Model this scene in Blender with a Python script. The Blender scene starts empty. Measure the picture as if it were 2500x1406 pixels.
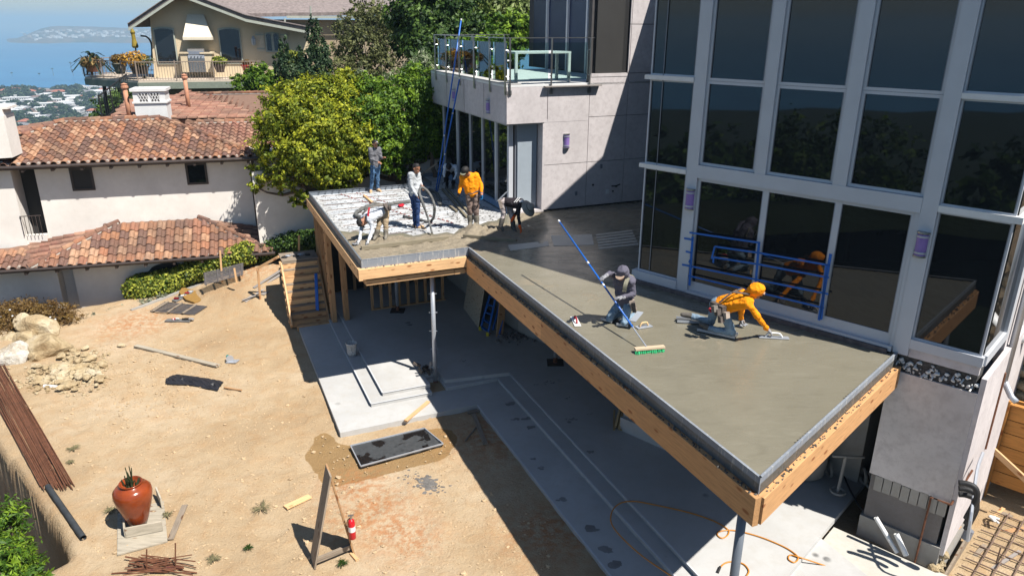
import bpy, bmesh, math, random
import numpy as np
from mathutils import Vector, Matrix, noise as mnoise
random.seed(7); rng = np.random.default_rng(11)
SC = bpy.context.scene; COL = SC.collection
# ---------------------------------------------------------------- camera
CAMH = 5.1; FPX = 1775.9; PITCH = 0.34733; ROLL = 0.00505
cp, sp = math.cos(PITCH), math.sin(PITCH)
FWD = np.array([0, cp, -sp]); _up = np.array([0, sp, cp]); _rt = np.array([1., 0, 0])
RT = math.cos(ROLL)*_rt + math.sin(ROLL)*_up
UP = -math.sin(ROLL)*_rt + math.cos(ROLL)*_up
O = np.array([0, 0, CAMH])
cam = bpy.data.cameras.new('camera'); co = bpy.data.objects.new('camera', cam); COL.objects.link(co)
M = Matrix(((RT[0], UP[0], -FWD[0], 0), (RT[1], UP[1], -FWD[1], 0), (RT[2], UP[2], -FWD[2], CAMH), (0, 0, 0, 1)))
co.matrix_world = M
cam.sensor_width = 36; cam.lens = FPX/2500*36; cam.clip_start = .1; cam.clip_end = 60000
SC.camera = co
SC.render.resolution_x = 1024; SC.render.resolution_y = 575
# ---------------------------------------------------------------- world, sun, exposure
a1 = 0.40825; a3 = 0.8086; a4 = math.radians(15)
L = Vector((-.546, .384, -1)).normalized()
elev = math.asin(-L.z); srot = math.atan2(-L.x, -L.y)
w = bpy.data.worlds.new('World'); SC.world = w; w.use_nodes = True
nt = w.node_tree; sky = nt.nodes.new('ShaderNodeTexSky'); sky.sky_type = 'NISHITA'
sky.sun_disc = False; sky.sun_elevation = elev; sky.sun_rotation = srot; sky.air_density = 1.0; sky.dust_density = .35; sky.ozone_density = 2.2
nt.links.new(sky.outputs[0], nt.nodes['Background'].inputs[0]); nt.nodes['Background'].inputs[1].default_value = .06
sl = bpy.data.lights.new('sun', 'SUN'); sl.energy = 5.0; sl.angle = math.radians(.53); sl.color = (1, .955, .88)
so = bpy.data.objects.new('sun', sl); COL.objects.link(so); so.rotation_euler = L.to_track_quat('-Z', 'Y').to_euler()
SC.view_settings.view_transform = 'Standard'; SC.view_settings.look = 'None'
SC.view_settings.exposure = 0.64; SC.view_settings.gamma = 1
SC.cycles.diffuse_bounces = 1; SC.cycles.glossy_bounces = 4; SC.cycles.transparent_max_bounces = 12
# ---------------------------------------------------------------- placement maths (three building grids + sight lines of the survey)
U = np.array([math.cos(a1), math.sin(a1), 0]); V = np.array([-math.sin(a1), math.cos(a1), 0])
S = np.array([math.cos(a3), math.sin(a3), 0]); T = np.array([-math.sin(a3), math.cos(a3), 0])
N1 = np.array([math.cos(a4), math.sin(a4), 0]); N2 = np.array([-math.sin(a4), math.cos(a4), 0])
Z = np.array([0, 0, 1.])
def uv(u, v, z=0): return u*U + v*V + z*Z
def st(s, t, z=0): return s*S + t*T + z*Z
def nn(a, b, z=0): return a*N1 + b*N2 + z*Z
def ray(x, y): return FWD + RT*(x-1250)/FPX - UP*(y-703)/FPX
def G(x, y, z=0.):
    d = ray(x, y); return O + d*((z-CAMH)/d[2])
def onp(x, y, n, c):
    d = ray(x, y); return O + d*((c - O@n)/(d@n))
def at_y(x, y, Y):
    d = ray(x, y); return O + d*(Y/d[1])
def inv(P, A, B): return (float(P@A), float(P@B))
# ---------------------------------------------------------------- object helpers
def mark(o, label=None, cat=None, group=None, kind=None):
    if label: o['label'] = label
    if cat: o['category'] = cat
    if group: o['group'] = group
    if kind: o['kind'] = kind
    return o
def thing(name, loc, label, cat, group=None):
    o = bpy.data.objects.new(name, None); COL.objects.link(o); o.location = Vector(loc); o.empty_display_size = .2
    return mark(o, label, cat, group)
def adopt(o, parent):
    if parent is None: return o
    def wl(p):
        m = p.matrix_basis.copy()
        if p.parent: m = wl(p.parent) @ p.matrix_parent_inverse @ m
        return m
    o.parent = parent; o.matrix_parent_inverse = wl(parent).inverted(); return o
def mkmesh(name, v, f, mats=None, mi=None, smooth=False, tint=None):
    me = bpy.data.meshes.new(name)
    v = np.asarray(v, np.float32).reshape(-1, 3)
    if isinstance(f, np.ndarray) and f.ndim == 2:
        n, k = f.shape
        me.vertices.add(len(v)); me.vertices.foreach_set('co', v.ravel())
        me.loops.add(n*k); me.loops.foreach_set('vertex_index', f.astype(np.int32).ravel())
        me.polygons.add(n); me.polygons.foreach_set('loop_start', np.arange(0, n*k, k, dtype=np.int32))
        me.update(calc_edges=True)
    else:
        me.from_pydata(v.tolist(), [], [list(map(int, q)) for q in f])
    if mats:
        for m in (mats if isinstance(mats, (list, tuple)) else [mats]): me.materials.append(m)
    if mi is not None: me.polygons.foreach_set('material_index', np.asarray(mi, np.int32))
    if smooth: me.polygons.foreach_set('use_smooth', np.ones(len(me.polygons), bool))
    if tint is not None:
        a = me.attributes.new('tint', 'FLOAT', 'FACE'); a.data.foreach_set('value', np.asarray(tint, np.float32))
    me.update(); return me
def link(name, me, parent=None, mw=None, label=None, cat=None, group=None, kind=None):
    o = bpy.data.objects.new(name, me); COL.objects.link(o)
    if mw is not None: o.matrix_basis = mw
    if parent is not None: adopt(o, parent)
    return mark(o, label, cat, group, kind)
class MB:
    def __init__(s): s.v = []; s.f = []; s.m = []
    def add(s, v, f, m=0):
        b = len(s.v); s.v += [tuple(map(float, p)) for p in v]; s.f += [[b+i for i in q] for q in f]; s.m += [m]*len(f); return s
    def box(s, o, A, B, C, m=0):
        """parallelepiped from corner o with edge vectors A,B,C"""
        o = np.array(o, float); A = np.array(A, float); B = np.array(B, float); C = np.array(C, float)
        if np.dot(np.cross(A, B), C) < 0: A, B = B, A
        v = [o, o+A, o+A+B, o+B, o+C, o+A+C, o+A+B+C, o+B+C]
        return s.add(v, [(0, 3, 2, 1), (4, 5, 6, 7), (0, 1, 5, 4), (1, 2, 6, 5), (2, 3, 7, 6), (3, 0, 4, 7)], m)
    def beam(s, p, q, w, h, up=(0, 0, 1), m=0):
        p = np.array(p, float); q = np.array(q, float); d = q-p; l = np.linalg.norm(d); x = d/l
        up = np.array(up, float); y = np.cross(up, x)
        if np.linalg.norm(y) < 1e-4: y = np.cross((0, 1, .01), x)
        y /= np.linalg.norm(y); z = np.cross(x, y)
        return s.box(p - y*w/2 - z*h/2, d, y*w, z*h, m)
    def prism(s, poly, z0, z1, m=0, mtop=None):
        poly = [np.array(p[:2], float) for p in poly]
        ar = sum(poly[i][0]*poly[(i+1) % len(poly)][1]-poly[(i+1) % len(poly)][0]*poly[i][1] for i in range(len(poly)))
        if ar < 0: poly = poly[::-1]
        n = len(poly); v = [(p[0], p[1], z0) for p in poly]+[(p[0], p[1], z1) for p in poly]
        s.add(v, [list(range(n))[::-1]]+[(i, (i+1) % n, n+(i+1) % n, n+i) for i in range(n)], m)
        return s.add([(p[0], p[1], z1) for p in poly], [list(range(n))], m if mtop is None else mtop)
    def tube(s, pts, r, n=8, m=0, cap=True):
        pts = [np.array(p, float) for p in pts]; k = len(pts)
        r = [r]*k if np.isscalar(r) else list(r); v = []
        pu = None
        for i in range(k):
            d = pts[min(i+1, k-1)]-pts[max(i-1, 0)]; d = d/(np.linalg.norm(d)+1e-9)
            if pu is None:
                a = np.array((0, 0, 1.)) if abs(d[2]) < .9 else np.array((1., 0, 0))
                pu = np.cross(d, a)
            pu = pu-d*(pu@d); pu /= np.linalg.norm(pu)+1e-9; pv = np.cross(d, pu)
            for j in range(n):
                t = 2*math.pi*j/n; v.append(pts[i]+r[i]*(math.cos(t)*pu+math.sin(t)*pv))
        f = [(i*n+j, i*n+(j+1) % n, (i+1)*n+(j+1) % n, (i+1)*n+j) for i in range(k-1) for j in range(n)]
        if cap: f += [list(range(n))[::-1], [(k-1)*n+j for j in range(n)]]
        return s.add(v, f, m)
    def lathe(s, c, prof, n=20, ax=(0, 0, 1), m=0):
        """profile (r,h) about axis ax from point c"""
        ax = np.array(ax, float); ax /= np.linalg.norm(ax); a = np.array((1., 0, 0)) if abs(ax[0]) < .9 else np.array((0, 1., 0))
        x = np.cross(ax, a); x /= np.linalg.norm(x); y = np.cross(ax, x); c = np.array(c, float); v = []
        for r, h in prof:
            for j in range(n):
                t = 2*math.pi*j/n; v.append(c+ax*h+r*(math.cos(t)*x+math.sin(t)*y))
        k = len(prof)
        f = [(i*n+j, i*n+(j+1) % n, (i+1)*n+(j+1) % n, (i+1)*n+j) for i in range(k-1) for j in range(n)]
        f += [list(range(n))[::-1], [(k-1)*n+j for j in range(n)]]
        return s.add(v, f, m)
    def ell(s, c, rad, n=10, k=7, rot=None, m=0, jit=0, seed=0):
        rr = random.Random(seed); v = []; c = np.array(c, float)
        R = np.eye(3) if rot is None else np.array(rot)
        for i in range(k+1):
            ph = math.pi*i/k
            for j in range(n):
                t = 2*math.pi*j/n; q = 1+jit*(rr.random()-.5)
                v.append(c+R@(np.array((math.sin(ph)*math.cos(t), math.sin(ph)*math.sin(t), math.cos(ph)))*np.array(rad)*q))
        f = [(i*n+j, (i+1)*n+j, (i+1)*n+(j+1) % n, i*n+(j+1) % n) for i in range(k) for j in range(n)]
        return s.add(v, f, m)
    def mesh(s, name, mats, smooth=False): return mkmesh(name, s.v, s.f, mats, s.m, smooth)
    def build(s, name, mats, parent=None, smooth=False, **kw):
        return link(name, s.mesh(name, mats, smooth), parent, **kw)
_pc = {}
def plank(name, p, q, w, h, mat, parent=None, up=(0, 0, 1), **kw):
    """a board with its length on local X; w sideways, h along up; alike boards share one mesh"""
    p = Vector(p); q = Vector(q); d = q-p; l = d.length; x = d/l; up = Vector(up); y = up.cross(x)
    if y.length < 1e-3: y = Vector((0, 1, .01)).cross(x)
    y.normalize(); z = x.cross(y)
    key = (name, round(l, 2), round(w, 3), round(h, 3), mat.name)
    if key not in _pc:
        e = min(w, h)*.06; mb = MB()
        yy = w/2; zz = h/2
        prof = [(-yy+e, -zz), (yy-e, -zz), (yy, -zz+e), (yy, zz-e), (yy-e, zz), (-yy+e, zz), (-yy, zz-e), (-yy, -zz+e)]
        v = [(-l/2, a, b) for a, b in prof]+[(l/2, a, b) for a, b in prof]
        f = [(i, 8+i, 8+(i+1) % 8, (i+1) % 8) for i in range(8)]+[list(range(8)), list(range(15, 7, -1))]
        mb.add(v, [q_[::-1] if len(q_) == 4 else q_[::-1] for q_ in f]); _pc[key] = mb.mesh(name, mat)
        _pc[key].flip_normals() if False else None
    c = (p+q)/2
    mw = Matrix(((x.x, y.x, z.x, c.x), (x.y, y.y, z.y, c.y), (x.z, y.z, z.z, c.z), (0, 0, 0, 1)))
    return link(name, _pc[key], parent, mw, **kw)
def catmull(pts, n=8):
    pts = [np.array(p, float) for p in pts]; P = [pts[0]*2-pts[1]]+pts+[pts[-1]*2-pts[-2]]; out = []
    for i in range(1, len(P)-2):
        for j in range(n):
            t = j/n; a, b, c, d = P[i-1], P[i], P[i+1], P[i+2]
            out.append(.5*((2*b)+(c-a)*t+(2*a-5*b+4*c-d)*t*t+(3*b-3*c+d-a)*t**3))
    out.append(pts[-1]); return out
def sstep(x, a, b):
    t = np.clip((x-a)/(b-a), 0, 1); return t*t*(3-2*t)
def vnoise(x, y, seed=0, oct=4):
    """cheap value noise on numpy arrays"""
    x = np.asarray(x, float); y = np.asarray(y, float); out = np.zeros_like(x); a = 1; tot = 0
    for o in range(oct):
        xi = np.floor(x).astype(np.int64); yi = np.floor(y).astype(np.int64); fx = x-xi; fy = y-yi
        fx = fx*fx*(3-2*fx); fy = fy*fy*(3-2*fy)
        def h(i, j):
            n = (i*374761393+j*668265263+(seed+o)*1274126177) & 0xffffffff
            n = ((n ^ (n >> 13))*1274126177) & 0xffffffff
            return ((n ^ (n >> 16)) & 0xffff)/65535.
        out += a*((h(xi, yi)*(1-fx)+h(xi+1, yi)*fx)*(1-fy)+(h(xi, yi+1)*(1-fx)+h(xi+1, yi+1)*fx)*fy)
        tot += a; a *= .5; x = x*2.03+17.1; y = y*2.03+5.3
    return out/tot-.5
def inpoly(px, py, poly):
    c = np.zeros(px.shape, bool); n = len(poly); j = n-1
    for i in range(n):
        xi, yi = poly[i][:2]; xj, yj = poly[j][:2]
        if abs(yj-yi) > 1e-12: c ^= ((yi > py) != (yj > py)) & (px < (xj-xi)*(py-yi)/(yj-yi)+xi)
        j = i
    return c
# ---------------------------------------------------------------- materials
def srgb(r, g, b):
    f = lambda c: (c/255/12.92 if c/255 <= .04045 else ((c/255+.055)/1.055)**2.4)
    return (f(r), f(g), f(b))
class NT:
    def __init__(s, name):
        s.m = bpy.data.materials.new(name); s.m.use_nodes = True; s.t = s.m.node_tree; s.b = s.t.nodes['Principled BSDF']
        s.geo = s.t.nodes.new('ShaderNodeNewGeometry'); s.tc = s.t.nodes.new('ShaderNodeTexCoord'); s.oi = s.t.nodes.new('ShaderNodeObjectInfo')
    def n(s, k, **kw):
        x = s.t.nodes.new(k)
        for a, b in kw.items(): setattr(x, a, b)
        return x
    def l(s, a, b): s.t.links.new(a, b)
    def noise(s, vec, scale, detail=4, rough=.55, dist=0):
        x = s.n('ShaderNodeTexNoise'); x.inputs['Scale'].default_value = scale; x.inputs['Detail'].default_value = detail
        x.inputs['Roughness'].default_value = rough; x.inputs['Distortion'].default_value = dist
        if vec is not None: s.l(vec, x.inputs['Vector'])
        return x.outputs['Fac']
    def ramp(s, fac, stops, interp='LINEAR'):
        x = s.n('ShaderNodeValToRGB'); x.color_ramp.interpolation = interp; e = x.color_ramp.elements
        while len(e) < len(stops): e.new(.5)
        for q, (p, c) in zip(e, stops):
            q.position = p; q.color = (*c, 1) if not np.isscalar(c) else (c, c, c, 1)
        s.l(fac, x.inputs[0]); return x.outputs[0]
    def mix(s, fac, a, b, mode='MIX'):
        x = s.n('ShaderNodeMix', data_type='RGBA', blend_type=mode)
        for sock, v in ((x.inputs[0], fac), (x.inputs[6], a), (x.inputs[7], b)):
            if isinstance(v, (int, float)): sock.default_value = v
            elif isinstance(v, tuple): sock.default_value = (*v, 1)
            else: s.l(v, sock)
        return x.outputs[2]
    def math(s, op, a, b=None, c=None):
        x = s.n('ShaderNodeMath', operation=op)
        for i, v in enumerate((a, b, c)):
            if v is None: continue
            if isinstance(v, (int, float)): x.inputs[i].default_value = v
            else: s.l(v, x.inputs[i])
        return x.outputs[0]
    def mapping(s, vec, scale=(1, 1, 1), rot=(0, 0, 0), loc=(0, 0, 0)):
        x = s.n('ShaderNodeMapping'); x.inputs['Scale'].default_value = scale; x.inputs['Rotation'].default_value = rot; x.inputs['Location'].default_value = loc
        s.l(vec, x.inputs['Vector']); return x.outputs[0]
    def bump(s, h, strength=.3, dist=.02):
        x = s.n('ShaderNodeBump'); x.inputs['Strength'].default_value = strength; x.inputs['Distance'].default_value = dist
        s.l(h, x.inputs['Height']); s.l(x.outputs[0], s.b.inputs['Normal'])
    def done(s, col=None, rough=None, metal=0, spec=None):
        if col is not None:
            if isinstance(col, tuple): s.b.inputs['Base Color'].default_value = (*col, 1)
            else: s.l(col, s.b.inputs['Base Color'])
        if rough is not None:
            if isinstance(rough, (int, float)): s.b.inputs['Roughness'].default_value = rough
            else: s.l(rough, s.b.inputs['Roughness'])
        s.b.inputs['Metallic'].default_value = metal
        if spec is not None: s.b.inputs['Specular IOR Level'].default_value = spec
        return s.m
def sc(c, k): return tuple(min(1, x*k) for x in c)
def plain(name, c, rough=.6, var=.25, scale=6, bump=.15, bscale=40, metal=0, spec=.5, world=False):
    m = NT(name); vec = m.geo.outputs['Position'] if world else m.tc.outputs['Object']
    f = m.noise(vec, scale, 5, .6); col = m.ramp(f, [(.3, sc(c, 1-var)), (.7, sc(c, 1+var*.6))])
    if bump: m.bump(m.noise(vec, bscale, 4, .6), bump, .01)
    return m.done(col, rough, metal, spec)
def woodm(name, c, var=.35, rough=.7, grain=9, knots=True):
    m = NT(name); v = m.tc.outputs['Object']
    add = m.n('ShaderNodeVectorMath', operation='MULTIPLY_ADD'); m.l(v, add.inputs[0]); add.inputs[1].default_value = (1, 1, 1)
    cmb = m.n('ShaderNodeCombineXYZ'); r = m.math('MULTIPLY', m.oi.outputs['Random'], 37.)
    for i in range(3): m.l(r, cmb.inputs[i])
    m.l(cmb.outputs[0], add.inputs[2]); v = add.outputs[0]
    g = m.noise(m.mapping(v, (.7, grain, grain)), 4, 5, .65, .4)
    col = m.ramp(g, [(.28, sc(c, 1-var)), (.5, c), (.75, sc(c, 1+var*.7))])
    tone = m.math('MULTIPLY_ADD', m.oi.outputs['Random'], .3, .85)
    col = m.mix(1., col, (1, 1, 1), 'MULTIPLY') if False else col
    hsv = m.n('ShaderNodeHueSaturation'); m.l(col, hsv.inputs['Color']); m.l(tone, hsv.inputs['Value']); col = hsv.outputs[0]
    if knots:
        vo = m.n('ShaderNodeTexVoronoi'); vo.inputs['Scale'].default_value = 1.; m.l(m.mapping(v, (2.6, 7, 7)), vo.inputs['Vector'])
        k = m.ramp(vo.outputs['Distance'], [(.13, 1.), (.22, 0.)]); col = m.mix(k, col, sc((c[0]*.5, c[1]*.33, c[2]*.25), 1))
    m.bump(g, .25, .006); return m.done(col, rough, 0, .3)
# ---------------------------------------------------------------- shared materials
def mat_conc(name, c, rough=.75, stain=(.35, .33, .30), amt=.5, sc_=.5, bmp=.2, world=True, spots=None):
    m = NT(name); v = m.geo.outputs['Position'] if world else m.tc.outputs['Object']
    a = m.noise(v, sc_, 6, .62, .3); b = m.noise(v, sc_*9, 5, .7); 
    col = m.ramp(a, [(.3, sc(c, .86)), (.7, sc(c, 1.1))])
    col = m.mix(m.math('MULTIPLY', m.ramp(b, [(.45, 0.), (.75, 1.)]), amt), col, sc((c[0]*stain[0]/.4, c[1]*stain[1]/.4, c[2]*stain[2]/.4), 1))
    if spots:
        vo = m.n('ShaderNodeTexVoronoi'); vo.inputs['Scale'].default_value = spots; m.l(v, vo.inputs['Vector'])
        k = m.ramp(vo.outputs['Distance'], [(.06, 1.), (.11, 0.)]); k2 = m.ramp(m.noise(v, .8, 2), [(.5, 0.), (.6, 1.)])
        col = m.mix(m.math('MULTIPLY', k, k2), col, sc(c, .35))
    m.bump(m.noise(v, 55, 5, .7), bmp, .01); return m.done(col, rough, 0, .35)
M_patio = mat_conc('patio concrete', (.46, .455, .445), .8, spots=1.3)
M_pink = mat_conc('pink grey render', (.60, .555, .555), .85, (.27, .26, .26), .6, .9, .2)
M_pinkdark = mat_conc('weathered lower render', (.64, .60, .585), .85, (.27, .26, .26), .75, .8, .25)
M_block = mat_conc('rough grey block', (.20, .185, .18), .9, amt=.8, sc_=1.5, bmp=.8)
M_basec = mat_conc('raw footing concrete', (.36, .345, .32), .85, amt=.7, sc_=1.2, bmp=.4)
M_joint = plain('dark joint', (.08, .075, .075), .9, .2, bump=0)
M_alu = plain('painted aluminium frame', (.54, .56, .60), .38, .05, 2, .02, 30, .0, .5)
M_aludark = plain('grey frame edge', (.20, .21, .24), .4, .05, bump=0)
M_white = plain('white paint', (.75, .75, .74), .5, .06, bump=.05)
M_flash = plain('grey metal flashing', (.22, .25, .29), .42, .14, 3, .05, 30, .35, .5)
def _zinc():
    m = NT('cement smeared flashing'); v = m.geo.outputs['Position']
    c = m.ramp(m.noise(v, 1.4, 4), [(.3, (.19, .21, .245)), (.7, (.26, .285, .32))])
    d = m.ramp(m.noise(m.mapping(v, (1, 1, .12)), 26, 5, .7), [(.55, 0.), (.66, 1.)])
    c = m.mix(m.math('MULTIPLY', d, .75), c, (.55, .54, .50)); m.bump(m.noise(v, 8), .1, .02)
    return m.done(c, .65, 0, .3)
M_zinc = _zinc()
M_steeldk = plain('dark grey post paint', (.16, .18, .21), .45, .1, 4, .08, 40, .2)
M_steel = plain('galvanised post', (.50, .53, .58), .42, .1, 4, .08, 40, .45)
M_fir = woodm('fresh fir lumber', (.66, .41, .21), .25, .65, 7)
M_firbeam = woodm('glulam fir beam', (.55, .30, .135), .28, .6, 9)
M_stud = woodm('stud lumber', (.48, .28, .14), .3, .7, 8)
M_oldwood = woodm('weathered grey wood', (.26, .21, .16), .4, .8, 10)
M_greywood = woodm('silver grey boards', (.30, .27, .25), .35, .85, 12, False)
M_ply = woodm('weathered plywood', (.42, .37, .29), .3, .8, 5)
M_plytan = woodm('tan plywood', (.42, .30, .16), .25, .75, 4)
def _glass():
    m = NT('dark reflective glazing'); v = m.geo.outputs['Position']
    c = m.ramp(m.noise(v, .6, 3), [(.3, (.010, .012, .014)), (.7, (.016, .019, .022))])
    m.b.inputs['IOR'].default_value = 1.62; return m.done(c, .018, 0, .5)
M_glass = _glass()
def _cglass():
    m = NT('clear balcony glass'); t = m.t; out = t.nodes['Material Output']
    g = m.n('ShaderNodeBsdfGlossy'); g.inputs['Roughness'].default_value = .01; g.inputs['Color'].default_value = (1, 1, 1, 1)
    tr = m.n('ShaderNodeBsdfTransparent'); tr.inputs['Color'].default_value = (.78, .9, .88, 1)
    fr = m.n('ShaderNodeFresnel'); fr.inputs['IOR'].default_value = 1.5
    f = m.math('MULTIPLY_ADD', fr.outputs[0], 1., .06)
    mx = m.n('ShaderNodeMixShader'); m.l(f, mx.inputs[0]); m.l(tr.outputs[0], mx.inputs[1]); m.l(g.outputs[0], mx.inputs[2])
    t.links.new(mx.outputs[0], out.inputs['Surface']); return m.m
M_cglass = _cglass()
M_chrome = plain('brushed stainless', (.42, .42, .42), .34, .08, 5, .03, 30, .9)
M_dark = plain('dark screen fabric', (.035, .034, .033), .8, .15, 2)
M_blue = plain('blue painted metal', (.015, .13, .50), .35, .1)
M_tape = plain('blue masking tape', (.01, .13, .52), .6, .12)
M_purple = plain('purple glass shade', (.26, .17, .46), .35, .1)
M_black = plain('black rubber', (.018, .018, .019), .6, .2)
M_rust = plain('rusty iron', (.16, .062, .03), .85, .45, 14, .5, 60)
M_orangehose = plain('amber air hose', (.55, .22, .03), .4, .1)
def _wet():
    m = NT('fresh wet concrete'); v = m.geo.outputs['Position']
    a = m.noise(v, .45, 6, .6, .6); b = m.noise(m.mapping(v, (1.1, 3, 1), (0, 0, -.3)), 1.1, 6, .7, .8); r = m.n('ShaderNodeAttribute', attribute_name='rough_zone')
    c = m.ramp(a, [(.3, (.178, .162, .12)), (.7, (.222, .203, .152))])
    c = m.mix(m.math('MULTIPLY', m.ramp(b, [(.52, 0.), (.66, 1.)]), .35), c, (.15, .136, .10))
    arc = m.noise(m.mapping(v, (.9, 5, 1), (0, 0, -.9)), 1.6, 5, .65, 1.2)
    c = m.mix(m.math('MULTIPLY', m.ramp(arc, [(.55, 0.), (.68, 1.)]), .22), c, (.29, .27, .21))
    rc = m.ramp(m.noise(v, 16, 6, .7), [(.3, (.17, .14, .10)), (.7, (.31, .26, .185))])
    c = m.mix(r.outputs['Fac'], c, rc)
    rg = m.ramp(m.noise(m.mapping(v, (1, 2, 1), (0, 0, .4)), 1.6, 5, .6, .5), [(.35, .20), (.65, .36)])
    rg2 = m.math('MULTIPLY_ADD', r.outputs['Fac'], .5, rg)
    h = m.math('ADD', m.math('MULTIPLY', m.noise(v, 34, 6, .75), m.math('MULTIPLY_ADD', r.outputs['Fac'], 1., .05)), m.math('MULTIPLY', m.noise(m.mapping(v, (2, 6, 1), (0, 0, .5)), 3, 3), .2))
    m.bump(h, .5, .03); return m.done(c, rg2, 0, .55)
M_wet = _wet()
def _pan():
    m = NT('galvanised decking'); v = m.geo.outputs['Position']
    a = m.noise(v, 3, 5, .7); c = m.ramp(a, [(.3, (.42, .42, .42)), (.6, (.74, .74, .74))])
    d = m.ramp(m.noise(v, 20, 5, .75), [(.60, 0.), (.68, 1.)]); c = m.mix(m.math('MULTIPLY', d, .6), c, (.28, .25, .22))
    return m.done(c, .4, .25, .5)
M_pan = _pan()
def _dirt():
    m = NT('packed tan dirt'); v = m.geo.outputs['Position']
    a = m.noise(v, .28, 7, .6, .3); b = m.noise(v, 2.2, 6, .65, .4); g = m.noise(v, 24, 5, .75)
    c = m.ramp(a, [(.30, (.36, .25, .145)), (.48, (.455, .335, .205)), (.66, (.535, .42, .285))])
    c = m.mix(m.math('MULTIPLY', m.ramp(b, [(.46, 0.), (.72, 1.)]), .45), c, (.40, .22, .09))
    c = m.mix(m.math('MULTIPLY', m.ramp(g, [(.33, 1.), (.47, 0.)]), .30), c, (.28, .19, .11))
    c = m.mix(m.math('MULTIPLY', m.ramp(m.noise(v, 5.5, 6, .7, .8), [(.55, 0.), (.66, 1.)]), .35), c, (.33, .225, .13))
    c = m.mix(m.math('MULTIPLY', m.ramp(m.noise(v, 60, 3, .7), [(.58, 0.), (.68, 1.)]), .4), c, (.72, .60, .43))
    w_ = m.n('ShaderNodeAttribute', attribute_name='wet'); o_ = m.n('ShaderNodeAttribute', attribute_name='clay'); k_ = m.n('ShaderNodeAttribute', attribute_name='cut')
    fz = m.math('ADD', w_.outputs['Fac'], m.math('MULTIPLY', m.math('SUBTRACT', b, .5), .5))
    c = m.mix(m.ramp(fz, [(.42, 0.), (.50, .85)]), c, (.27, .165, .065))
    fo = m.math('MULTIPLY', o_.outputs['Fac'], m.ramp(m.noise(v, 7, 6, .7), [(.42, 0.), (.58, 1.)]))
    c = m.mix(m.math('MULTIPLY', fo, .8), c, (.42, .17, .06))
    c = m.mix(m.math('MULTIPLY', k_.outputs['Fac'], .75), c, (.20, .14, .10))  # damp soil brown that also paints in the shade of the dug bank
    m.bump(m.math('ADD', m.math('MULTIPLY', b, 1.6), g), .8, .045); return m.done(c, .92, 0, .2)
M_dirt = _dirt()
# ---------------------------------------------------------------- GROUND: the yard (fine sheet) and the hillside round it
def seg(x, y, a, b):
    ax, ay = a[:2]; bx, by = b[:2]; t = np.clip(((x-ax)*(bx-ax)+(y-ay)*(by-ay))/((bx-ax)**2+(by-ay)**2), 0, 1)
    return np.hypot(x-ax-t*(bx-ax), y-ay-t*(by-ay))
def yard_z(x, y):
    x = np.asarray(x, float); y = np.asarray(y, float)
    u = x*U[0]+y*U[1]; v = x*V[0]+y*V[1]; s = x*S[0]+y*S[1]; t = x*T[0]+y*T[1]
    z = np.full(x.shape, -3.69)+.10*vnoise(x*.5, y*.5, 3)+.06*vnoise(x*3, y*3, 5)+.03*vnoise(x*8, y*8, 6, 2)
    z += .85*sstep(v, 21.8, 26.0)*sstep(u, -2.0, 1.9)
    z += 0.35*sstep(u, -2.6, -5.5)*sstep(v, 20, 23)*0
    # ground falls to the neighbour's wall beyond the kerb line
    k = (x-(-12.7))*(-math.sin(.62))+(y-22.6)*math.cos(.62)
    z -= 1.1*sstep(k, .35, 1.6)
    # the cut along the left edge of the yard
    ed = 2.24+.16*vnoise(t*.8, t*0+3., 9)
    cut = sstep(ed-s, 0., .13)*sstep(t, 12.55, 13.5)
    z -= 2.8*cut+ .7*cut*vnoise(x*1.5, y*1.5, 8)
    z -= 4.5*sstep(1.3-s, 0, 1.6)*(1-sstep(t, 12.5, 13.5))
    # excavation on the right, in front of the timber shoring
    z -= .55*sstep(s, 12.0, 12.9)*sstep(-t, -2.6, -2.2)
    # under the concrete
    return z
xs = np.arange(-19, 15.01, .11); ys = np.arange(5.4, 31, .11)
X, Y = np.meshgrid(xs, ys); Zg = yard_z(X, Y)
px_ = X.ravel(); py_ = Y.ravel()
def poly_px(pts, z): return [G(a, b, z) for a, b in pts]
wetp = poly_px([(790, 1052), (762, 1062), (768, 1080), (742, 1108), (770, 1150), (800, 1185), (880, 1170), (960, 1150), (1080, 1120), (1112, 1085), (1110, 1050), (1080, 1040), (1040, 1046), (860, 1088), (822, 1078), (812, 1055)], -3.68)
wet = inpoly(px_, py_, wetp).astype(float)
ks = wet.reshape(X.shape)
for _ in range(2): ks[1:-1, 1:-1] = (ks[1:-1, 1:-1]*2+ks[:-2, 1:-1]+ks[2:, 1:-1]+ks[1:-1, :-2]+ks[1:-1, 2:])/6
Zg = Zg-.02*ks
clay = np.zeros(X.shape)
for (a, b, r) in ((870, 1190, .7), (915, 1240, .8), (960, 1290, .7), (1000, 1310, .6), (880, 1260, .7), (1230, 1060, 1.2), (1350, 1300, .9), (620, 700, 1.2), (330, 790, 1.2)):
    c_ = G(a, b, -3.69); clay = np.maximum(clay, np.exp(-((X-c_[0])**2+(Y-c_[1])**2)/r**2))
ss = X*S[0]+Y*S[1]; tt = X*T[0]+Y*T[1]
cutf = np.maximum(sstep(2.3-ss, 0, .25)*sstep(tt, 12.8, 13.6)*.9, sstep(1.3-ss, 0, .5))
ny, nx = X.shape; I = np.arange(nx*ny).reshape(ny, nx)
F = np.stack([I[:-1, :-1], I[:-1, 1:], I[1:, 1:], I[1:, :-1]], -1).reshape(-1, 4)
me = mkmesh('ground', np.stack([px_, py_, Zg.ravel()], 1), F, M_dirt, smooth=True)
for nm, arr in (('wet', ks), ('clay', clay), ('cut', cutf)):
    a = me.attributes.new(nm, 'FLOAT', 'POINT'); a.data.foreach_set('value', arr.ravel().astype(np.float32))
link('ground', me, kind='structure')
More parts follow.
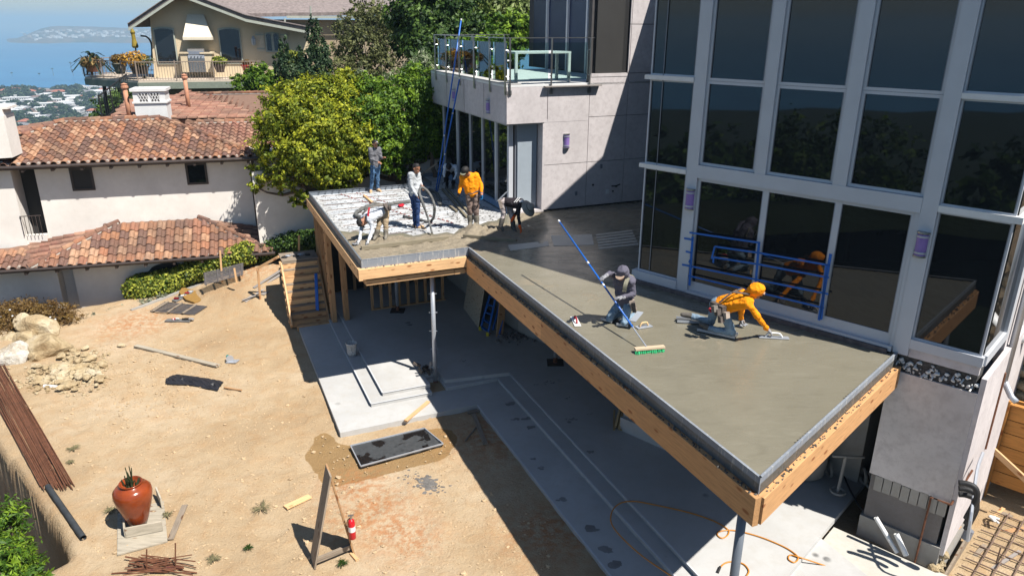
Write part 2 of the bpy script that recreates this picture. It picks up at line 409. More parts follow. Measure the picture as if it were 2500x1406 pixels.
# ---------------------------------------------------------------- patio slabs
patio = MB()
F0, F1, F2 = -3.40, -3.49, -3.58
def P2(*q, k=1.): return [uv(*a)*k for a in q]
sill = 0.0
corner_s = st(12.02, 3.38)
# landing slab (lowest), with the hole round the post
patio.prism(P2((2.17, 14.88), (5.52, 14.90), (5.52, 4.0), (9.4, 4.0), (9.4, 15.7), (9.4, 24), (2.17, 24), k=.9864), -4.15, F2)
patio.build('patio', M_patio, kind='structure')
tr = MB(); tr.prism(P2((3.08, 15.67), (4.62, 15.67), (4.62, 16.35), (5.02, 16.35), (5.02, 15.76), (6.42, 15.76), (6.42, 4.0), (9.4, 4.0), (9.4, 24), (3.08, 24), k=.993), F2-.01, F1); tr.build('patio_step', M_patio, kind='structure')
mf = MB(); mf.prism([uv(3.41, 15.83), uv(4.62, 15.83), uv(4.62, 16.36), uv(5.02, 16.36), uv(5.02, 15.9), uv(6.72, 15.66), uv(6.66, 4.0), st(8.9, 2.2), st(9.0, 3.36), st(12.02, 3.38), st(14.4, 3.38), st(14.4, 15), uv(9.4, 24.5), uv(3.41, 24.5)], F1-.01, F0); mf.build('lower_floor', M_patio, kind='structure')
pl = MB(); pl.prism([st(8.4, 1.2), st(12.15, 1.2), st(12.15, 3.37), st(8.4, 3.36)], -4.3, F0-.17)
pl.prism([st(9.6, .6), st(12.45, .6), st(12.45, 1.95), st(12.2, 2.75), st(9.6, 2.75)], -4.4, F0-.34); pl.build('side_steps', mat_conc('pale step concrete', (.52, .50, .45), .85, amt=.6, sc_=1.4), kind='structure')
# dirt in the post pocket
pk = MB(); pk.prism(P2((4.6, 15.7), (5.05, 15.7), (5.05, 16.4), (4.6, 16.4)), -3.8, F2+.004); pk.build('post_pocket', M_dirt, kind='structure')
# ---------------------------------------------------------------- lower storey walls
low = thing('lower_storey', st(12.05, 8, F0), 'pale concrete basement walls under the new deck, dark bay holding a tank', 'basement wall')
b = MB(); b.prism([st(12.05, 6.65), st(12.05, 8.05), st(14.3, 8.05), st(14.3, 13.4), st(18.0, 13.4), st(18, 3.5), st(13.6, 3.5), st(13.6, 6.65)], F0-.02, -.72)
b.prism([st(14.35, 13.42), st(15.0, 15.2), st(15.6, 17.2), uv(7.6, 23.4), uv(12, 24), st(18.2, 13.42)], F0-.021, -.75)
b.build('wall', M_basec, low)
c = MB(); c.box(st(11.95, 6.72, F0+.002), S*.14, T*1.34, Z*.32); c.build('plinth', M_patio, low)
# ---------------------------------------------------------------- THE GLASS HOUSE
house = thing('glass_house', st(12.43, 5, 0), 'modern pink-grey rendered house with a tall dark glazed facade above the wet deck', 'house')
SF = 12.43; TOP = 6.6
core = MB(); core.prism([st(SF+.07, 1.87), st(SF+.07, 8.05), uv(11.6, 14.6), uv(12.85, 15.4), uv(12.75, 18.78), uv(22, 18.78), st(SF+10, 1.87)], -.0, TOP)
core.build('interior_core', M_joint, house)
roofp = MB(); roofp.prism([st(SF-.10, 1.72), st(SF-.10, 8.12), uv(11.6, 14.75), uv(12.85, 15.5), uv(12.6, 18.5), uv(22, 18.5), st(SF+11, 1.72)], TOP, TOP+.35)
roofp.build('roof', M_pink, house)
def fbox(name, s0, s1, t0, t1, z0, z1, mat, parent=house, **kw):
    m_ = MB(); m_.box(st(s0, t0, z0), S*(s1-s0), T*(t1-t0), Z*(z1-z0)); return m_.build(name, mat, parent, **kw)
# mullions
for (t0, t1) in ((6.93, 7.17), (5.60, 5.80), (4.20, 4.42)): fbox('mullion', SF-.10, SF, t0, t1, 2.62 if t0 < 6.9 else .02, TOP-.002, M_alu)
fbox('mullion', SF-.10, SF, 2.80, 3.03, .02, TOP-.003, M_alu)
fbox('spandrel', SF-.105, SF-.002, 3.032, 6.928, 2.38, 2.62, M_alu)
bays = [(5.80, 6.93), (4.42, 5.60), (3.03, 4.20)]
def pane(t0, t1, z0, z1, fr=.05, prot=.05, name='window', bottom=None):
    m_ = MB(); s0 = SF-prot; bt = fr if bottom is None else bottom
    m_.box(st(s0, t0, z0), S*.05, T*fr, Z*(z1-z0)); m_.box(st(s0, t1-fr, z0), S*.05, T*fr, Z*(z1-z0))
    m_.box(st(s0+.002, t0+fr, z0), S*.046, T*(t1-t0-2*fr), Z*bt); m_.box(st(s0+.002, t0+fr, z1-fr), S*.046, T*(t1-t0-2*fr), Z*fr)
    o = m_.build(name, M_alu, house)
    g_ = MB(); g_.box(st(s0+.02, t0+fr-.004, z0+bt-.004), S*.02, T*(t1-t0-2*fr+.008), Z*(z1-z0-bt-fr+.008)); g_.build('pane', M_glass, o)
    for a in (t0+fr, t1-fr-.012): gk = MB(); gk.box(st(s0-.003, a, z0+bt), S*.02, T*.012, Z*(z1-z0-bt-fr)); gk.build('gasket', M_aludark, o)
    return o
for t0, t1 in bays:
    pane(t0+.002, t1-.002, 2.625, 4.15); pane(t0+.002, t1-.002, 4.155, TOP-.01)
# left bay
pane(7.172, 8.15, .25, 2.42, .03); pane(7.172, 8.15, 2.5, 4.12, .03); pane(7.172, 8.15, 4.2, TOP-.01, .03)
fbox('glass_joint', SF-.056, SF-.046, 7.86, 7.875, .28, TOP-.04, M_aludark)
fbox('transom', SF-.12, SF, 7.172, 8.24, 2.42, 2.5, M_white); fbox('transom', SF-.12, SF, 7.172, 8.24, 4.12, 4.2, M_white)
fbox('sill', SF-.13, SF+.3, 7.172, 8.24, .04, .25, M_alu)
# right bay
pane(1.80, 2.798, .32, 2.44, .03); pane(1.80, 2.798, 2.54, 4.12, .03); pane(1.80, 2.798, 4.2, TOP-.01, .03)
fbox('transom', SF-.10, SF, 1.70, 2.798, 2.44, 2.54, M_white); fbox('transom', SF-.10, SF, 1.70, 2.798, 4.12, 4.2, M_white)
fbox('sill', SF-.10, SF, 1.76, 2.798, .16, .32, M_alu); fbox('sill', SF-.06, SF, 1.78, 2.798, .0, .157, M_pink)
# return of the right bay along +S
def rbox(name, s0, s1, z0, z1, d, mat): 
    m_ = MB(); m_.box(st(s0, 1.80, z0), S*(s1-s0), -T*d, Z*(z1-z0)); m_.build(name, mat, house)
rbox('side_pane', SF+.01, SF+1.3, .33, TOP-.02, .02, M_glass)
for z0 in (2.44, 4.12): rbox('transom', SF+.001, SF+1.3, z0, z0+.1, .10, M_white)
rbox('sill', SF+.001, SF+1.5, .16, .33, .07, M_alu); rbox('mullion', SF+1.3, SF+1.5, .33, TOP-.03, .07, M_alu)
m_ = MB(); m_.box(st(SF+1.5, 1.86, -4.4), S*7, -T*.12, Z*(TOP+4.3)); m_.build('side_wall', M_pink, house)
dp = MB(); dp.tube([st(SF+1.75, 1.66, 3.6), st(SF+1.75, 1.66, -.7)], .06, 10); dp.tube([st(SF+1.75, 1.66, -.69), st(SF+1.75, 1.5, -.95), st(SF+1.7, 1.4, -1.0)], .055, 8); dp.build('downpipe', M_steel, house, smooth=True)
dp2 = MB(); dp2.tube([st(SF+1.62, 1.66, -.5), st(SF+1.60, 1.66, -2.0)], .03, 8); dp2.build('pipe', M_rust, house)
# sliding doors
def door(t0, t1, dark=False):
    o = pane(t0, t1, .12, 2.37, .055, .05, 'sliding_door', bottom=.19)
door(5.56, 6.925); door(4.28, 5.56); door(3.10, 4.28)
fbox('door_jamb', SF-.08, SF-.003, 3.033, 3.095, .05, 2.375, M_alu)
fbox('door_track', SF-.14, SF, 3.05, 6.925, .03, .118, M_alu); fbox('threshold', SF-.20, SF-.141, 3.1, 8.2, .0, .075, plain('crumbled threshold', (.13, .11, .11), .9, .5, 8, .8, 20))
fbox('plinth', SF-.06, SF+.05, 6.93, 8.15, -.1, .038, M_pink)
# pier below the right bay
pier = MB(); pier.prism([st(SF-.02, 1.74), st(SF-.02, 3.03), st(SF+.5, 3.03), st(SF+3, 3.3), st(SF+3, 1.74)], -2.36, -.32); pier.build('pier', M_pinkdark, house)
pr = MB(); pr.prism([st(SF+.02, 1.80), st(SF+.02, 3.0), st(SF+3, 3.2), st(SF+3, 1.80)], -3.25, -2.362); pr.build('pier_break', M_block, house)
pf = MB(); pf.prism([st(SF-.035, 1.72), st(SF-.035, 3.04), st(SF+3, 3.2), st(SF+3, 1.7)], -4.7, -3.252); pf.build('footing', M_basec, house)
sd = MB(); sd.prism([st(SF+.0, 1.66), st(SF+.0, 1.738), st(SF+3, 1.738), st(SF+3, 1.66)], -3.4, -.05); sd.build('side_render', M_pink, house)
bw = MB(); bw.prism([st(SF+.02, 1.8), st(SF+.02, 3.0), st(SF+.4, 3.0), st(SF+.4, 1.8)], -.32, -.002); bw.build('slab_edge', plain('black waterproofing', (.085, .083, .082), .85, .8, 14, 1., 25), house)
rg = random.Random(4)
for i in range(9):   # white pipe stubs and plaster crumbs on the broken slab edge
    t = 2.95-i*.14; z = -.12-rg.random()*.14
    q = MB(); q.tube([st(SF+.03, t, z), st(SF-.07, t+.02*rg.random(), z-.05)], .014, 6)
    q.ell(st(SF+.0, t-.05, z+.05), (.05, .03, .03), 6, 4, jit=.6, seed=i); q.build('dowel', M_white, house)
for i in range(8):    # exposed blocks
    t = 2.92-i*.145; q = MB(); q.box(st(SF-.02, t, -2.66+.012*(i % 3)), S*.06, -T*.13, Z*.29); q.build('block', M_basec, house)
# copper pipe and tap
q = MB(); q.tube([st(SF-.06, 1.72, -2.35), st(SF-.06, 2.02, -2.35), st(SF-.07, 2.03, -3.9)], .018, 6); q.tube([st(SF-.06, 1.72, -2.35), st(SF+.5, 1.62, -1.9)], .018, 6); q.build('pipe', M_rust, house)
q = MB(); q.ell(st(SF-.1, 2.03, -3.93), (.04, .04, .06), 8, 5); q.build('tap', M_chrome, house)
# ---------------------------------------------------------------- pink panelled wall (grid U at v=18.6)
PV = 18.62
cols = [9.0, 10.42, 11.68, 13.2]; rows = [0.03, 1.33, 2.62, 3.80, 5.12, 6.6]
def pbox(name, u0, u1, v0, v1, z0, z1, mat, parent=house, **kw):
    m_ = MB(); m_.box(uv(u0, v0, z0), U*(u1-u0), V*(v1-v0), Z*(z1-z0)); return m_.build(name, mat, parent, **kw)
pbox('wall_backing', 9.0, 10.44, PV+.042, PV+.3, -.3, 3.5, M_joint); pbox('wall_backing', 10.46, 13.2, PV+.11, PV+.3, -.3, 6.6, M_joint)
for i in range(3):
    for j in range(5):
        if i == 1 and j >= 3: continue
        if i == 0 and j >= 2: continue
        pbox('wall_panel', cols[i]+.008, cols[i+1]-.008, PV, PV+.04, rows[j]+.008, rows[j+1]-.008, M_pink)
for (a, b_) in ((3.8, 5.12), (5.12, 6.6)): 
    pbox('wall_panel', 11.64, 11.67, PV, PV+.04, a+.008, b_-.008, M_pink)
pbox('window_surround', 10.45, 11.62, PV-.01, PV+.06, 3.72, 3.81, M_pink)
pbox('dark_screen', 10.58, 11.45, PV+.02, PV+.05, 3.82, 6.6, M_dark); pbox('screen_edge', 11.45, 11.62, PV+.06, PV+.1, 3.82, 6.6, M_black)
# balcony: front fascia u 7.87..10.45, left fascia to v 25
pbox('balcony_slab', 7.9, 14, PV+.03, 25.4, 2.56, 3.44, M_joint)
for (a, b_) in ((7.87, 9.09), (9.11, 10.41)): pbox('fascia_panel', a, b_, PV-.004, PV+.036, 2.53, 3.5, M_pink)
vv = [18.62, 20.3, 22.0, 23.7, 25.4]
for i in range(4): 
    m_ = MB(); m_.box(uv(7.86, vv[i]+.03, 2.53), U*.04, V*(vv[i+1]-vv[i]-.045), Z*.97); m_.build('fascia_panel', M_pink, house)
pbox('balcony_floor', 7.86, 13.9, PV, 25.4, 3.505, 3.56, M_white)
pbox('kerb', 7.86, 8.3, PV+.001, 25.4, 3.562, 3.60, M_patio)
pbox('soffit', 7.88, 9.0, PV+.04, 25.4, 2.49, 2.525, M_patio)
# door recess
pbox('door_wall', 8.28, 9.0, 18.98, 19.2, 0.0, 2.49, M_aludark)
pbox('door', 8.34, 8.93, 18.93, 18.978, .03, 2.46, plain('blue grey door', (.34, .39, .44), .5, .05))
pbox('wall_end', 8.97, 9.03, PV-.002, 19.0, .0, 2.5, M_pink)
pbox('door_sill', 8.2, 9.04, PV, 19.0, -.02, .05, M_pink)
# glazed left wall below the balcony, u=8.15 running back
ux = 8.16
pbox('lower_core', ux+.08, 13, 19.25, 25.3, -.1, 2.52, M_joint)
lv = [19.0, 19.95, 21.1, 22.2, 23.4, 24.9]
for i, v0 in enumerate(lv):
    w_ = .13 if i in (0, 1, 4) else .06
    pbox('mullion', ux-.06, ux+.07, v0, v0+w_, -.08, 2.50, M_alu)
for i in range(5): pbox('pane', ux-.01, ux+.02, lv[i]+.06, lv[i+1], .1, 2.50, M_glass)
pbox('door_track', ux-.08, ux+.07, 19.05, 25.2, -.08, .1, plain('blue film sill', (.16, .26, .42), .4, .1))
# upper living room behind balcony
UB = 20.9
pbox('upper_core', 12.35, 22, 19.0, 27, 3.56, 6.6, M_joint)
pbox('upper_pane', 12.30, 12.34, 18.75, 26.5, 3.62, 6.6, plain('blue tinted curtain glass', (.03, .042, .085), .25, .2, .8, 0, spec=.25))
for v0 in (19.4, 20.9, 22.2, 23.6, 25.2): pbox('mullion', 12.22, 12.30, v0, v0+.09, 3.56, 6.6, M_alu)
# small fittings on the pink wall
for (u_, z_, w_, h_, mm) in ((10.86, 1.12, .07, .12, M_aludark), (10.05, .38, .07, .12, M_aludark), (10.62, .62, .05, .05, M_black), (11.1, .34, .1, .13, M_white), (11.42, .52, .05, .05, M_black), (11.32, .38, .04, .04, M_black)):
    pbox('outlet', u_, u_+w_, PV-.03, PV, z_, z_+h_, mm)
q = MB(); q.tube([uv(11.28, PV-.03, .56), uv(11.36, PV-.14, .58), uv(11.5, PV-.14, .62)], .022, 6); q.build('hose_bib', M_black, house)
# wall lamps
def lamp(pos, nrm, along, label):
    nrm = np.array(nrm); t = thing('wall_lamp', pos, label, 'wall lamp', 'purple wall lamps on the modern house')
    p = np.array(pos); prof = []
    def half(r, z0, z1, name, mat):
        m_ = MB(); v = []; k = 9
        for zz in (z0, z1):
            for j in range(k):
                a = math.pi*j/(k-1); v.append(p+along*(-r*math.cos(a))+nrm*(r*.95*math.sin(a)+.01)+Z*zz)
        f = [(j, j+1, k+j+1, k+j) for j in range(k-1)]+[list(range(k))[::-1], list(range(k, 2*k)), (0, k, 2*k-1, k-1)]
        m_.add(v, f); return m_.build(name, mat, t, smooth=False)
    half(.085, -.17, .17, 'shade', M_purple)
    for zz in (-.2, -.14, .12, .18): half(.095, zz, zz+.03, 'band', M_chrome if zz in (-.2, .18) else M_steel)
    m_ = MB(); m_.box(p-along*.1-Z*.2, along*.2, nrm*.012, Z*.4); m_.build('back_plate', M_steel, t)
lamp(uv(9.72, PV, 1.98), -V, U, 'purple wall lamp in the sun on the pink panelled wall right of the grey door')
lamp(st(SF-.10, 7.03, 1.95), -S, -T, 'shaded purple wall lamp on the white post left of the blue taped doors')
lamp(st(SF-.10, 2.92, 1.90), -S, -T, 'purple wall lamp on the post right of the black open doorway')
lamp(uv(7.86, 22.9, 2.95), -U, V, 'farther purple wall lamp under the glass balcony, next to the blue poles')
lamp(uv(7.86, 19.9, 2.88), -U, V, 'purple wall lamp on the shaded balcony face nearest its corner')
# ---------------------------------------------------------------- glass balustrade
bal = thing('glass_balustrade', uv(7.9, 18.6, 3.5), 'steel and clear glass balustrade round the corner balcony', 'balustrade')
def post_(p, nrm, w_=.035, h=1.25, thick=1):
    q = MB(); al = np.cross(nrm, Z)
    q.box(p-al*w_/2+nrm*.02-Z*.18, al*w_, nrm*.012, Z*(h+.18)); q.box(p-al*w_/2+nrm*.045-Z*.18, al*w_, nrm*.012, Z*(h+.18))
    q.box(p-al*.05-Z*.2, al*.1, nrm*.035, Z*.12)
    for zz in (.28, .95): q.tube([p+nrm*.03+Z*zz, p-nrm*.06+Z*zz], .012, 6)
    q.build('baluster', M_chrome, bal)
bv = [18.62, 19.75, 21.0, 22.3, 23.6, 24.75]
for v0 in bv: post_(uv(7.86, v0, 3.5), -U)
for u0 in (7.95, 9.18, 10.38): post_(uv(u0, PV, 3.5), -V)
for i in range(5): 
    q = MB(); q.box(uv(7.90, bv[i]+.07, 3.66), U*.012, V*(bv[i+1]-bv[i]-.14), Z*.98); q.build('glass_panel', M_cglass, bal)
for a, b_ in ((8.0, 9.13), (9.23, 10.34)):
    q = MB(); q.box(uv(a, PV+.06, 3.66), U*(b_-a), V*.012, Z*.98); q.build('glass_panel', M_cglass, bal)
q = MB(); q.beam(uv(7.84, 18.58, 4.76), uv(7.84, 24.85, 4.76), .035, .02); q.beam(uv(7.86, 18.6, 4.762), uv(10.5, 18.6, 4.762), .035, .02); q.beam(uv(7.84, 24.85, 4.76), uv(10.6, 24.85, 4.76), .035, .02)
q.build('handrail', M_chrome, bal)
for u0 in (9.2, 10.4): 
    q = MB(); q.tube([uv(u0, 24.85, 3.56), uv(u0, 24.85, 4.75)], .02, 6); q.build('baluster', M_chrome, bal)
for i in range(2):
    q = MB(); q.box(uv(7.95+i*1.3, 24.84, 3.66), U*1.2, V*.012, Z*.98); q.build('glass_panel', M_cglass, bal)
# white table and chair on the balcony
tb = thing('balcony_table', uv(9.3, 20, 3.56), 'white long table standing behind the balcony glass', 'table')
A0 = uv(8.52, 19.2, 4.32)
ta, tb_, tcn = uv(8.35, 19.15, 4.34), uv(10.0, 19.15, 4.34), uv(10.0, 20.35, 4.34)
q = MB(); q.box(ta, U*1.72, V*.85, Z*.05); q.build('tabletop', M_white, tb)
for (a, b_) in ((0, 0), (1.64, 0), (0, .77), (1.64, .77)):
    q = MB(); q.box(ta+U*a+V*b_-Z*.775, U*.075, V*.075, Z*.774); q.build('leg', M_white, tb)
ch = thing('balcony_chair', uv(9.3, 22.6, 3.56), 'white slender metal chair behind the balcony table', 'chair')
cpos = uv(9.2, 22.4, 3.56)
q = MB(); q.box(cpos+Z*.43, U*.42, V*.42, Z*.03); q.build('seat', M_white, ch)
for a in (0, .4):
    for b_ in (0, .4): q = MB(); q.tube([cpos+U*a+V*b_, cpos+U*a+V*b_+Z*.43], .012, 6); q.build('leg', M_white, ch)
q = MB(); q.tube(catmull([cpos+U*.0+V*.42+Z*.45, cpos+U*.02+V*.5+Z*.85, cpos+U*.21+V*.52+Z*.98, cpos+U*.4+V*.5+Z*.85, cpos+U*.42+V*.42+Z*.45], 5), .014, 6)
for k in range(3): q.tube([cpos+U*(.1+.1*k)+V*.43+Z*.45, cpos+U*(.1+.1*k)+V*.51+Z*.94], .008, 5)
q.build('backrest', M_white, ch)
plank('weathered_board', uv(8.95, 18.53, 3.50), uv(10.72, 18.53, 3.50), .13, .03, M_greywood, label='weathered grey scaffold board resting outside the balcony edge', cat='board')
# ---------------------------------------------------------------- THE DECK
deck = thing('deck', uv(4.4, 14, -.3), 'raised timber deck edged with metal flashing, its grey concrete top still wet', 'deck')
c_in = uv(5.72, 15.88); c_d = uv(3.11, 15.88); c_bl = uv(3.11, 23.62); c_cor = st(7.40, 2.95); c_b = st(12.36, 2.95)
outline = [c_d, c_in, c_cor, c_b, st(12.36, 8.22), uv(11.5, 14.7), uv(12.8, 15.5), uv(12.75, 18.66), uv(8.15, 18.9), uv(8.15, 25.2), uv(8.15, 25.2), uv(7.2, 25.2), uv(7.2, 23.62), c_bl]
outline2 = [tuple(p[:2]) for p in outline]
sub = MB(); ins = [uv(3.2, 15.98), uv(5.79, 15.98), st(7.5, 3.07), st(12.3, 3.07), st(12.3, 8.3), st(13.8, 8.3), uv(12.7, 18.6), uv(8.1, 18.8), uv(8.1, 23.5), uv(3.2, 23.5)]
sub.prism(ins, -.62, -.21); sub.build('joist_floor', M_stud, deck)
# concrete surface as a height field with a rough, freshly dumped zone
pour = [G(*q, -.05) for q in ((855, 566), (868, 563), (900, 570), (925, 562), (950, 572), (985, 568), (1010, 575), (1045, 567), (1062, 571), (1090, 566), (1108, 570), (1122, 558), (1140, 553), (1150, 546), (1168, 549), (1190, 540), (1212, 538), (1222, 530), (1245, 520), (1262, 516), (1300, 512))]
covered = [tuple(p[:2]) for p in [uv(3.12, 15.89), ] + [uv(3.12, 19.0)] + pour + [uv(9.0, 18.64), uv(12.75, 18.66), uv(12.8, 15.5), uv(11.5, 14.7), st(12.36, 8.22), c_b, c_cor, c_in]]
rough_edge = [tuple(G(*q, 0)[:2]) for q in ((840, 560), (1330, 500), (1330, 560), (1300, 600), (1225, 600), (1100, 640), (1000, 690), (860, 700))]
xs = np.arange(-7.2, 9.4, .055); ys = np.arange(6.6, 25, .055); X, Y = np.meshgrid(xs, ys)
inside = inpoly(X, Y, covered); ro = inpoly(X, Y, rough_edge).astype(float)
for _ in range(6): ro[1:-1, 1:-1] = (ro[1:-1, 1:-1]+ro[:-2, 1:-1]+ro[2:, 1:-1]+ro[1:-1, :-2]+ro[1:-1, 2:])/5
ed = np.full(X.shape, 9.)
pp = [tuple(uv(3.12, 19.0)[:2])]+[tuple(p[:2]) for p in pour]
for i in range(len(pp)-1): ed = np.minimum(ed, seg(X, Y, pp[i], pp[i+1]))
n1 = vnoise(X*7, Y*7, 2, 4); n2 = vnoise(X*2.2, Y*2.2, 6, 3)
Zs = -.002+ro*(n1*.10+n2*.07-.035)-.10*np.exp(-(ed/.16)**2)*inside
lump = np.zeros(X.shape)
for q, r, h in (((1185, 565), .35, .10), ((1150, 565), .4, .09), ((1245, 560), .35, .07), ((1275, 585), .4, .05), ((930, 590), .4, .05), ((1100, 590), .5, .04), ((880, 600), .3, .05)):
    g_ = G(*q, 0); lump += h*np.exp(-((X-g_[0])**2+(Y-g_[1])**2)/r**2)*(1+2*n1)
Zs += lump
ny, nx = X.shape; I = np.arange(nx*ny).reshape(ny, nx)
Fq = np.stack([I[:-1, :-1], I[:-1, 1:], I[1:, 1:], I[1:, :-1]], -1).reshape(-1, 4)
keep = (inside[:-1, :-1] & inside[:-1, 1:] & inside[1:, 1:] & inside[1:, :-1]).ravel(); Fq = Fq[keep]
used = np.unique(Fq); remap = np.full(nx*ny, -1); remap[used] = np.arange(len(used))
vv_ = np.stack([X.ravel(), Y.ravel(), Zs.ravel()], 1)[used]
me = mkmesh('concrete_surface', vv_, remap[Fq], M_wet, smooth=True)
a = me.attributes.new('rough_zone', 'FLOAT', 'POINT')
spl = np.zeros(X.shape)
for q, r in (((1725, 833), .28), ((1345, 700), .25), ((1430, 727), .3), ((1330, 735), .2), ((1300, 690), .3), ((1480, 690), .2)):
    g_ = G(*q, 0); spl = np.maximum(spl, np.exp(-((X-g_[0])**2+(Y-g_[1])**2)/r**2)*(vnoise(X*9, Y*9, 31, 3) > .05)*.8)
rz = np.clip(ro+spl, 0, 1)
a.data.foreach_set('value', rz.ravel()[used].astype(np.float32))
link('concrete_surface', me, deck)
# under the height field: a flat sheet so no gaps show at the edges
m_ = MB(); m_.prism(covered, -.2, -.06); m_.build('concrete_bed', M_wet, deck)
# corrugated decking left open
pan = MB(); pitch = .19; v0 = 17.6
k = 0; vcur = v0; u0, u1 = 3.13, 8.06
vs = []; fs = []
while vcur < 25.1:
    uu0 = u0 if vcur < 23.6 else 7.15
    prof = [(0, -.165), (.035, -.165), (.05, -.095), (.175, -.095)]
    for (dv, z) in prof: vs += [uv(uu0, vcur+dv, z), uv(u1, vcur+dv, z)]
    vcur += pitch; k += 1
n_ = len(vs)//2
fs = [(2*i, 2*i+1, 2*i+3, 2*i+2) for i in range(n_-1)]
pan.add(vs, fs); pan.build('metal_decking', M_pan, deck, kind=None)
# reinforcement ties laid over the ribs
rt = MB(); rgx = random.Random(3)
for (ua, va, ub, vb) in ((4.1, 23.4, 5.9, 18.3), (4.6, 23.4, 6.3, 18.5)):
    n = 26
    for i in range(n):
        t = i/n; p = uv(ua+(ub-ua)*t, va+(vb-va)*t, -.08)
        rt.ell(p, (.03, .03, .02), 5, 3, jit=.5, seed=i); rt.beam(p, uv(ua+(ub-ua)*(t+.5/n), va+(vb-va)*(t+.5/n), -.085), .02, .012)
rt.build('tie_line', plain('reddish rebar clips', (.30, .09, .08), .7, .4), deck)
sm = MB()
for i in range(1500):
    u_ = 3.2+rgx.random()*4.7; v_ = 17.9+rgx.random()*5.6; sm.ell(uv(u_, v_, -.095), (.012+.03*rgx.random(), .012+.02*rgx.random(), .008), 5, 3, jit=.6, seed=i)
o = sm.build('crumbs', plain('grey cement crumbs', (.12, .11, .10), .9), deck, kind='stuff')
for i in range(34):
    va = 18.2+i*.16; p = uv(3.3+.2*rgx.random(), va, -.08)
    rb = MB(); rb.tube([p, p+U*(1.2+3*rgx.random())+V*.01], .0055, 5); rb.build('rebar_rod', M_rust if i % 4 == 0 else M_flash, deck)
# flashing (thin metal rim) and timber rim beams, edge by edge
def rim(a, b, out, lab, m=M_zinc, drop=.20, top=.03):
    a = np.array(a); b = np.array(b); d = (b-a)/np.linalg.norm(b-a); q = MB()
    q.box(a-out*.012+Z*(-drop), b-a, out*.012, Z*(drop+top)); q.box(a-out*.03+Z*(top), b-a, out*.035, Z*.006)
    return q.build('flashing', m, deck)
rim(c_d, c_in, -V, '', M_zinc); rim(c_in, c_cor, -U, '', M_zinc); rim(c_cor, c_b, -T, '', M_zinc); rim(c_bl, c_d, -U, '', M_flash); rim(uv(3.11, 23.62), uv(7.2, 23.62), V, '', M_flash)
rim(uv(7.2, 23.62), uv(7.2, 25.2), -U, '', M_flash); rim(uv(7.2, 25.2), uv(8.3, 25.2), V, '', M_flash)
q = MB()
for i in range(24):   # hooked tabs inside the back flashing
    u_ = 3.4+i*.22; q.tube([uv(u_, 23.58, -.1), uv(u_, 23.57, -.01), uv(u_+.05, 23.56, .0)], .008, 5)
q.build('hook_tabs', M_black, deck)
def rb(a, b, out, z1, z0, w_=.09, mat=M_firbeam, off=0):
    a = np.array(a)+out*(w_/2+off); b = np.array(b)+out*(w_/2+off); zc = (z0+z1)/2
    plank('rim_beam', a+Z*zc, b+Z*zc, w_, z1-z0, mat, deck)
e = .09
rb(c_in-U*e, c_d-U*e, -V, -.165, -.42, e, M_fir); rb(c_d+V*.001-V*e, c_bl, -U, -.17, -.44, e, M_fir)
mid = c_in+(c_cor-c_in)*.42; mid2 = c_in+(c_cor-c_in)*.72
rb(c_in-V*e*1.0, mid, -U, -.20, -.60, e); rb(mid, mid2, -U, -.20, -.60, e); rb(mid2, c_cor+(c_cor-c_in)/np.linalg.norm(c_cor-c_in)*.06, -U, -.20, -.60, e)
rb(c_cor-S*.02, c_b, -T, -.20, -.58, e)
plank('ledger', uv(3.2, 15.93, -.54), uv(5.35, 15.93, -.54), .09, .13, M_fir, deck); plank('ledger', uv(5.36, 15.93, -.545), uv(5.62, 15.93, -.545), .09, .13, M_fir, deck)
# crumbs of mortar along the ledges
q = MB(); rgx = random.Random(8)
for (a, b, out, n) in ((c_in, c_cor, -U, 260), (c_cor, c_b, -T, 90), (c_in, c_d, -V, 60)):
    for i in range(n):
        t = rgx.random(); p = a+(b-a)*t+out*(.02+.06*rgx.random())+Z*(-.165 if n == 60 else -.195)
        q.ell(p, (.006+.014*rgx.random(),)*3, 5, 3, jit=.7, seed=i)
q.build('mortar_crumbs', plain('dark mortar crumbs', (.12, .115, .105), .95, .6), deck, kind='stuff')
# steel posts
def spost(p, z0, z1, r=.045, pins=True, label=None, pocket=True, mat=None):
    t = thing('steel_post', (*p[:2], z0), label, 'post', 'steel pipe posts under the deck')
    q = MB(); q.tube([(p[0], p[1], z0), (p[0], p[1], z1)], r, 14); q.build('pipe', mat or M_steel, t, smooth=True)
    if pins:
        for k in range(5):
            z = z1-.55-k*.5; q = MB(); q.tube([np.array((p[0], p[1], z))-RT*(r+.05), np.array((p[0], p[1], z))+RT*(r+.05)], .008, 5); q.build('pin', M_steel, t)
    q = MB(); q.tube([(p[0], p[1], z0), (p[0], p[1], z0+.16)], r+.006, 14); q.build('base_collar', M_rust, t, smooth=True)
    if pocket:
        q = MB(); q.prism([np.array(p[:2])+np.array(d) for d in ((-.22, -.22), (.22, -.22), (.22, .22), (-.22, .22))], F0, F0+.012); q.build('base_plate', M_dark, t)
spost(uv(4.88, 16.22), -3.7, -.60, .055, True, 'pale grey pinned steel post at the inside corner of the deck', False)
spost(st(7.66, 3.22), F0-.3, -.58, .06, False, 'dark steel post under the near right corner of the deck', False, M_steeldk)
spost(uv(5.16, 21.0), F0, -.62, .05, False, 'steel post among the wall studs under the deck')
spost(uv(8.07, 15.72), F0, -.62, .05, False, 'short seen steel post behind the long beam, in a dark square pit')
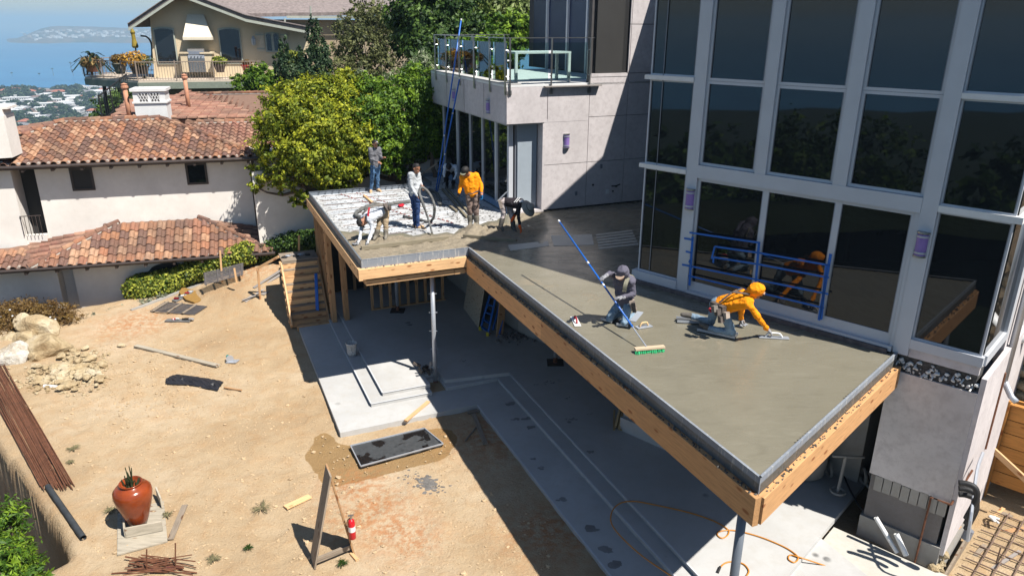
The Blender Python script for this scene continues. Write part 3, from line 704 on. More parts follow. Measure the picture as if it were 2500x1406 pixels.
# stud walls under the deck
sw = thing('stud_wall', uv(3.2, 18, F2), 'bolted fir stud wall beside the wooden stairs under the deck', 'stud wall')
for i in range(7): plank('stud', uv(3.2, 21.55+i*.30, F2), uv(3.2, 21.55+i*.30, -.60), .09, .04, M_stud, sw, up=V)
for (u_, v_, w_) in ((3.20, 21.3, .14), (3.20, 21.0+.05, .09), (3.55, 21.05, .13), (3.55, 20.85, .06)):
    plank('corner_post', uv(u_, v_, F2 if u_ < 3.4 else F0), uv(u_, v_, -.60), .14, w_, M_stud, sw, up=V)
for k in range(9):
    q = MB(); q.ell(uv(3.125, 21.3+.03*(k % 2), F2+.3+k*.32), (.02, .02, .02), 6, 4); q.build('bolt', M_black, sw)
plank('bottom_plate', uv(3.2, 21.2, F2+.02), uv(3.2, 23.5, F2+.02), .1, .04, M_stud, sw)
sw2 = thing('stud_partition', uv(5.5, 21.3, F0), 'open fir stud partition standing at the back under the deck', 'stud wall')
for i in range(9):
    u_ = 4.45+i*.29; plank('stud', uv(u_, 21.35, F0+.04), uv(u_, 21.35, -.62), .09, .045, M_stud, sw2, up=V)
plank('bottom_plate', uv(4.4, 21.35, F0+.02), uv(6.85, 21.35, F0+.02), .1, .04, M_stud, sw2)
for i in range(8):
    plank('stud', uv(4.3+i*.35, 23.3, F0+.04), uv(4.3+i*.35, 23.3, -.62), .09, .045, M_stud, sw2, up=V)
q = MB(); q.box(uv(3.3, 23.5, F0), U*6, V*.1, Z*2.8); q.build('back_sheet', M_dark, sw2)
# stairs
sta = thing('wooden_stairs', uv(2.5, 21.4, F2), 'new wooden site stairs climbing beside the stud wall', 'stairs')
nst = 9; rise = .19; run = .145
for i in range(nst):
    v_ = 21.45+i*run; z_ = F2-.05+(i+1)*rise
    plank('tread', uv(1.98, v_+.10, z_-.02), uv(3.06, v_+.10, z_-.02), .22, .035, M_oldwood if i % 3 else M_stud, sta)
    plank('riser', uv(1.98, v_, z_-.115), uv(3.06, v_, z_-.115), .03, .15, M_fir if i > 2 else M_stud, sta)
    q = plank('tread_nose', uv(1.93, v_+.02, z_-.04), uv(1.93, v_+.20, z_-.04), .06, .10, M_fir, sta)
plank('stringer', uv(1.96, 21.4, F2+.0), uv(1.96, 21.45+nst*run, F2+nst*rise-.12), .05, .26, M_fir, sta)
plank('stringer', uv(3.07, 21.4, F2+.0), uv(3.07, 21.45+nst*run, F2+nst*rise-.12), .05, .26, M_stud, sta)
for i in range(5): plank('prop', uv(1.98, 21.6+i*.26, F2-.1), uv(1.98, 21.6+i*.26, F2+i*.34+.1), .04, .06, M_fir, sta, up=V)
plank('landing', uv(1.98, 23.1, F2+nst*rise-.02), uv(3.1, 23.1, F2+nst*rise-.02), .9, .04, M_oldwood, sta)
plank('ground_board', uv(2.1, 21.28, F2-.06), uv(3.1, 21.28, F2-.06), .12, .2, M_stud, sta)
# ---------------------------------------------------------------- neighbouring masses so light behaves: hillside
# ---------------------------------------------------------------- foliage tools
def leafmat(name, c1, c2, dead=(.10, .07, .03), trans=.25, rough=.55):
    m = NT(name); a = m.n('ShaderNodeAttribute', attribute_name='tint')
    c = m.ramp(a.outputs['Fac'], [(0., sc(c1, .55)), (.35, c1), (.8, c2), (1., sc(c2, 1.25))])
    m.b.inputs['Base Color'].default_value = (*c1, 1); m.l(c, m.b.inputs['Base Color']); m.b.inputs['Roughness'].default_value = rough
    m.b.inputs['Specular IOR Level'].default_value = .3
    tr = m.n('ShaderNodeBsdfTranslucent'); m.l(c, tr.inputs['Color']); mx = m.n('ShaderNodeMixShader'); mx.inputs[0].default_value = trans
    out = m.t.nodes['Material Output']; m.l(m.b.outputs[0], mx.inputs[1]); m.l(tr.outputs[0], mx.inputs[2]); m.l(mx.outputs[0], out.inputs['Surface'])
    return m.m
def leaves(blobs, n, size, aspect=2.2, shell=.55, up=.35, seed=0, clump=0, tri=False):
    """n leaf faces spread through ellipsoid blobs [(center, (rx,ry,rz)), ...]; returns verts, faces, tint"""
    R = np.random.default_rng(seed); C = np.array([b[0] for b in blobs], float); A = np.array([b[1] for b in blobs], float)
    wgt = (A[:, 0]*A[:, 2])**1.0; wgt /= wgt.sum(); bi = R.choice(len(blobs), n, p=wgt)
    d = R.normal(size=(n, 3)); d /= np.linalg.norm(d, axis=1)[:, None]
    if clump:
        # tufts: directions gather round a few hundred random tips
        K = max(8, n//clump); tip = R.normal(size=(K, 3)); tip /= np.linalg.norm(tip, axis=1)[:, None]; ti = R.integers(0, K, n)
        d = tip[ti]*1.0+R.normal(size=(n, 3))*.09; tb = R.choice(len(blobs), K, p=wgt)[ti]; bi = tb; rr = R.uniform(shell, 1.15, K)[ti]+R.normal(size=n)*.05
    else: rr = (shell**3+(1-shell**3)*R.random(n))**(1/3)
    rr = rr*(1+.25*(vnoise(d[:, 0]*3+bi, d[:, 1]*3+d[:, 2]*3, seed, 2)))
    P = C[bi]+d*A[bi]*rr[:, None]
    nrm = d*1.0+R.normal(size=(n, 3))*.75+np.array([0, 0, up]); nrm /= np.linalg.norm(nrm, axis=1)[:, None]
    a = np.cross(nrm, R.normal(size=(n, 3))); a /= np.linalg.norm(a, axis=1)[:, None]; b = np.cross(nrm, a)
    s_ = size*R.uniform(.4, 1.55, n)[:, None]; a = a*s_*.5; b = b*s_*.5/aspect
    if tri:
        v = np.stack([P-a-b, P+a*1.1, P-a+b], 1).reshape(-1, 3); f = np.arange(n*3).reshape(n, 3)
    else:
        v = np.stack([P-a, P-b, P+a, P+b], 1).reshape(-1, 3); f = np.arange(n*4).reshape(n, 4)
    if clump: t0 = (R.random(K)[ti])*.6+R.random(n)*.4
    else: t0 = R.random(n)
    return v, f, np.clip(t0, 0, 1)
def joinleaves(parts_):
    vs, fs, ts, o = [], [], [], 0
    for v, f, t in parts_: vs.append(v); fs.append(f+o); ts.append(t); o += len(v)
    return np.concatenate(vs), np.concatenate(fs), np.concatenate(ts)
def crownobj(name, data, mat, parent=None, **kw):
    v, f, t = data; me = mkmesh(name, v, f, mat, tint=t); return link(name, me, parent, **kw)
M_bark = plain('grey brown bark', (.16, .12, .09), .9, .4, 8, .8, 30)
M_lyel = leafmat('yellow green leaf', (.13, .18, .014), (.44, .45, .03))
M_lgrn = leafmat('bright green leaf', (.045, .11, .01), (.19, .30, .022))
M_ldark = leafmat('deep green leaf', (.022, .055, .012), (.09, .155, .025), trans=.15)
M_lolive = leafmat('olive leaf', (.07, .085, .03), (.20, .21, .08))
M_ljun = leafmat('juniper foliage', (.018, .045, .018), (.06, .10, .035), trans=.08)
M_lbrown = leafmat('red brown ground shrub', (.12, .065, .02), (.22, .14, .04))
M_lgrey = leafmat('silver sage leaf', (.20, .22, .15), (.36, .38, .27))
M_lhedge = leafmat('hedge leaf', (.08, .13, .015), (.40, .42, .06))
M_lblue = leafmat('distant tree leaf', (.018, .034, .013), (.05, .075, .028), trans=.05)
M_town = M_lblue
# ---------------------------------------------------------------- far land and sea
def far_z(x, y):
    r = np.hypot(x, y)
    z = -5-14*sstep(r, 24, 60)-84*sstep(r, 50, 520)
    z += 6*vnoise(x/90., y/90., 41)*sstep(r, 60, 300)+.8*vnoise(x/6., y/6., 43)
    # slope rises behind the neighbours on the right
    z += 30*sstep(x, 4, 60)*sstep(r, 34, 120)
    z += 7.0*sstep(x, -10, 0)*sstep(y, 27, 46)
    sh = sstep(y, 1330, 1560)+sstep(-x, 1000, 1300)+sstep(-y, 1200, 1500)
    return np.where(sh > .01, np.minimum(z, -116-10*np.minimum(sh, 1)), z)
def polar(name, radii, n, zf, mat, kind='structure', a0=0, a1_=2*math.pi):
    th = np.linspace(a0, a1_, n+1); Rr, Th = np.meshgrid(radii, th, indexing='ij'); X_ = Rr*np.sin(Th); Y_ = Rr*np.cos(Th); Z_ = zf(X_, Y_)
    ny_, nx_ = X_.shape; I_ = np.arange(nx_*ny_).reshape(ny_, nx_); F_ = np.stack([I_[:-1, :-1], I_[:-1, 1:], I_[1:, 1:], I_[1:, :-1]], -1).reshape(-1, 4)[:, ::-1]
    me_ = mkmesh(name, np.stack([X_.ravel(), Y_.ravel(), Z_.ravel()], 1), F_, mat, smooth=True); return link(name, me_, kind=kind)
def _hill():
    m = NT('scrub hillside'); v = m.geo.outputs['Position']
    a = m.noise(v, .05, 6, .6); b = m.noise(v, .5, 6, .7)
    c = m.ramp(a, [(.35, (.014, .022, .010)), (.55, (.022, .030, .014)), (.8, (.06, .055, .035))])
    c = m.mix(m.ramp(b, [(.4, 0.), (.7, .7)]), c, (.03, .045, .018)); m.bump(b, 1., .5); return m.done(c, .95, 0, .1)
M_hill = _hill()
radii = np.concatenate([np.linspace(19, 60, 22), np.geomspace(66, 1700, 46)])
def hz(x, y):
    z = far_z(x, y)
    # tuck under the yard sheet near home
    ins = (x > -19) & (x < 15) & (y > 5) & (y < 31); return np.where(ins, np.minimum(z, -9.5), z)
polar('hillside', radii, 120, hz, M_hill)
pit = MB(); pit.prism([(-26, -24), (24, -24), (24, 30.5), (-26, 30.5)], -14, -9.0); pit.build('hill_base', M_hill, kind='structure')
def _sea():
    m = NT('hazy blue sea'); v = m.geo.outputs['Position']
    a = m.noise(m.mapping(v, (1, 3, 1)), .004, 6, .65, .4); c = m.ramp(a, [(.35, (.015, .13, .30)), (.65, (.03, .19, .38))])
    m.bump(m.noise(m.mapping(v, (1, 2.2, 1)), .05, 6, .7), .35, 2.5); return m.done(c, .28, 0, .5)
M_sea = _sea()
polar('sea', np.geomspace(300, 30000, 40), 96, lambda x, y: np.full(x.shape, -115.), M_sea)
# headland across the bay
hd = MB()
def head_z(px, d): return 0
nA, nB = 90, 26; th = np.linspace(math.radians(-33.5), math.radians(12), nA); vs = []
prof = [0, .04, .12, .3, .55, .8, 1.0, .9, .7, .4, .1, 0]
for i, a in enumerate(th):
    e_ = sstep(a, th[0], th[0]+.05)
    d0 = 5200-1500*sstep(a, math.radians(-24), math.radians(-14))+260*math.sin(a*23)+160*math.sin(a*57)+700*(1-e_)
    hgt = (52+22*math.sin(a*9+1)+32*sstep(a, math.radians(-26), math.radians(-20)))*e_
    for j in range(nB):
        f = j/(nB-1); zf = -116+hgt*np.interp(f*11, range(12), prof)+ (22*float(vnoise(np.array(i*.35), np.array(j*.6), 3)) if 1 < j < nB-2 else 0)*e_
        cl = 30*e_ if j >= 1 else 0
        d = d0+1500*f; vs.append((d*math.sin(a), d*math.cos(a), zf+min(cl, cl*f*14)))
fs = [(i*nB+j, (i+1)*nB+j, (i+1)*nB+j+1, i*nB+j+1) for i in range(nA-1) for j in range(nB-1)]
mh = NT('far headland'); v_ = mh.geo.outputs['Position']; c_ = mh.ramp(mh.noise(v_, .004, 7, .7), [(.4, (.06, .065, .045)), (.52, (.15, .11, .08)), (.62, (.07, .075, .05))])
M_head = mh.done(c_, .95, 0, .1)
link('headland', mkmesh('headland', vs, np.array(fs)[:, ::-1], M_head, smooth=True), kind='structure')
HV = np.array(vs)
# its houses: far too many and too small to count
hb = MB(); R_ = random.Random(12)
for k in range(1500):
    i = R_.randrange(2, nA-1); j = R_.choice([2, 3, 4, 5, 6, 7, 8, 9, 10]); p = HV[i*nB+j]*(1) + np.array([R_.uniform(-60, 60), R_.uniform(-40, 40), 0]); wq = R_.uniform(8, 20)
    if p[2] < -100: continue
    hb.box((p[0], p[1], p[2]-4), (wq, 0, 0), (0, R_.uniform(8, 16), 0), (0, 0, R_.uniform(8, 14)), R_.choice([0, 0, 1, 2]))
hb.build('headland_houses', [plain('far white walls', (.75, .74, .72), .8, .1, bump=0), plain('far grey roofs', (.3, .29, .29), .8, .1, bump=0), plain('far tan walls', (.45, .36, .28), .8, .1, bump=0)], kind='stuff')
# ---------------------------------------------------------------- coastal town below
Tm = {'white': plain('white stucco', (.72, .71, .69), .8, .06, .3, bump=0), 'cream': plain('cream stucco', (.55, .47, .38), .8, .06, .3, bump=0), 'tan': plain('tan stucco', (.42, .31, .24), .8, .08, .3, bump=0),
      'groof': plain('grey shingle roof', (.20, .195, .20), .85, .2, .6, bump=0), 'wroof': plain('white flat roof', (.70, .70, .70), .8, .08, .3, bump=0), 'rroof': plain('red tile roof', (.36, .13, .08), .85, .2, .6, bump=0), 'broof': plain('brown roof', (.20, .13, .11), .85, .2, .6, bump=0),
      'win': plain('dark window', (.03, .035, .045), .3, .1, bump=0)}
def town_house(kind, roofkind, wx, wy, h, gable, seed):
    R2 = random.Random(seed); base = MB(); base.box((-wx/2, -wy/2, -4), (wx, 0, 0), (0, wy, 0), (0, 0, h+4))
    if R2.random() < .6: base.box((wx/2-.01, -wy/2+1, -4), (wx*.5, 0, 0), (0, wy*.6, 0), (0, 0, h*.6+4))
    m1 = base.mesh('wall', Tm[kind])
    rf = MB(); rh = wy*.22; o = .7
    if gable == 'gable':
        v = [(-wx/2-o, -wy/2-o, h-.15), (wx/2+o, -wy/2-o, h-.15), (wx/2+o, wy/2+o, h-.15), (-wx/2-o, wy/2+o, h-.15), (-wx/2-o, 0, h+rh), (wx/2+o, 0, h+rh)]
        rf.add(v, [(0, 1, 5, 4), (2, 3, 4, 5), (1, 2, 5), (3, 0, 4), (0, 3, 2, 1)])
    elif gable == 'hip':
        v = [(-wx/2-o, -wy/2-o, h), (wx/2+o, -wy/2-o, h), (wx/2+o, wy/2+o, h), (-wx/2-o, wy/2+o, h), (-wx/2+wy*.4, 0, h+rh), (wx/2-wy*.4, 0, h+rh)]
        rf.add(v, [(0, 1, 5, 4), (2, 3, 4, 5), (1, 2, 5), (3, 0, 4), (0, 3, 2, 1)])
    else:
        rf.box((-wx/2-.4, -wy/2-.4, h+.001), (wx+.8, 0, 0), (0, wy+.8, 0), (0, 0, .5)); rf.box((-wx/4, -1, h+.5), (3, 0, 0), (0, 2.5, 0), (0, 0, 1.1))
    m2 = rf.mesh('roof', Tm[roofkind])
    wn = MB(); k = int(wx//3)
    for fl in range(1 if h < 5 else 2):
        for i in range(k): wn.box((-wx/2+1+i*3, -wy/2-.06, 1+fl*3), (1.5, 0, 0), (0, .05, 0), (0, 0, 1.4))
    m3 = wn.mesh('windows', Tm['win']); return m1, m2, m3
HT = [('white flat roofed coastal house in the hazy town far below', town_house('white', 'wroof', 18, 11, 6.5, 'flat', 1)),
      ('cream coastal house with a grey hip roof in the town far below', town_house('cream', 'groof', 17, 11, 4, 'hip', 2)),
      ('tan coastal house with a brown gable roof in the town far below', town_house('tan', 'broof', 15, 10, 4, 'gable', 3)),
      ('white coastal house with a grey gable roof in the town far below', town_house('white', 'groof', 15, 9, 3.6, 'gable', 4)),
      ('white coastal villa with a red tile roof in the town far below', town_house('white', 'rroof', 19, 12, 6.5, 'hip', 5)),
      ('long white flat block in the town far below', town_house('white', 'wroof', 34, 13, 6.5, 'flat', 6))]
placed = []; R_ = random.Random(5)
def far_ground(px_, py_):
    z = -105.
    for _ in range(4):
        P = G(px_, py_, z); z = float(far_z(np.array(P[0]), np.array(P[1])))
    return G(px_, py_, z)
tries = 0
while len(placed) < 225 and tries < 12000:
    tries += 1; px0 = R_.uniform(-60, 520); py0 = 196+150*R_.random()**1.15
    P = far_ground(px0, py0); r = math.hypot(P[0], P[1])
    if P[2] < -114 or r < 260 or r > 1480: continue
    if any((P[0]-q[0])**2+(P[1]-q[1])**2 < (18+.005*r)**2 for q in placed): continue
    placed.append(P)
    k = R_.choices(range(6), [5, 4, 3, 4, 1 if r < 1250 else 4, 1 if r < 900 else 4])[0]; lab, (m1, m2, m3) = HT[k]
    t_ = thing('coastal_house', P, lab, 'house', lab.replace(' in the hazy town far below', 's').replace(' in the town far below', '')+' group')
    t_.rotation_euler = (0, 0, R_.choice([0, .1, math.pi/2])+R_.uniform(-.12, .12)+.25); t_.scale = (R_.uniform(.8, 1.15),)*3
    for nm_, mm_ in (('wall', m1), ('roof', m2), ('windows', m3)):
        o_ = bpy.data.objects.new(nm_, mm_); COL.objects.link(o_); o_.parent = t_
        if nm_ == 'windows': o_['kind'] = 'stuff'
# town trees
ttm = []
for k in range(5):
    R2 = random.Random(k); bl = [((R2.uniform(-3.5, 3.5), R2.uniform(-3.5, 3.5), 4+R2.uniform(-1, 2.5)), (R2.uniform(2.2, 4), R2.uniform(2.2, 4), R2.uniform(1.8, 3.2))) for _ in range(6)]
    v, f, t = leaves(bl, 520, 1.9, 1.4, .5, .4, k); ttm.append(mkmesh('crown', v, f, M_lblue, tint=t))
tk = MB(); tk.tube([(0, 0, -3), (.2, 0, 2), (0, .3, 5)], [.5, .4, .2], 6); tkm = tk.mesh('trunk', M_bark)
nt_ = 0; tries = 0; tp = []
while nt_ < 290 and tries < 9000:
    tries += 1; px0 = R_.uniform(-60, 520); py0 = 194+150*R_.random()
    P = far_ground(px0, py0); r = math.hypot(P[0], P[1])
    if P[2] < -114 or r < 180 or r > 1500: continue
    if any((P[0]-q[0])**2+(P[1]-q[1])**2 < 12**2 for q in placed): continue
    if any((P[0]-q[0])**2+(P[1]-q[1])**2 < 6**2 for q in tp): continue
    tp.append(P); nt_ += 1
    t_ = thing('coastal_tree', P, 'dark rounded tree among the houses of the town far below', 'tree', 'trees among the houses of the coastal town'); s_ = R_.uniform(.7, 1.6)
    t_.scale = (s_*1.2, s_*1.2, s_); t_.rotation_euler = (0, 0, R_.uniform(0, 6))
    for nm_, mm_ in (('crown', ttm[R_.randrange(5)]), ('trunk', tkm)):
        o_ = bpy.data.objects.new(nm_, mm_); COL.objects.link(o_); o_.parent = t_
# palms near the shore
fr = MB()
for i in range(16):
    a = i*.39; dr = R_.uniform(.1, .9); pts = [(0, 0, 0), (1.1*math.cos(a), 1.1*math.sin(a), .7-dr*.4), (2.3*math.cos(a), 2.3*math.sin(a), .1-dr*1.6)]
    for j in range(2): fr.box(np.array(pts[j])-(.2*math.sin(a), -.2*math.cos(a), 0), np.array(pts[j+1])-np.array(pts[j]), (.45*math.sin(a), -.45*math.cos(a), 0), (0, 0, .05))
frm = fr.mesh('fronds', M_lblue); tk = MB(); tk.tube([(0, 0, -14), (.3, 0, -6), (0, 0, 0)], [.35, .25, .22], 6); tpm = tk.mesh('trunk', M_bark)
for (px0, py0) in ((127, 168), (171, 153), (176, 171), (28, 178), (95, 180), (198, 160)):
    P = far_ground(px0, 197); d = ray(px0, py0); Q = O+d*(P[1]/d[1]); t_ = thing('palm_tree', Q, 'tall thin palm standing against the sea at the edge of the far town', 'palm tree', 'palms along the far shore')
    t_.scale = (1.5,)*3
    for nm_, mm_ in (('crown', frm), ('trunk', tpm)):
        o_ = bpy.data.objects.new(nm_, mm_); COL.objects.link(o_); o_.parent = t_
# two boats
for i, (px0, py0) in enumerate(((54, 81), (68, 79))):
    P = G(px0, py0, -115); q = MB(); q.prism([(P[0]-22, P[1]-6), (P[0]+16, P[1]-6), (P[0]+26, P[1]), (P[0]+16, P[1]+6), (P[0]-22, P[1]+6)], -115, -110); q.prism([(P[0]-12, P[1]-4), (P[0]+8, P[1]-4), (P[0]+8, P[1]+4), (P[0]-12, P[1]+4)], -110, -104)
    q.build('boat', Tm['white'], label=('left white boat far out on the bay' if i == 0 else 'right white boat of the two far out on the bay'), cat='boat')
# a road through the town
rd = []
for q in ((205, 218), (190, 226), (172, 236), (160, 246), (150, 262)): rd.append(far_ground(*q)+Z*1.5)
m_ = MB()
for i in range(len(rd)-1): m_.beam(rd[i], rd[i+1], 9, 1.)
m_.build('town_road', plain('pale asphalt', (.22, .22, .22), .9, .1, bump=0), kind='structure')
# ---------------------------------------------------------------- haze
hzm = bpy.data.materials.new('haze'); hzm.use_nodes = True; ht = hzm.node_tree; ht.nodes.remove(ht.nodes['Principled BSDF'])
pv = ht.nodes.new('ShaderNodeVolumePrincipled'); pv.inputs['Color'].default_value = (.50, .76, 1., 1); pv.inputs['Density'].default_value = .00021; pv.inputs['Anisotropy'].default_value = .0
ht.links.new(pv.outputs[0], ht.nodes['Material Output'].inputs['Volume'])
q = MB(); q.box((-31000, -31000, -130), (62000, 0, 0), (0, 62000, 0), (0, 0, 230)); o_ = q.build('haze', hzm, kind='stuff')
# ---------------------------------------------------------------- NEIGHBOUR with the clay tile roofs
M_stucco = mat_conc('warm grey stucco', (.80, .755, .70), .88, (.33, .32, .31), .35, .5, .12)
M_gut = plain('dark brown gutter', (.06, .045, .04), .45, .15)
M_cap = plain('mortar', (.55, .50, .44), .9, .1)
def tilemat(name, stops, attr):
    m = NT(name)
    f = m.n('ShaderNodeAttribute', attribute_name='tint').outputs['Fac'] if attr else m.oi.outputs['Random']
    c = m.ramp(f, [(i/len(stops), s_) for i, s_ in enumerate(stops)], 'CONSTANT'); v = m.geo.outputs['Position']
    n_ = m.noise(v, 7, 5, .65); c = m.mix(m.ramp(n_, [(.35, .45), (.6, 0.)]), c, (.15, .085, .06)); c = m.mix(m.ramp(m.noise(v, .9, 4, .6), [(.42, .55), (.58, 0.)]), c, (.13, .085, .065)); c = m.mix(m.ramp(m.noise(v, 25, 4, .7), [(.55, 0.), (.7, .35)]), c, (.60, .42, .30))
    m.bump(n_, .3, .01); return m.done(c, .85, 0, .25)
TS = [tuple(x*.82 for x in q) for q in [(.42, .19, .11), (.22, .115, .085), (.54, .31, .19), (.30, .15, .10), (.42, .20, .11), (.26, .14, .11), (.56, .34, .22), (.36, .17, .11), (.19, .11, .09), (.48, .25, .15)]]
TS2 = [tuple(x*.8 for x in q) for q in [(.44, .22, .15), (.34, .16, .12), (.52, .30, .21), (.38, .18, .13), (.46, .25, .18)]]
M_tile_o = tilemat('clay tile', TS, False); M_tile_a = tilemat('clay tiles joined', TS, True); M_tile_b = tilemat('pinkish clay tiles', TS2, True)
PW, EX = .288, .345
def tile_geo(w=PW, l=EX+.05):
    xs_ = []; 
    for i in range(7):
        a = math.pi*i/6; xs_.append((w*.31-w*.31*math.cos(a), .085*math.sin(a)))
    xs_ += [(w*.72, -.018), (w*.86, -.018), (w, .0)]
    v = []
    for (y, dz, k) in ((0, .035, 1.), (l, 0, .93)):      # y = up-slope distance from the lower lip
        for x, z in xs_: v.append((x, y, z*k+dz))
    for x, z in xs_: v.append((x, 0.004, z+.035-.025))
    n = len(xs_); f = [(i, i+1, n+i+1, n+i) for i in range(n-1)]+[(2*n+i, 2*n+i+1, i+1, i) for i in range(n-1)]
    return np.array(v), f
TV, TF = tile_geo(); TME = mkmesh('roof_tile', TV, TF, M_tile_o, smooth=False)
tile_pool = []
def tile_face(poly, down, mat='a', dz=.02):
    """lay tiles over a planar polygon (3D points); down = unit down-slope vector"""
    poly = [np.array(p, float) for p in poly]; down = np.array(down, float); nrm = sum(np.cross(poly[i], poly[(i+1) % len(poly)]) for i in range(len(poly))); nrm /= np.linalg.norm(nrm)
    if nrm[2] < 0: nrm = -nrm
    down = down-nrm*(down@nrm); down /= np.linalg.norm(down); upv = -down; ac = np.cross(upv, nrm)   # across
    o = poly[0]; P = [((p-o)@ac, (p-o)@upv) for p in poly]; xs_ = [a for a, b in P]; ys_ = [b for a, b in P]
    j0 = min(ys_); out = []
    for i in range(int((max(xs_)-min(xs_))/PW)+2):
        for j in range(int((max(ys_)-min(ys_))/EX)+2):
            x = min(xs_)+i*PW; y = j0-.06+j*EX
            if inpoly(np.array([x+PW*.4]), np.array([y+EX*.6]), P)[0]: out.append((o+ac*x+upv*y+nrm*dz, ac, upv, nrm, mat))
    return out
def solid_face(mb, poly, th=.12):
    poly = [np.array(p, float) for p in poly]; n = len(poly); v = poly+[p-Z*th for p in poly]
    mb.add(v, [list(range(n)), list(range(2*n-1, n-1, -1))]+[(i, n+i, n+(i+1) % n, (i+1) % n) for i in range(n)])
nh = thing('tiled_house', nn(-6, 27, -4.2), 'stucco house with clay barrel tile roofs and small dark windows left of the deck', 'house')
EV, EZ = 26.56, .76; WV = 27.06
def pl_(x, y, n2): return onp(x, y, N2, n2)
# main roof
rz = float(pl_(392, 292, 30.2)[2])
er = nn(-1.78, EV, EZ); el = nn(-15.5, EV, EZ); rr_ = pl_(392, 292, 30.2); rl = pl_(157, 294, 30.2); rl[2] = rr_[2]
hl = nn(float(rl@N1)-3.6, EV, EZ)
A_main = [hl, er, rr_, rl]
# roof to the left of the left hip, slightly lower
left_back = [nn(float(rl@N1)-7, EV+1.0, EZ), hl, rl, nn(float(rl@N1)-4, 33.5, EZ+.1)]
rb_ = MB(); 
pool = tile_face(A_main, -N2*1-Z*.2)
low_e = 25.56; lz = -2.37
Lb = [nn(float(pl_(68, 650, low_e)@N1), low_e, lz), nn(-1.75, low_e, lz), pl_(487, 532, WV), pl_(288, 546, WV)]
Lb[2][2] = Lb[3][2] = float(pl_(390, 539, WV)[2])
pool += tile_face(Lb, -N2-Z*.3)
Lr = [nn(-1.75, low_e, lz), nn(-.85, WV, lz-.05), Lb[2]]
pool_r = tile_face([nn(-1.75, low_e, lz), nn(.2, WV-.1, lz+.06), Lb[2]], N1*1-Z*.3, 'b')
Ll = [nn(-16, low_e+.01, lz), Lb[0], nn(-9.6, WV, float(Lb[3][2])-.55), nn(-16, WV, float(Lb[3][2])-.55)]
pool += tile_face([nn(-15, low_e, lz), Lb[0]+0, Lb[0]+N2*1.1+Z*.42-N1*.2, nn(-15, low_e+1.1, lz+.42)], -N2-Z*.3)
lh = [Lb[0], Lb[3], nn(-9.0, WV-.02, float(Lb[3][2])-.45), nn(-10.2, low_e+1.15, lz+.40)]
pool_l = tile_face(lh, -N1*1-Z*.3, 'b')
for F_ in (A_main, Lb, [nn(-1.75, low_e, lz), nn(.2, WV-.1, lz+.06), Lb[2]], [nn(-15, low_e, lz), Lb[0]+0, Lb[0]+N2*1.1+Z*.42-N1*.2, nn(-15, low_e+1.1, lz+.42)], lh): solid_face(rb_, F_)
# upper wings
B_ = [pl_(640, 384, 28.0), pl_(700, 382, 28.0), pl_(700, 297, 31.6), pl_(396, 300, 31.2), pl_(500, 336, 29.4)]
zz = [float(p[2]) for p in B_]
Bp = [pl_(400, 384, 28.0), pl_(720, 380, 28.0), pl_(720, 297, 31.7), pl_(396, 300, 31.7)]; Bp[0][2] = Bp[1][2] = float(pl_(640, 382, 28.)[2]); Bp[2][2] = Bp[3][2] = float(pl_(600, 299, 31.7)[2])
ridge_a = pl_(398, 292, 31.0); ridge_b = G(455, 234, ridge_a[2]+.05)
Cp = [ridge_a, pl_(640, 301, 33.2), pl_(634, 286, 33.6), ridge_b]
Ep = [pl_(276, 296, 30.4), ridge_a, ridge_b, pl_(409, 240, float(ridge_b@N2)), pl_(318, 258, float(ridge_b@N2)-1)]
Dp = [pl_(634, 286, 33.6), pl_(720, 292, 33.6), pl_(720, 228, 38.2), ridge_b]
side = []
side += tile_face(Bp, -N2-Z*.3, 'b')
side += tile_face(Cp, N1-Z*.3, 'b')
side += tile_face([Ep[0], Ep[1], Ep[2], Ep[4]], -N1-Z*.3, 'b')
side += tile_face([ridge_b, pl_(470, 268, 34.5), pl_(634, 286, 33.6), pl_(720, 290, 33.6), pl_(720, 228, 38.2)], -N2-Z*.3, 'b', .05)
for F_ in (Bp, Cp, [Ep[0], Ep[1], Ep[2], Ep[4]], Dp): solid_face(rb_, F_)
lf = [nn(float(rl@N1)-9, EV+1.2, EZ-.0), hl, rl, nn(float(rl@N1)-6, 32, EZ+.35)]
lf = [hl+Z*.0, rl, pl_(26, 326, 31.5), pl_(-60, 352, 29.0)]
solid_face(rb_, lf); side += tile_face([lf[3], lf[0], lf[1], lf[2]], -N1-Z*.3, 'b')
M_und = plain('brown roof deck', (.22, .13, .09), .9, .2)  # even brown for the boarding under the tiles
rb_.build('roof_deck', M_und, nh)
allt = sorted(pool, key=lambda q: np.linalg.norm(q[0]-O))
Rt = random.Random(2)
def tmat(q, j=.012):
    o, ac, upv, nrm, _ = q; c = o+nrm*Rt.uniform(-j, j)*.5
    return Matrix(((ac[0], upv[0], nrm[0], c[0]), (ac[1], upv[1], nrm[1], c[1]), (ac[2], upv[2], nrm[2], c[2]), (0, 0, 0, 1)))
roof = bpy.data.objects.new('tile_roof', None); COL.objects.link(roof); roof.location = Vector(rr_); adopt(roof, nh)
for q in allt[:298]:
    o_ = bpy.data.objects.new('roof_tile', TME); COL.objects.link(o_); o_.matrix_basis = tmat(q); adopt(o_, nh)
bpy.data.objects.remove(roof)
def joined_tiles(lst, name, mat):
    vs, fs, ts = [], [], []; b = 0
    for q in lst:
        m = np.array(tmat(q)); vs.append(TV@m[:3, :3].T+m[:3, 3]); fs += [[b+i for i in f] for f in TF]; ts += [Rt.random()]*len(TF); b += len(TV)
    me = mkmesh(name, np.concatenate(vs), fs, mat, tint=ts); return link(name, me, nh, kind='stuff')
joined_tiles(allt[298:], 'roof_tiles', M_tile_a); joined_tiles(side+pool_r+pool_l, 'wing_roof_tiles', M_tile_b)
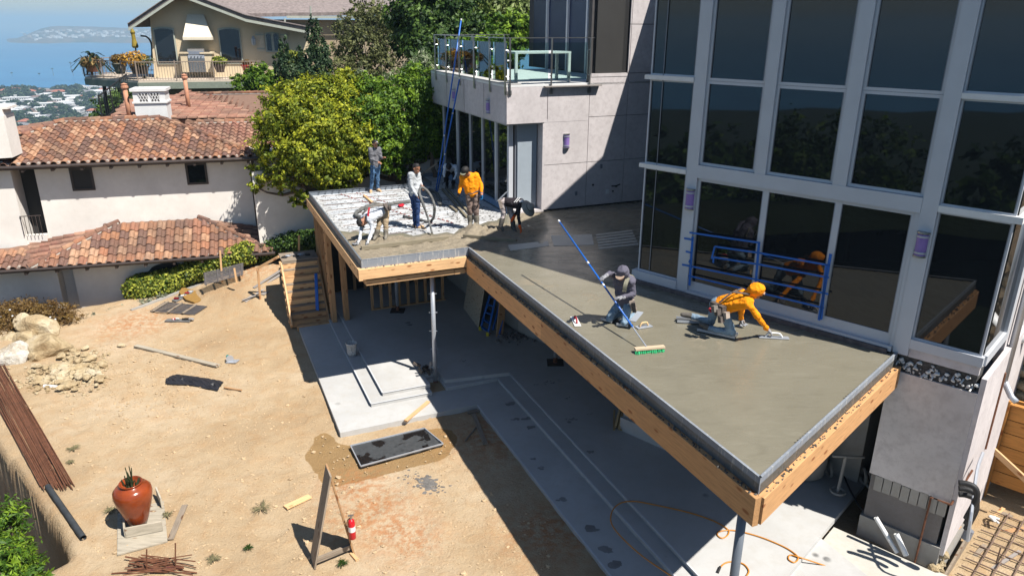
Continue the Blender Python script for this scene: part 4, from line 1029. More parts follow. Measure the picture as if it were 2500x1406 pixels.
# hip and ridge caps
def caps(a, b, mat=M_tile_o, r=.095, n=None):
    a = np.array(a); b = np.array(b); l = np.linalg.norm(b-a); n = n or max(2, int(l/.38)); d = (b-a)/n
    mo = MB(); mo.beam(a+Z*.0, b+Z*.0, .16, .06); mo.build('cap_mortar', M_cap, nh)
    for i in range(n):
        m_ = MB(); m_.tube([a+d*i+Z*.05, a+d*(i+1.12)+Z*.03], [r, r*.86], 8); m_.build('ridge_tile', mat, nh)
caps(er, rr_+Z*.03); caps(rr_+Z*.03, rl+Z*.03); caps(hl, rl+Z*.03); caps(Lb[1], Lb[2]+Z*.02); caps(Lb[0], Lb[3]+Z*.02)
caps(ridge_a, ridge_b+Z*.02); caps(Bp[3]+Z*.03, Bp[2]+Z*.03); caps(Dp[2]+Z*.03, ridge_b+Z*.04)
# gutters and rafter tails
for (a, b) in ((nn(-15.5, EV-.06, EZ-.02), nn(-1.72, EV-.06, EZ-.02)), (nn(-15, low_e-.06, lz-.02), nn(-1.7, low_e-.06, lz-.02))):
    q = MB(); q.tube([a-Z*.02, b-Z*.02], .06, 8); q.beam(a+N2*.07-Z*.05, b+N2*.07-Z*.05, .03, .13); q.build('gutter', M_gut, nh)
    n = int(np.linalg.norm(b-a)/.86)
    for i in range(n):
        p = a+(b-a)*(i+.3)/n-Z*.14; q = MB(); q.beam(p, p+N2*.9+Z*.1, .08, .10); q.build('rafter_tail', M_gut, nh)
# open mouths of the eave tiles, mortared
q = MB()
for (a, b) in ((nn(-15.5, EV+.0, EZ+.035), nn(-1.9, EV+.0, EZ+.035)), (nn(-15, low_e, lz+.035), nn(-1.9, low_e, lz+.035))):
    n = int(np.linalg.norm(b-a)/PW)
    for i in range(n): p = b-N1*(i*PW+.21); q.tube([p-N2*.03, p+N2*.12], .055, 7)
q.build('eave_mortar', plain('eave end mortar', (.42, .36, .31), .9, .5, 8), nh, kind='stuff')
# walls
def nbox(name, n10, n11, n20, n21, z0, z1, mat, parent=nh):
    m_ = MB(); m_.box(nn(n10, n20, z0), N1*(n11-n10), N2*(n21-n20), Z*(z1-z0)); return m_.build(name, mat, parent)
wz = float(Lb[2][2])
nbox('upper_wall', -9.05, -2.35, WV, WV+6, lz-.1, EZ+.0, M_stucco)
nbox('upper_wall', -16, -9.65, WV-.25, WV+6, -4.5, EZ+.12, M_stucco)
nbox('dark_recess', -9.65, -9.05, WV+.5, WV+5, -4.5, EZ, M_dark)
nbox('parapet', -9.70, -9.04, WV-.2, WV+.0, -2.9, -1.62, M_stucco)
nbox('upper_wall', -2.35, 2.5, WV+.45, WV+6, -4.6, EZ+.0, M_stucco)
nbox('side_wall', 2.5, 4.8, WV+.6, WV+6, -4.6, .1, M_stucco)
lw = 26.3
nbox('lower_wall', -8.3, -2.45, lw, lw+1.0, -6, lz+.12, M_stucco); nbox('lower_wall', -16, -8.75, lw-.1, lw+1, -6, lz+.12, M_stucco); nbox('lower_recess', -8.75, -8.3, lw+.4, lw+1, -6, lz+.1, M_stucco)
# arched openings under the lower eave
for (xa, xb, yt, yb) in ((362, 466, 640, 664), (494, 560, 632, 650)):
    a = pl_(xa, yb, lw-.01); b = pl_(xb, yb, lw-.01); n = 10; top_ = pl_((xa+xb)/2, yt, lw-.01)[2]; m_ = MB(); v = [a, b]
    for i in range(n+1):
        f = i/n; p = b+(a-b)*f; p = p+Z*((top_-p[2])*math.sin(math.pi*min(1, max(0, f)))**.5); v.append(p)
    v2 = [p-N2*.02 for p in v]; m_.add(v2, [list(range(len(v2)))]); m_.build('arched_opening', M_black, nh)
for k in range(7):  # lattice of the low fence behind the hedge
    q = MB(); a = pl_(340, 667+k*3.2, lw-.06); b = pl_(470, 652+k*3.2, lw-.06); q.beam(a, b, .03, .035); q.build('slat', M_greywood, nh)
# windows
def nwin(x0, y0, x1, y1, sky_=False):
    a = pl_(x0, y1, WV-.04); b = pl_(x1, y1, WV-.04); h_ = float(pl_(x0, y0, WV-.04)[2]-a[2]); w_ = float((b-a)@N1)
    fr_ = MB(); 
    fr_.box(a, N1*w_, N2*.06, Z*.07); fr_.box(a+Z*(h_-.07), N1*w_, N2*.06, Z*.07); fr_.box(a+Z*.07, N1*.07, N2*.058, Z*(h_-.14)); fr_.box(a+N1*(w_-.07)+Z*.07, N1*.07, N2*.058, Z*(h_-.14))
    o = fr_.build('window', M_gut, nh); g_ = MB(); g_.box(a+N1*.07+Z*.07+N2*.03, N1*(w_-.14), N2*.02, Z*(h_-.14)); g_.build('pane', M_glass if sky_ else M_dark, o)
nwin(178, 411, 234, 467); nwin(458, 399, 510, 452, True)
q = MB(); q.tube([nn(-2.22, WV-.05, EZ-.1), nn(-2.22, WV-.05, -2.2)], .045, 8); q.build('downpipe', M_gut, nh, smooth=True)
q = MB(); q.tube([nn(-2.22, WV-.3, EZ-.15), nn(-2.22, WV-.05, EZ-.3)], .045, 8); q.build('gutter_elbow', M_gut, nh)
# little balcony railing in the recess
q = MB()
for i in range(6): q.tube([nn(-9.66+i*.11, WV-.28, -1.62), nn(-9.66+i*.11, WV-.28, -.95)], .01, 5)
q.tube([nn(-9.68, WV-.28, -.94), nn(-9.06, WV-.28, -.94)], .016, 6); q.build('railing', M_gut, nh)
# chimney block with vent lattices
cn = float(pl_(333, 290, 30.7)@N1); c2 = 30.7; cz = float(pl_(370, 288, c2)[2])-.35; ct = float(pl_(370, 222, c2)[2])
wch = float(pl_(411, 288, c2)@N1)-cn
ch_ = MB(); ch_.box(nn(cn, c2, cz), N1*wch, N2*.9, Z*(ct-cz-.02)); ch_.box(nn(cn-.05, c2-.05, cz+(ct-cz)*.66), N1*(wch+.1), N2*1.0, Z*.06); ch_.build('chimney', M_white, nh)
ch2 = MB()
for (a, b, c, d) in ((-.07, wch+.07, -.07, .0), (-.07, wch+.07, .9, .97), (-.07, 0, 0, .9), (wch, wch+.07, 0, .9)): ch2.box(nn(cn+a, c2+c, ct-.02), N1*(b-a), N2*(d-c), Z*.10)
ch2.build('chimney_cap', M_white, nh)
for k in range(2):
    x0 = cn+wch*(.2+.36*k); z0 = cz+(ct-cz)*.70; q = MB(); q.box(nn(x0, c2-.012, z0), N1*.28, N2*.01, Z*.30); o_ = q.build('vent_opening', M_joint, nh)
    for i in range(3):
        for s_ in (-1, 1):
            q = MB(); xa = x0+.14+(i-1)*.10; q.beam(nn(xa-s_*.07, c2-.02, z0), nn(xa+s_*.07, c2-.02, z0+.30), .02, .02, up=N2); q.build('vent_bar', M_white, o_)
def flue(x, y0, y1, d, label):
    a = pl_(x+3, y1, d); t_ = thing('vent_flue', a, label, 'flue'); b = a+Z*float(pl_(x, y0, d)[2]-a[2]); M_t = plain('terracotta flue', (.52, .25, .15), .8, .15)
    q = MB(); q.tube([a-Z*.2, b], .085, 10); q.build('pipe', M_t, t_, smooth=True); q = MB(); q.lathe(b-Z*.02, [(.11, 0), (.13, .04), (.13, .10), (.08, .13), (.12, .17), (.0, .22)], 10); q.build('flue_cap', M_t, t_)
flue(313, 216, 284, 30.9, 'terracotta flue pipe standing left of the white chimney'); flue(458, 192, 264, 34.5, 'tall terracotta flue pipe right of the white chimney')
for (x, y, f_) in ((305, 318, A_main), (216, 629, Lb)):
    pass
wl_ = MB(); a = pl_(-30, 388, 25.6); 
lc = thing('left_chimney', pl_(5, 385, 26.2), 'white rendered chimney cut off by the left edge of the picture', 'chimney')
a = pl_(-70, 392, 26.4); b = pl_(31, 385, 26.4); q = MB(); q.box(a, b-a, N2*.9, Z*float(pl_(10, 285, 26.4)[2]-pl_(10, 388, 26.4)[2])); q.build('shaft', M_stucco, lc)
b2 = pl_(9, 285, 26.5); q = MB(); q.box(b2-N1*1.0, N1*1.0, N2*.7, Z*.22); q.box(b2-N1*1.1+Z*.22, N1*1.25, N2*.8, Z*.07); q.build('pot', M_stucco, lc)
# ---------------------------------------------------------------- HOUSE with balcony further back
bh = thing('balcony_house', nn(-6, 54, -2), 'cream gabled house with a railed balcony, outdoor grill and arched dark windows', 'house')
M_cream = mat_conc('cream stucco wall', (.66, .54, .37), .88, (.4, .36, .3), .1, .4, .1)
M_creamd = mat_conc('brownish shaded stucco', (.40, .32, .22), .88, (.36, .33, .3), .1, .4, .1)  # darker copy of the cream stucco, shade painted into its colour
M_shing = plain('grey brown shingles', (.23, .19, .18), .9, .35, 5, .6, 12, world=True)
M_trim = plain('pale grey green trim', (.40, .42, .36), .7, .12)
D1, D2 = 52., 54.6
def q_(x, y, d=D2): return pl_(x, y, d)
fz = float(q_(465, 196, D1)[2])
def quadprism(mb, pts, th, dirn=N2):
    n = len(pts); v = [np.array(p) for p in pts]+[np.array(p)+dirn*th for p in pts]
    mb.add(v, [list(range(n)), list(range(2*n-1, n-1, -1))]+[(i, n+i, n+(i+1) % n, (i+1) % n) for i in range(n)])
m_ = MB(); quadprism(m_, [q_(381, 240), q_(760, 240), q_(760, 76), q_(620, 50), q_(480, 2), q_(437, -14), q_(366, 42)], 7); m_.build('wall', M_cream, bh)
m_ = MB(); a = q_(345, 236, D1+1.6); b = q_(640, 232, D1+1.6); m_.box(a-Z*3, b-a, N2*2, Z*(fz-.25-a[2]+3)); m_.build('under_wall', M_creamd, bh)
# gable roof: left slope and right slope, ridge runs away from the camera
ap = q_(437, -16, D1+1.4); lfp = q_(313, 68, D1+1.4); rt1 = q_(600, 46, D1+1.4); rt2 = q_(757, 76, D1+1.4)
def roofslab(name, pts, th, mat, back=9., rise=0):
    m_ = MB()
    for i in range(len(pts)-1):
        a, b = np.array(pts[i]), np.array(pts[i+1]); m_.box(a, b-a, N2*back+Z*rise, Z*th)
    return m_.build(name, mat, bh)
roofslab('roof', [lfp, ap, rt1, rt2], .22, M_shing); roofslab('rake_board', [lfp-Z*.20-N2*.05, ap-Z*.20-N2*.05, rt1-Z*.20-N2*.05, rt2-Z*.20-N2*.05], .17, M_trim, .1)
m_ = MB(); 
nsh = 26
for i in range(nsh):   # shingle courses standing proud at the verge
    for (a, b) in ((ap, lfp), (ap, rt1), (rt1, rt2)):
        p = a+(b-a)*i/nsh; m_.box(p+Z*.2-N2*.12, (b-a)/nsh*.9, N2*9, Z*.045)
m_.build('shingle_courses', M_shing, bh, kind='stuff')
# main house roof behind
D3 = 60.
m_ = MB(); e0, e1 = q_(510, 44, D3), q_(1010, 36, D3); t0, t1 = q_(510, -60, D3+9), q_(1010, -60, D3+9)
quadprism(m_, [e0, e1, t1, t0], .2, Z); m_.build('main_roof', M_shing, bh)
for i in range(22):
    f = i/22; a = e0+(t0-e0)*f+Z*.2; b = e1+(t1-e1)*f+Z*.2; m_ = MB(); m_.box(a, b-a, (t0-e0)/22*1.02, Z*.05); m_.build('shingle_course', M_shing, bh)
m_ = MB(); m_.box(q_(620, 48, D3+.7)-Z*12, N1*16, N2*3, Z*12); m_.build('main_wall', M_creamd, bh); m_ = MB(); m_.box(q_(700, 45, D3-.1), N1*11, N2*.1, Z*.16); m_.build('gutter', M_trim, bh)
for (x, y) in ((612, -2), (655, 5), (750, 8), (695, 52), (758, 22)):
    m_ = MB(); p = q_(x, y, D3+4); m_.box(p, N1*.9, N2*.5, Z*.35) if x not in (695, 758) else m_.tube([q_(x, y+6, D1+4)-Z*.2, q_(x, y-6, D1+4)], .06, 6); m_.build('roof_vent', M_trim, bh)
# arched windows
def awin(x0, x1, yt, yb, sill_=None, panes=1):
    a = q_(x0, yb, D2-.06); b = q_(x1, yb, D2-.06); w_ = float((b-a)@N1); h_ = float(q_(x0, yt, D2-.06)[2]-a[2])
    def arch(w0, w1, h0, inset):
        pts = [a+N1*w0+Z*h0, a+N1*w1+Z*h0]; n = 8
        for i in range(n+1):
            f = i/n; pts.append(a+N1*(w1+(w0-w1)*f)+Z*(h_-inset-.22*w_*.35*(abs(2*f-1)**2)))
        return pts
    m_ = MB(); quadprism(m_, [p-N2*.02 for p in arch(0, w_, 0, 0)], .05); o = m_.build('window', M_trim, bh)
    for k in range(panes):
        m_ = MB(); quadprism(m_, [p-N2*.05 for p in arch(w_*k/panes+.09, w_*(k+1)/panes-.09, .09, .10)], .03); m_.build('pane', M_glass, o)
awin(385, 437, 66, 158); awin(541, 595, 67, 157); awin(650, 686, 79, 128, panes=2)
# hood over the grill, counter and grill
hx = [q_(457, 36, D2-.15), q_(497, 36, D2-.15), q_(517, 92, D2-1.2), q_(446, 92, D2-1.2)]
m_ = MB(); back_ = [p for p in (q_(446, 92, D2), q_(517, 92, D2))]
v = [hx[0], hx[1], hx[2], hx[3], hx[0]+N2*.2, hx[1]+N2*.2, hx[2]+N2*1.2, hx[3]+N2*1.2]
m_.add(v, [(3, 2, 1, 0), (4, 5, 6, 7), (0, 1, 5, 4), (1, 2, 6, 5), (2, 3, 7, 6), (3, 0, 4, 7)]); m_.box(hx[3]-Z*.16-N2*.05, hx[2]-hx[3], N2*1.2, Z*.15); m_.build('grill_hood', plain('cream hood', (.74, .66, .52), .8, .05), bh)
for (x0, x1) in ((446, 463), (497, 522)):
    a = q_(x0, 177, D2-1.3); b = q_(x1, 177, D2-1.3); m_ = MB(); m_.box(a, N1*float((b-a)@N1), N2*1.2, Z*1.15); m_.box(a-N1*.08-N2*.08+Z*1.15, N1*(float((b-a)@N1)+.16), N2*1.3, Z*.09); m_.build('counter', M_cream, bh)
gr = thing('grill', q_(480, 177, D2-1.3), 'stainless outdoor grill set between the cream counters under the hood', 'grill')
a = q_(464, 177, D2-1.35); m_ = MB(); m_.box(a, N1*1.0, N2*.9, Z*.85); m_.build('cabinet', M_chrome, gr); m_ = MB(); m_.box(a+Z*.86, N1*1.0, N2*.85, Z*.18); m_.build('firebox', M_steel, gr)
m_ = MB(); m_.tube([a+Z*1.1+N1*.0+N2*.4, a+Z*1.1+N1*1.0+N2*.4], .38, 12); m_.build('lid', M_chrome, gr)
for k in range(4): m_ = MB(); m_.ell(a+Z*.95+N1*(.2+.2*k)-N2*.03, (.04,)*3, 6, 4); m_.build('knob', M_black, gr)
# shutters and lantern
for (x0, x1, t_) in ((628, 648, 0), (688, 706, 0)):
    a = q_(x0, 127, D2-.05); m_ = MB(); m_.box(a, N1*float((q_(x1, 127, D2)-a)@N1), N2*.04, Z*1.25); o = m_.build('shutter', plain('cream shutter', (.62, .53, .40), .8, .08), bh)
    for k in range(2): m_ = MB(); m_.box(a+Z*(.15+.9*k)-N2*.03, N1*float((q_(x1, 127, D2)-a)@N1), N2*.028, Z*.08); m_.build('batten', M_trim, o)
m_ = MB(); p = q_(620, 112, D2-.3); m_.lathe(p, [(.08, 0), (.14, .1), (.16, .4), (.03, .62)], 6); m_.build('lantern', M_steel, bh)
# balcony platform
pA, pB, pC, pD = q_(205, 178, D1+4.5), q_(337, 197, D1), q_(640, 191, D1), q_(640, 191, D2+.5)
for p in (pA, pB, pC, pD): p[2] = fz
m_ = MB(); m_.prism([pA, pB, pC, pD, nn(float(q_(381, 200)@N1), D2+3), nn(float(pA@N1)+1, D1+10)], fz-.12, fz+.0, 0); m_.build('balcony_floor', plain('sun bleached tile floor', (.60, .50, .40), .85, .1), bh)
for a, b in ((pA, pB), (pB, pC)): 
    m_ = MB(); m_.beam(a-Z*.32, b-Z*.32, .12, .40); m_.build('balcony_fascia', plain('grey green fascia', (.22, .25, .20), .8, .15), bh)
m_ = MB(); m_.tube([q_(253, 200, D1+4), q_(265, 300, D1+4)], .12, 6); m_.tube([q_(333, 204, D1+1.5), q_(333, 240, D1+1.5)], .10, 6); m_.beam(q_(225, 194, D1+4), q_(262, 196, D1+4), .25, .25); m_.build('balcony_leg', M_black, bh)
rl_ = thing('balcony_railing', pB, 'thin brown metal railing round the balcony of the cream gabled house', 'railing')
M_rail = plain('brown rail', (.30, .23, .18), .6, .1)
def railing(a, b, sp_, h=1.1, parent=rl_, mat=M_rail, post_e=14):
    l = float(np.linalg.norm(b-a)); n = int(l/sp_)
    m_ = MB(); m_.beam(a+Z*h, b+Z*h, .06, .05); m_.beam(a+Z*.1, b+Z*.1, .04, .04); m_.build('rail', mat, parent)
    for i in range(n+1):
        p = a+(b-a)*i/n; big = i % post_e == 0; m_ = MB(); m_.beam(p, p+Z*(h+(.08 if big else 0)), .07 if big else .022, .07 if big else .022, up=N2); m_.build('post' if big else 'baluster', mat, parent)
railing(pA+Z*.02, pB+Z*.02, .16); railing(pB+Z*.02, pC+Z*.02, .16)
pE = nn(float(pA@N1)+2.2, D1+9.5, fz+.02); pF = q_(372, 100, D1+9.5); pF[2] = fz+.02; railing(pE, pF, .3); railing(pA+Z*.02, pE, .5)
# terrace fence below (black)
bf = thing('black_fence', q_(255, 290, 44), 'black metal fence at the left end of the pink tile roof', 'fence'); a = q_(252, 298, 43); b = q_(320, 250, 46); b[2] = a[2]+.9; railing(a, b, .2, 1.3, bf, M_black, 6)
# pots on the balcony
def pot(x, yb, yt, w_, d, mat, label, leaf=None, lm=None, plantkind='shrub'):
    b = q_(x, yb, d); b[2] = max(b[2], fz-.0); h_ = float(q_(x, yt, d)[2]-b[2]); t_ = thing('potted_plant', b, label, 'potted plant')
    m_ = MB(); m_.lathe(b, [(w_*.62, 0), (w_*.75, h_*.3), (w_, h_*.85), (w_*1.08, h_*.9), (w_*1.08, h_), (w_*.8, h_*.98)], 14); m_.build('pot', mat, t_, smooth=True)
    if plantkind == 'shrub': crownobj('foliage', leaves([(b+Z*(h_+leaf*.45), (leaf, leaf, leaf*.6))], 700, .16, 2, .4, .3, int(x)), lm, t_)
    elif plantkind == 'palm':
        fm = MB()
        for i in range(26):
            a = i*2.4; e_ = random.Random(i).uniform(-.5, 1.3); pts = [b+Z*(h_+.2)+np.array((math.cos(a)*k*.45*math.cos(e_), math.sin(a)*k*.45*math.cos(e_), (math.sin(e_)*k*.42-.09*k*k)))for k in range(4)]
            side_ = np.array((-math.sin(a), math.cos(a), 0))
            for k in range(3): fm.box(pts[k]-side_*.07, pts[k+1]-pts[k], side_*.14, Z*.01)
        fm.build('fronds', M_ljun, t_); crownobj('skirt', leaves([(b+Z*(h_*.85), (w_*1.25, w_*1.25, h_*.5))], 500, .45, 5, .8, -.3, 9), leafmat('dry palm skirt', (.30, .20, .08), (.45, .32, .14)), t_)
    return t_
M_terra = plain('terracotta', (.50, .20, .11), .8, .15)
pot(229, 176, 150, .55, D1+4, M_terra, 'spiky palm with a dry skirt in a terracotta pot at the balcony corner', plantkind='palm')
pot(295, 181, 154, .42, D1+1.6, plain('grey green urn', (.20, .18, .13), .6, .1), 'tall grey green urn with sparse red plant on the balcony', .5, M_lbrown)
pot(334, 181, 160, .35, D1+1.2, M_black, 'orange leaved shrub in a dark pot at the balcony corner', .85, leafmat('orange leaf', (.45, .22, .03), (.65, .38, .06)))
pot(352, 181, 162, .35, D1+1.3, M_black, 'yellow brown shrub in a dark pot behind the balcony rail', .7, M_lolive)
pot(538, 177, 158, .38, D1+1.0, plain('dark brown pot', (.10, .07, .06), .6, .1), 'small yellow plant in a dark brown pot between the arched windows', .5, M_lhedge)
pot(605, 176, 159, .38, D1+1.0, plain('red pot', (.45, .02, .015), .4, .1), 'red pot at the right end of the balcony', .3, M_lbrown)
um = thing('closed_umbrella', q_(333, 150, D1+6), 'closed mustard yellow parasol hanging on its curved black stand', 'parasol')
u0_ = q_(331, 118, D1+6); u1_ = q_(322, 70, D1+6); ax = u1_-u0_; l_ = float(np.linalg.norm(ax)); m_ = MB(); m_.lathe(u0_, [(.16, 0), (.22, .12), (.13, l_*.45), (.12, l_*.7), (.17, l_*.8), (.05, l_)], 9, ax); m_.build('canopy', plain('mustard canvas', (.26, .19, .02), .8, .3, 3), um)
m_ = MB(); m_.tube([q_(335, 160, D1+6), u0_], .05, 6); m_.build('pole', M_black, um); m_ = MB(); m_.tube(catmull([q_(371, 150, D1+6), q_(370, 110, D1+6), q_(360, 92, D1+6), q_(343, 88, D1+6)], 4), .06, 6); m_.build('arm', M_black, um)
# ---------------------------------------------------------------- VEGETATION near the house
def B3(x, y, Y, r, rz=None, ry=None):
    """blob at sight line x,y and distance Y with radius in metres"""
    return (at_y(x, y, Y), (r, ry or r, rz or r*.85))
def limb(mb, a, b, r0, r1, seed=0, wob=.15, k=5):
    R_ = random.Random(seed); a = np.array(a, float); b = np.array(b, float); l = np.linalg.norm(b-a)
    pts = [a+(b-a)*i/k+(np.array([R_.uniform(-1, 1) for _ in range(3)])*wob*l*.3 if 0 < i < k else 0) for i in range(k+1)]
    mb.tube(pts, [r0+(r1-r0)*i/k for i in range(k+1)], 7)
def tree(label, base, blobs, n, size, mat, clump=30, seed=1, group=None, trunk_r=.14, forks=3, name='garden_tree', aspect=2.2, shell=.6, extra=None, trunkmat=M_bark):
    t = thing(name, base, label, 'tree' if 'shrub' not in name and 'hedge' not in name else 'shrub', group)
    m_ = MB(); R_ = random.Random(seed); cen = np.mean([b[0] for b in blobs], axis=0)
    fork = np.array(base)+(cen-np.array(base))*.4; fork[2] = base[2]+(cen[2]-base[2])*.45
    limb(m_, base, fork, trunk_r, trunk_r*.75, seed)
    m_.build('trunk', trunkmat, t, smooth=True)
    for i, b in enumerate(blobs):
        m_ = MB(); limb(m_, fork, b[0], trunk_r*.5, trunk_r*.12, seed+i, .25); m_.build('limb', trunkmat, t, smooth=True)
    parts_ = [leaves(blobs, n, size, aspect, shell, .35, seed, clump)]
    if extra: parts_ += extra
    crownobj('crown', joinleaves(parts_), mat, t, kind='stuff'); return t
# the yellow-green tree leaning over the tiled house
b1 = [B3(725, 290, 25, 1.05), B3(790, 245, 25.6, .95), B3(680, 350, 24.6, .8), B3(760, 360, 24.4, 1.0), B3(830, 320, 25, 1.05), B3(845, 400, 24.6, .7), B3(700, 250, 25.5, .7), B3(835, 215, 26, .55), B3(640, 420, 24.4, .42), B3(700, 430, 24.2, .55), B3(800, 430, 24.4, .6), B3(655, 300, 25, .5), B3(735, 485, 24.0, .32), B3(622, 455, 24.2, .22), B3(870, 260, 25.6, .7), B3(780, 305, 24.6, .9), B3(718, 500, 24, .2), B3(750, 400, 24.2, .6), B3(860, 345, 24.6, .7), B3(855, 190, 26.2, .4), B3(845, 440, 24.6, .4)]
tree('big yellow green tree leaning over the tiled house left of the deck', at_y(812, 500, 25.3)-Z*1.2, b1, 80000, .112, M_lyel, 34, 3, trunk_r=.17)
b2 = [B3(905, 270, 26, 1.1), B3(980, 255, 26.5, 1.1), B3(930, 350, 25.6, .9), B3(1000, 330, 26.3, 1.0), B3(880, 330, 25.6, .7), B3(1040, 235, 27, .75), B3(1050, 310, 26.8, .7), B3(960, 400, 25.5, .5), B3(900, 220, 27, .6), B3(1015, 190, 27.5, .6), B3(925, 405, 25.2, .4), B3(1080, 350, 26.8, .6), B3(885, 380, 25.4, .5), B3(870, 420, 25.4, .4), B3(900, 300, 25.4, .8)]
tree('bright green broad tree behind the man standing on the decking', at_y(985, 470, 26.2)-Z*1.0, b2, 66000, .115, M_lgrn, 32, 5, trunk_r=.2)
# dark understorey and trunks behind the deck
us = [B3(940, 440, 27.5, .8), B3(1020, 430, 27.5, .9), B3(1085, 400, 28, 1.0), B3(900, 430, 27, .5), B3(1060, 340, 28.5, 1.2), B3(985, 370, 28, 1.1), B3(1100, 300, 30, 1.2)]
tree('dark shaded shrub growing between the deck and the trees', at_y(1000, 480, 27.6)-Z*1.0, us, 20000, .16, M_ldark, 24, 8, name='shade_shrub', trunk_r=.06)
for i, (x0, y0, x1, y1, r_) in enumerate(((985, 455, 965, 380, .12), (1005, 455, 1012, 370, .10), (1062, 440, 1050, 360, .09))):
    m_ = MB(); limb(m_, at_y(x0, y0, 26.0), at_y(x1, y1, 26.4), r_, r_*.7, i); o_ = m_.build('tree_trunk', M_bark, smooth=True, label='pale tree trunk in the deep shade behind the deck, %s of three' % ('leftmost', 'middle', 'rightmost')[i], cat='tree trunk')
plank('lumber_brace', at_y(1010, 440, 25.2), at_y(1068, 398, 25.2), .12, .05, M_oldwood, label='long grey board leaning in the shade behind the deck', cat='board')
# retaining wall behind the deck, under the trees
ws = thing('site_wall', at_y(850, 470, 26.6), 'low pale garden wall seen in gaps under the trees', 'wall')
m_ = MB(); a = onp(700, 585, V, 25.6); m_.box(uv(1.6, 25.8, -2.2), U*7.5, V*.2, Z*2.6); m_.build('wall', M_stucco, ws)
# hedge
def strip(pts, Y0, r, k=3):
    out = []
    for i in range(len(pts)-1):
        for j in range(k):
            f = j/k; x = pts[i][0]+(pts[i+1][0]-pts[i][0])*f; y = pts[i][1]+(pts[i+1][1]-pts[i][1])*f; Y = pts[i][2]+(pts[i+1][2]-pts[i][2])*f
            out.append(B3(x, y, Y, r*(pts[i][3] if len(pts[i]) > 3 else 1), r*(pts[i][3] if len(pts[i]) > 3 else 1)*1.0))
    return out
hb_ = strip([(338, 706, 23.4, 1.25), (385, 696, 23.6, 1.2), (430, 682, 23.8, 1.0), (470, 664, 23.9, 1.0), (520, 646, 24.0, 1.05), (570, 629, 24.1, 1.05), (615, 614, 24.2, .9)], 0, .42)
t_ = thing('clipped_hedge', at_y(450, 700, 23.8), 'clipped yellow green hedge stepping up in front of the tiled house', 'hedge')
crownobj('foliage', leaves(hb_, 26000, .095, 1.7, .75, .5, 21, 0), M_lhedge, t_)
m_ = MB()
for b_ in hb_[::2]: m_.tube([np.array(b_[0])-Z*.7, b_[0]], [.03, .02], 5)
m_.build('stems', M_bark, t_)
hb2 = strip([(615, 628, 24.6), (660, 605, 24.6), (720, 592, 24.4), (775, 585, 24.0), (800, 580, 24)], 0, .42)
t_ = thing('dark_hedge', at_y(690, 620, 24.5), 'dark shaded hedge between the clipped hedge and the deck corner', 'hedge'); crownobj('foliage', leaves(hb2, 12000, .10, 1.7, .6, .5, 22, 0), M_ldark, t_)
# brown ground shrub with white flowers
gb = [B3(60, 784, 20.9, .75, .5), B3(120, 782, 21.0, .7, .5), B3(15, 795, 20.6, .7, .55), B3(165, 790, 21.0, .5, .38), B3(90, 768, 21.8, .8, .45), B3(20, 772, 21.6, .8, .45), B3(140, 772, 21.8, .6, .4), B3(-30, 790, 21, .9, .5), B3(35, 812, 20.7, .5, .3)]
t_ = thing('ground_shrub', at_y(90, 820, 22.4), 'low red brown shrub with white flowers behind the boulders', 'shrub'); crownobj('foliage', leaves(gb, 34000, .085, 3, .5, .5, 31, 14), M_lbrown, t_)
m_ = MB(); R_ = random.Random(6)
for i in range(15):
    b_ = gb[R_.randrange(9)]; d = np.array((R_.uniform(-.7, .7), R_.uniform(-.9, 0), R_.uniform(.5, .9))); m_.ell(np.array(b_[0])+d*np.array(b_[1])*1.1, (.035, .035, .02), 5, 3)
m_.build('flowers', M_white, t_, kind='stuff')
# sage tufts by the wall foot
for i, (x, y, Y, r) in enumerate(((232, 776, 21.6, .28), (270, 766, 22.0, .25), (300, 755, 22.4, .22), (360, 742, 22.7, .3), (395, 728, 23.0, .2))):
    t_ = thing('sage_tuft', at_y(x, y+8, Y), 'silvery sage tuft by the stucco wall foot, %s counted from the left' % ('first', 'second', 'third', 'fourth', 'fifth')[i], 'shrub')
    crownobj('foliage', leaves([B3(x, y, Y, r, r*.7)], 900, .08, 4, .2, .9, 40+i, 20), M_lgrey, t_)
# lower left bank plants
lbp = [B3(15, 1340, 10.0, .35, .35), B3(45, 1385, 9.4, .35, .3), B3(-10, 1290, 10.6, .5), B3(80, 1400, 9.2, .25), B3(0, 1400, 9.0, .5), B3(25, 1300, 10.6, .25)]
t_ = thing('bank_shrub', at_y(20, 1400, 9.6), 'bright green shrub at the foot of the dug bank, bottom left corner', 'shrub'); crownobj('foliage', leaves(lbp, 9000, .10, 3.5, .4, .5, 51, 20), M_lgrn, t_)
lb2 = [B3(2, 860, 20.6, .3), B3(5, 960, 17.6, .25), B3(28, 880, 20, .14)]
t_ = thing('edge_shrub', at_y(2, 880, 20.6), 'grey green leaves at the left edge beside the white boulder', 'shrub'); crownobj('foliage', leaves(lb2, 900, .13, 2, .4, .5, 52), M_lgrey, t_)
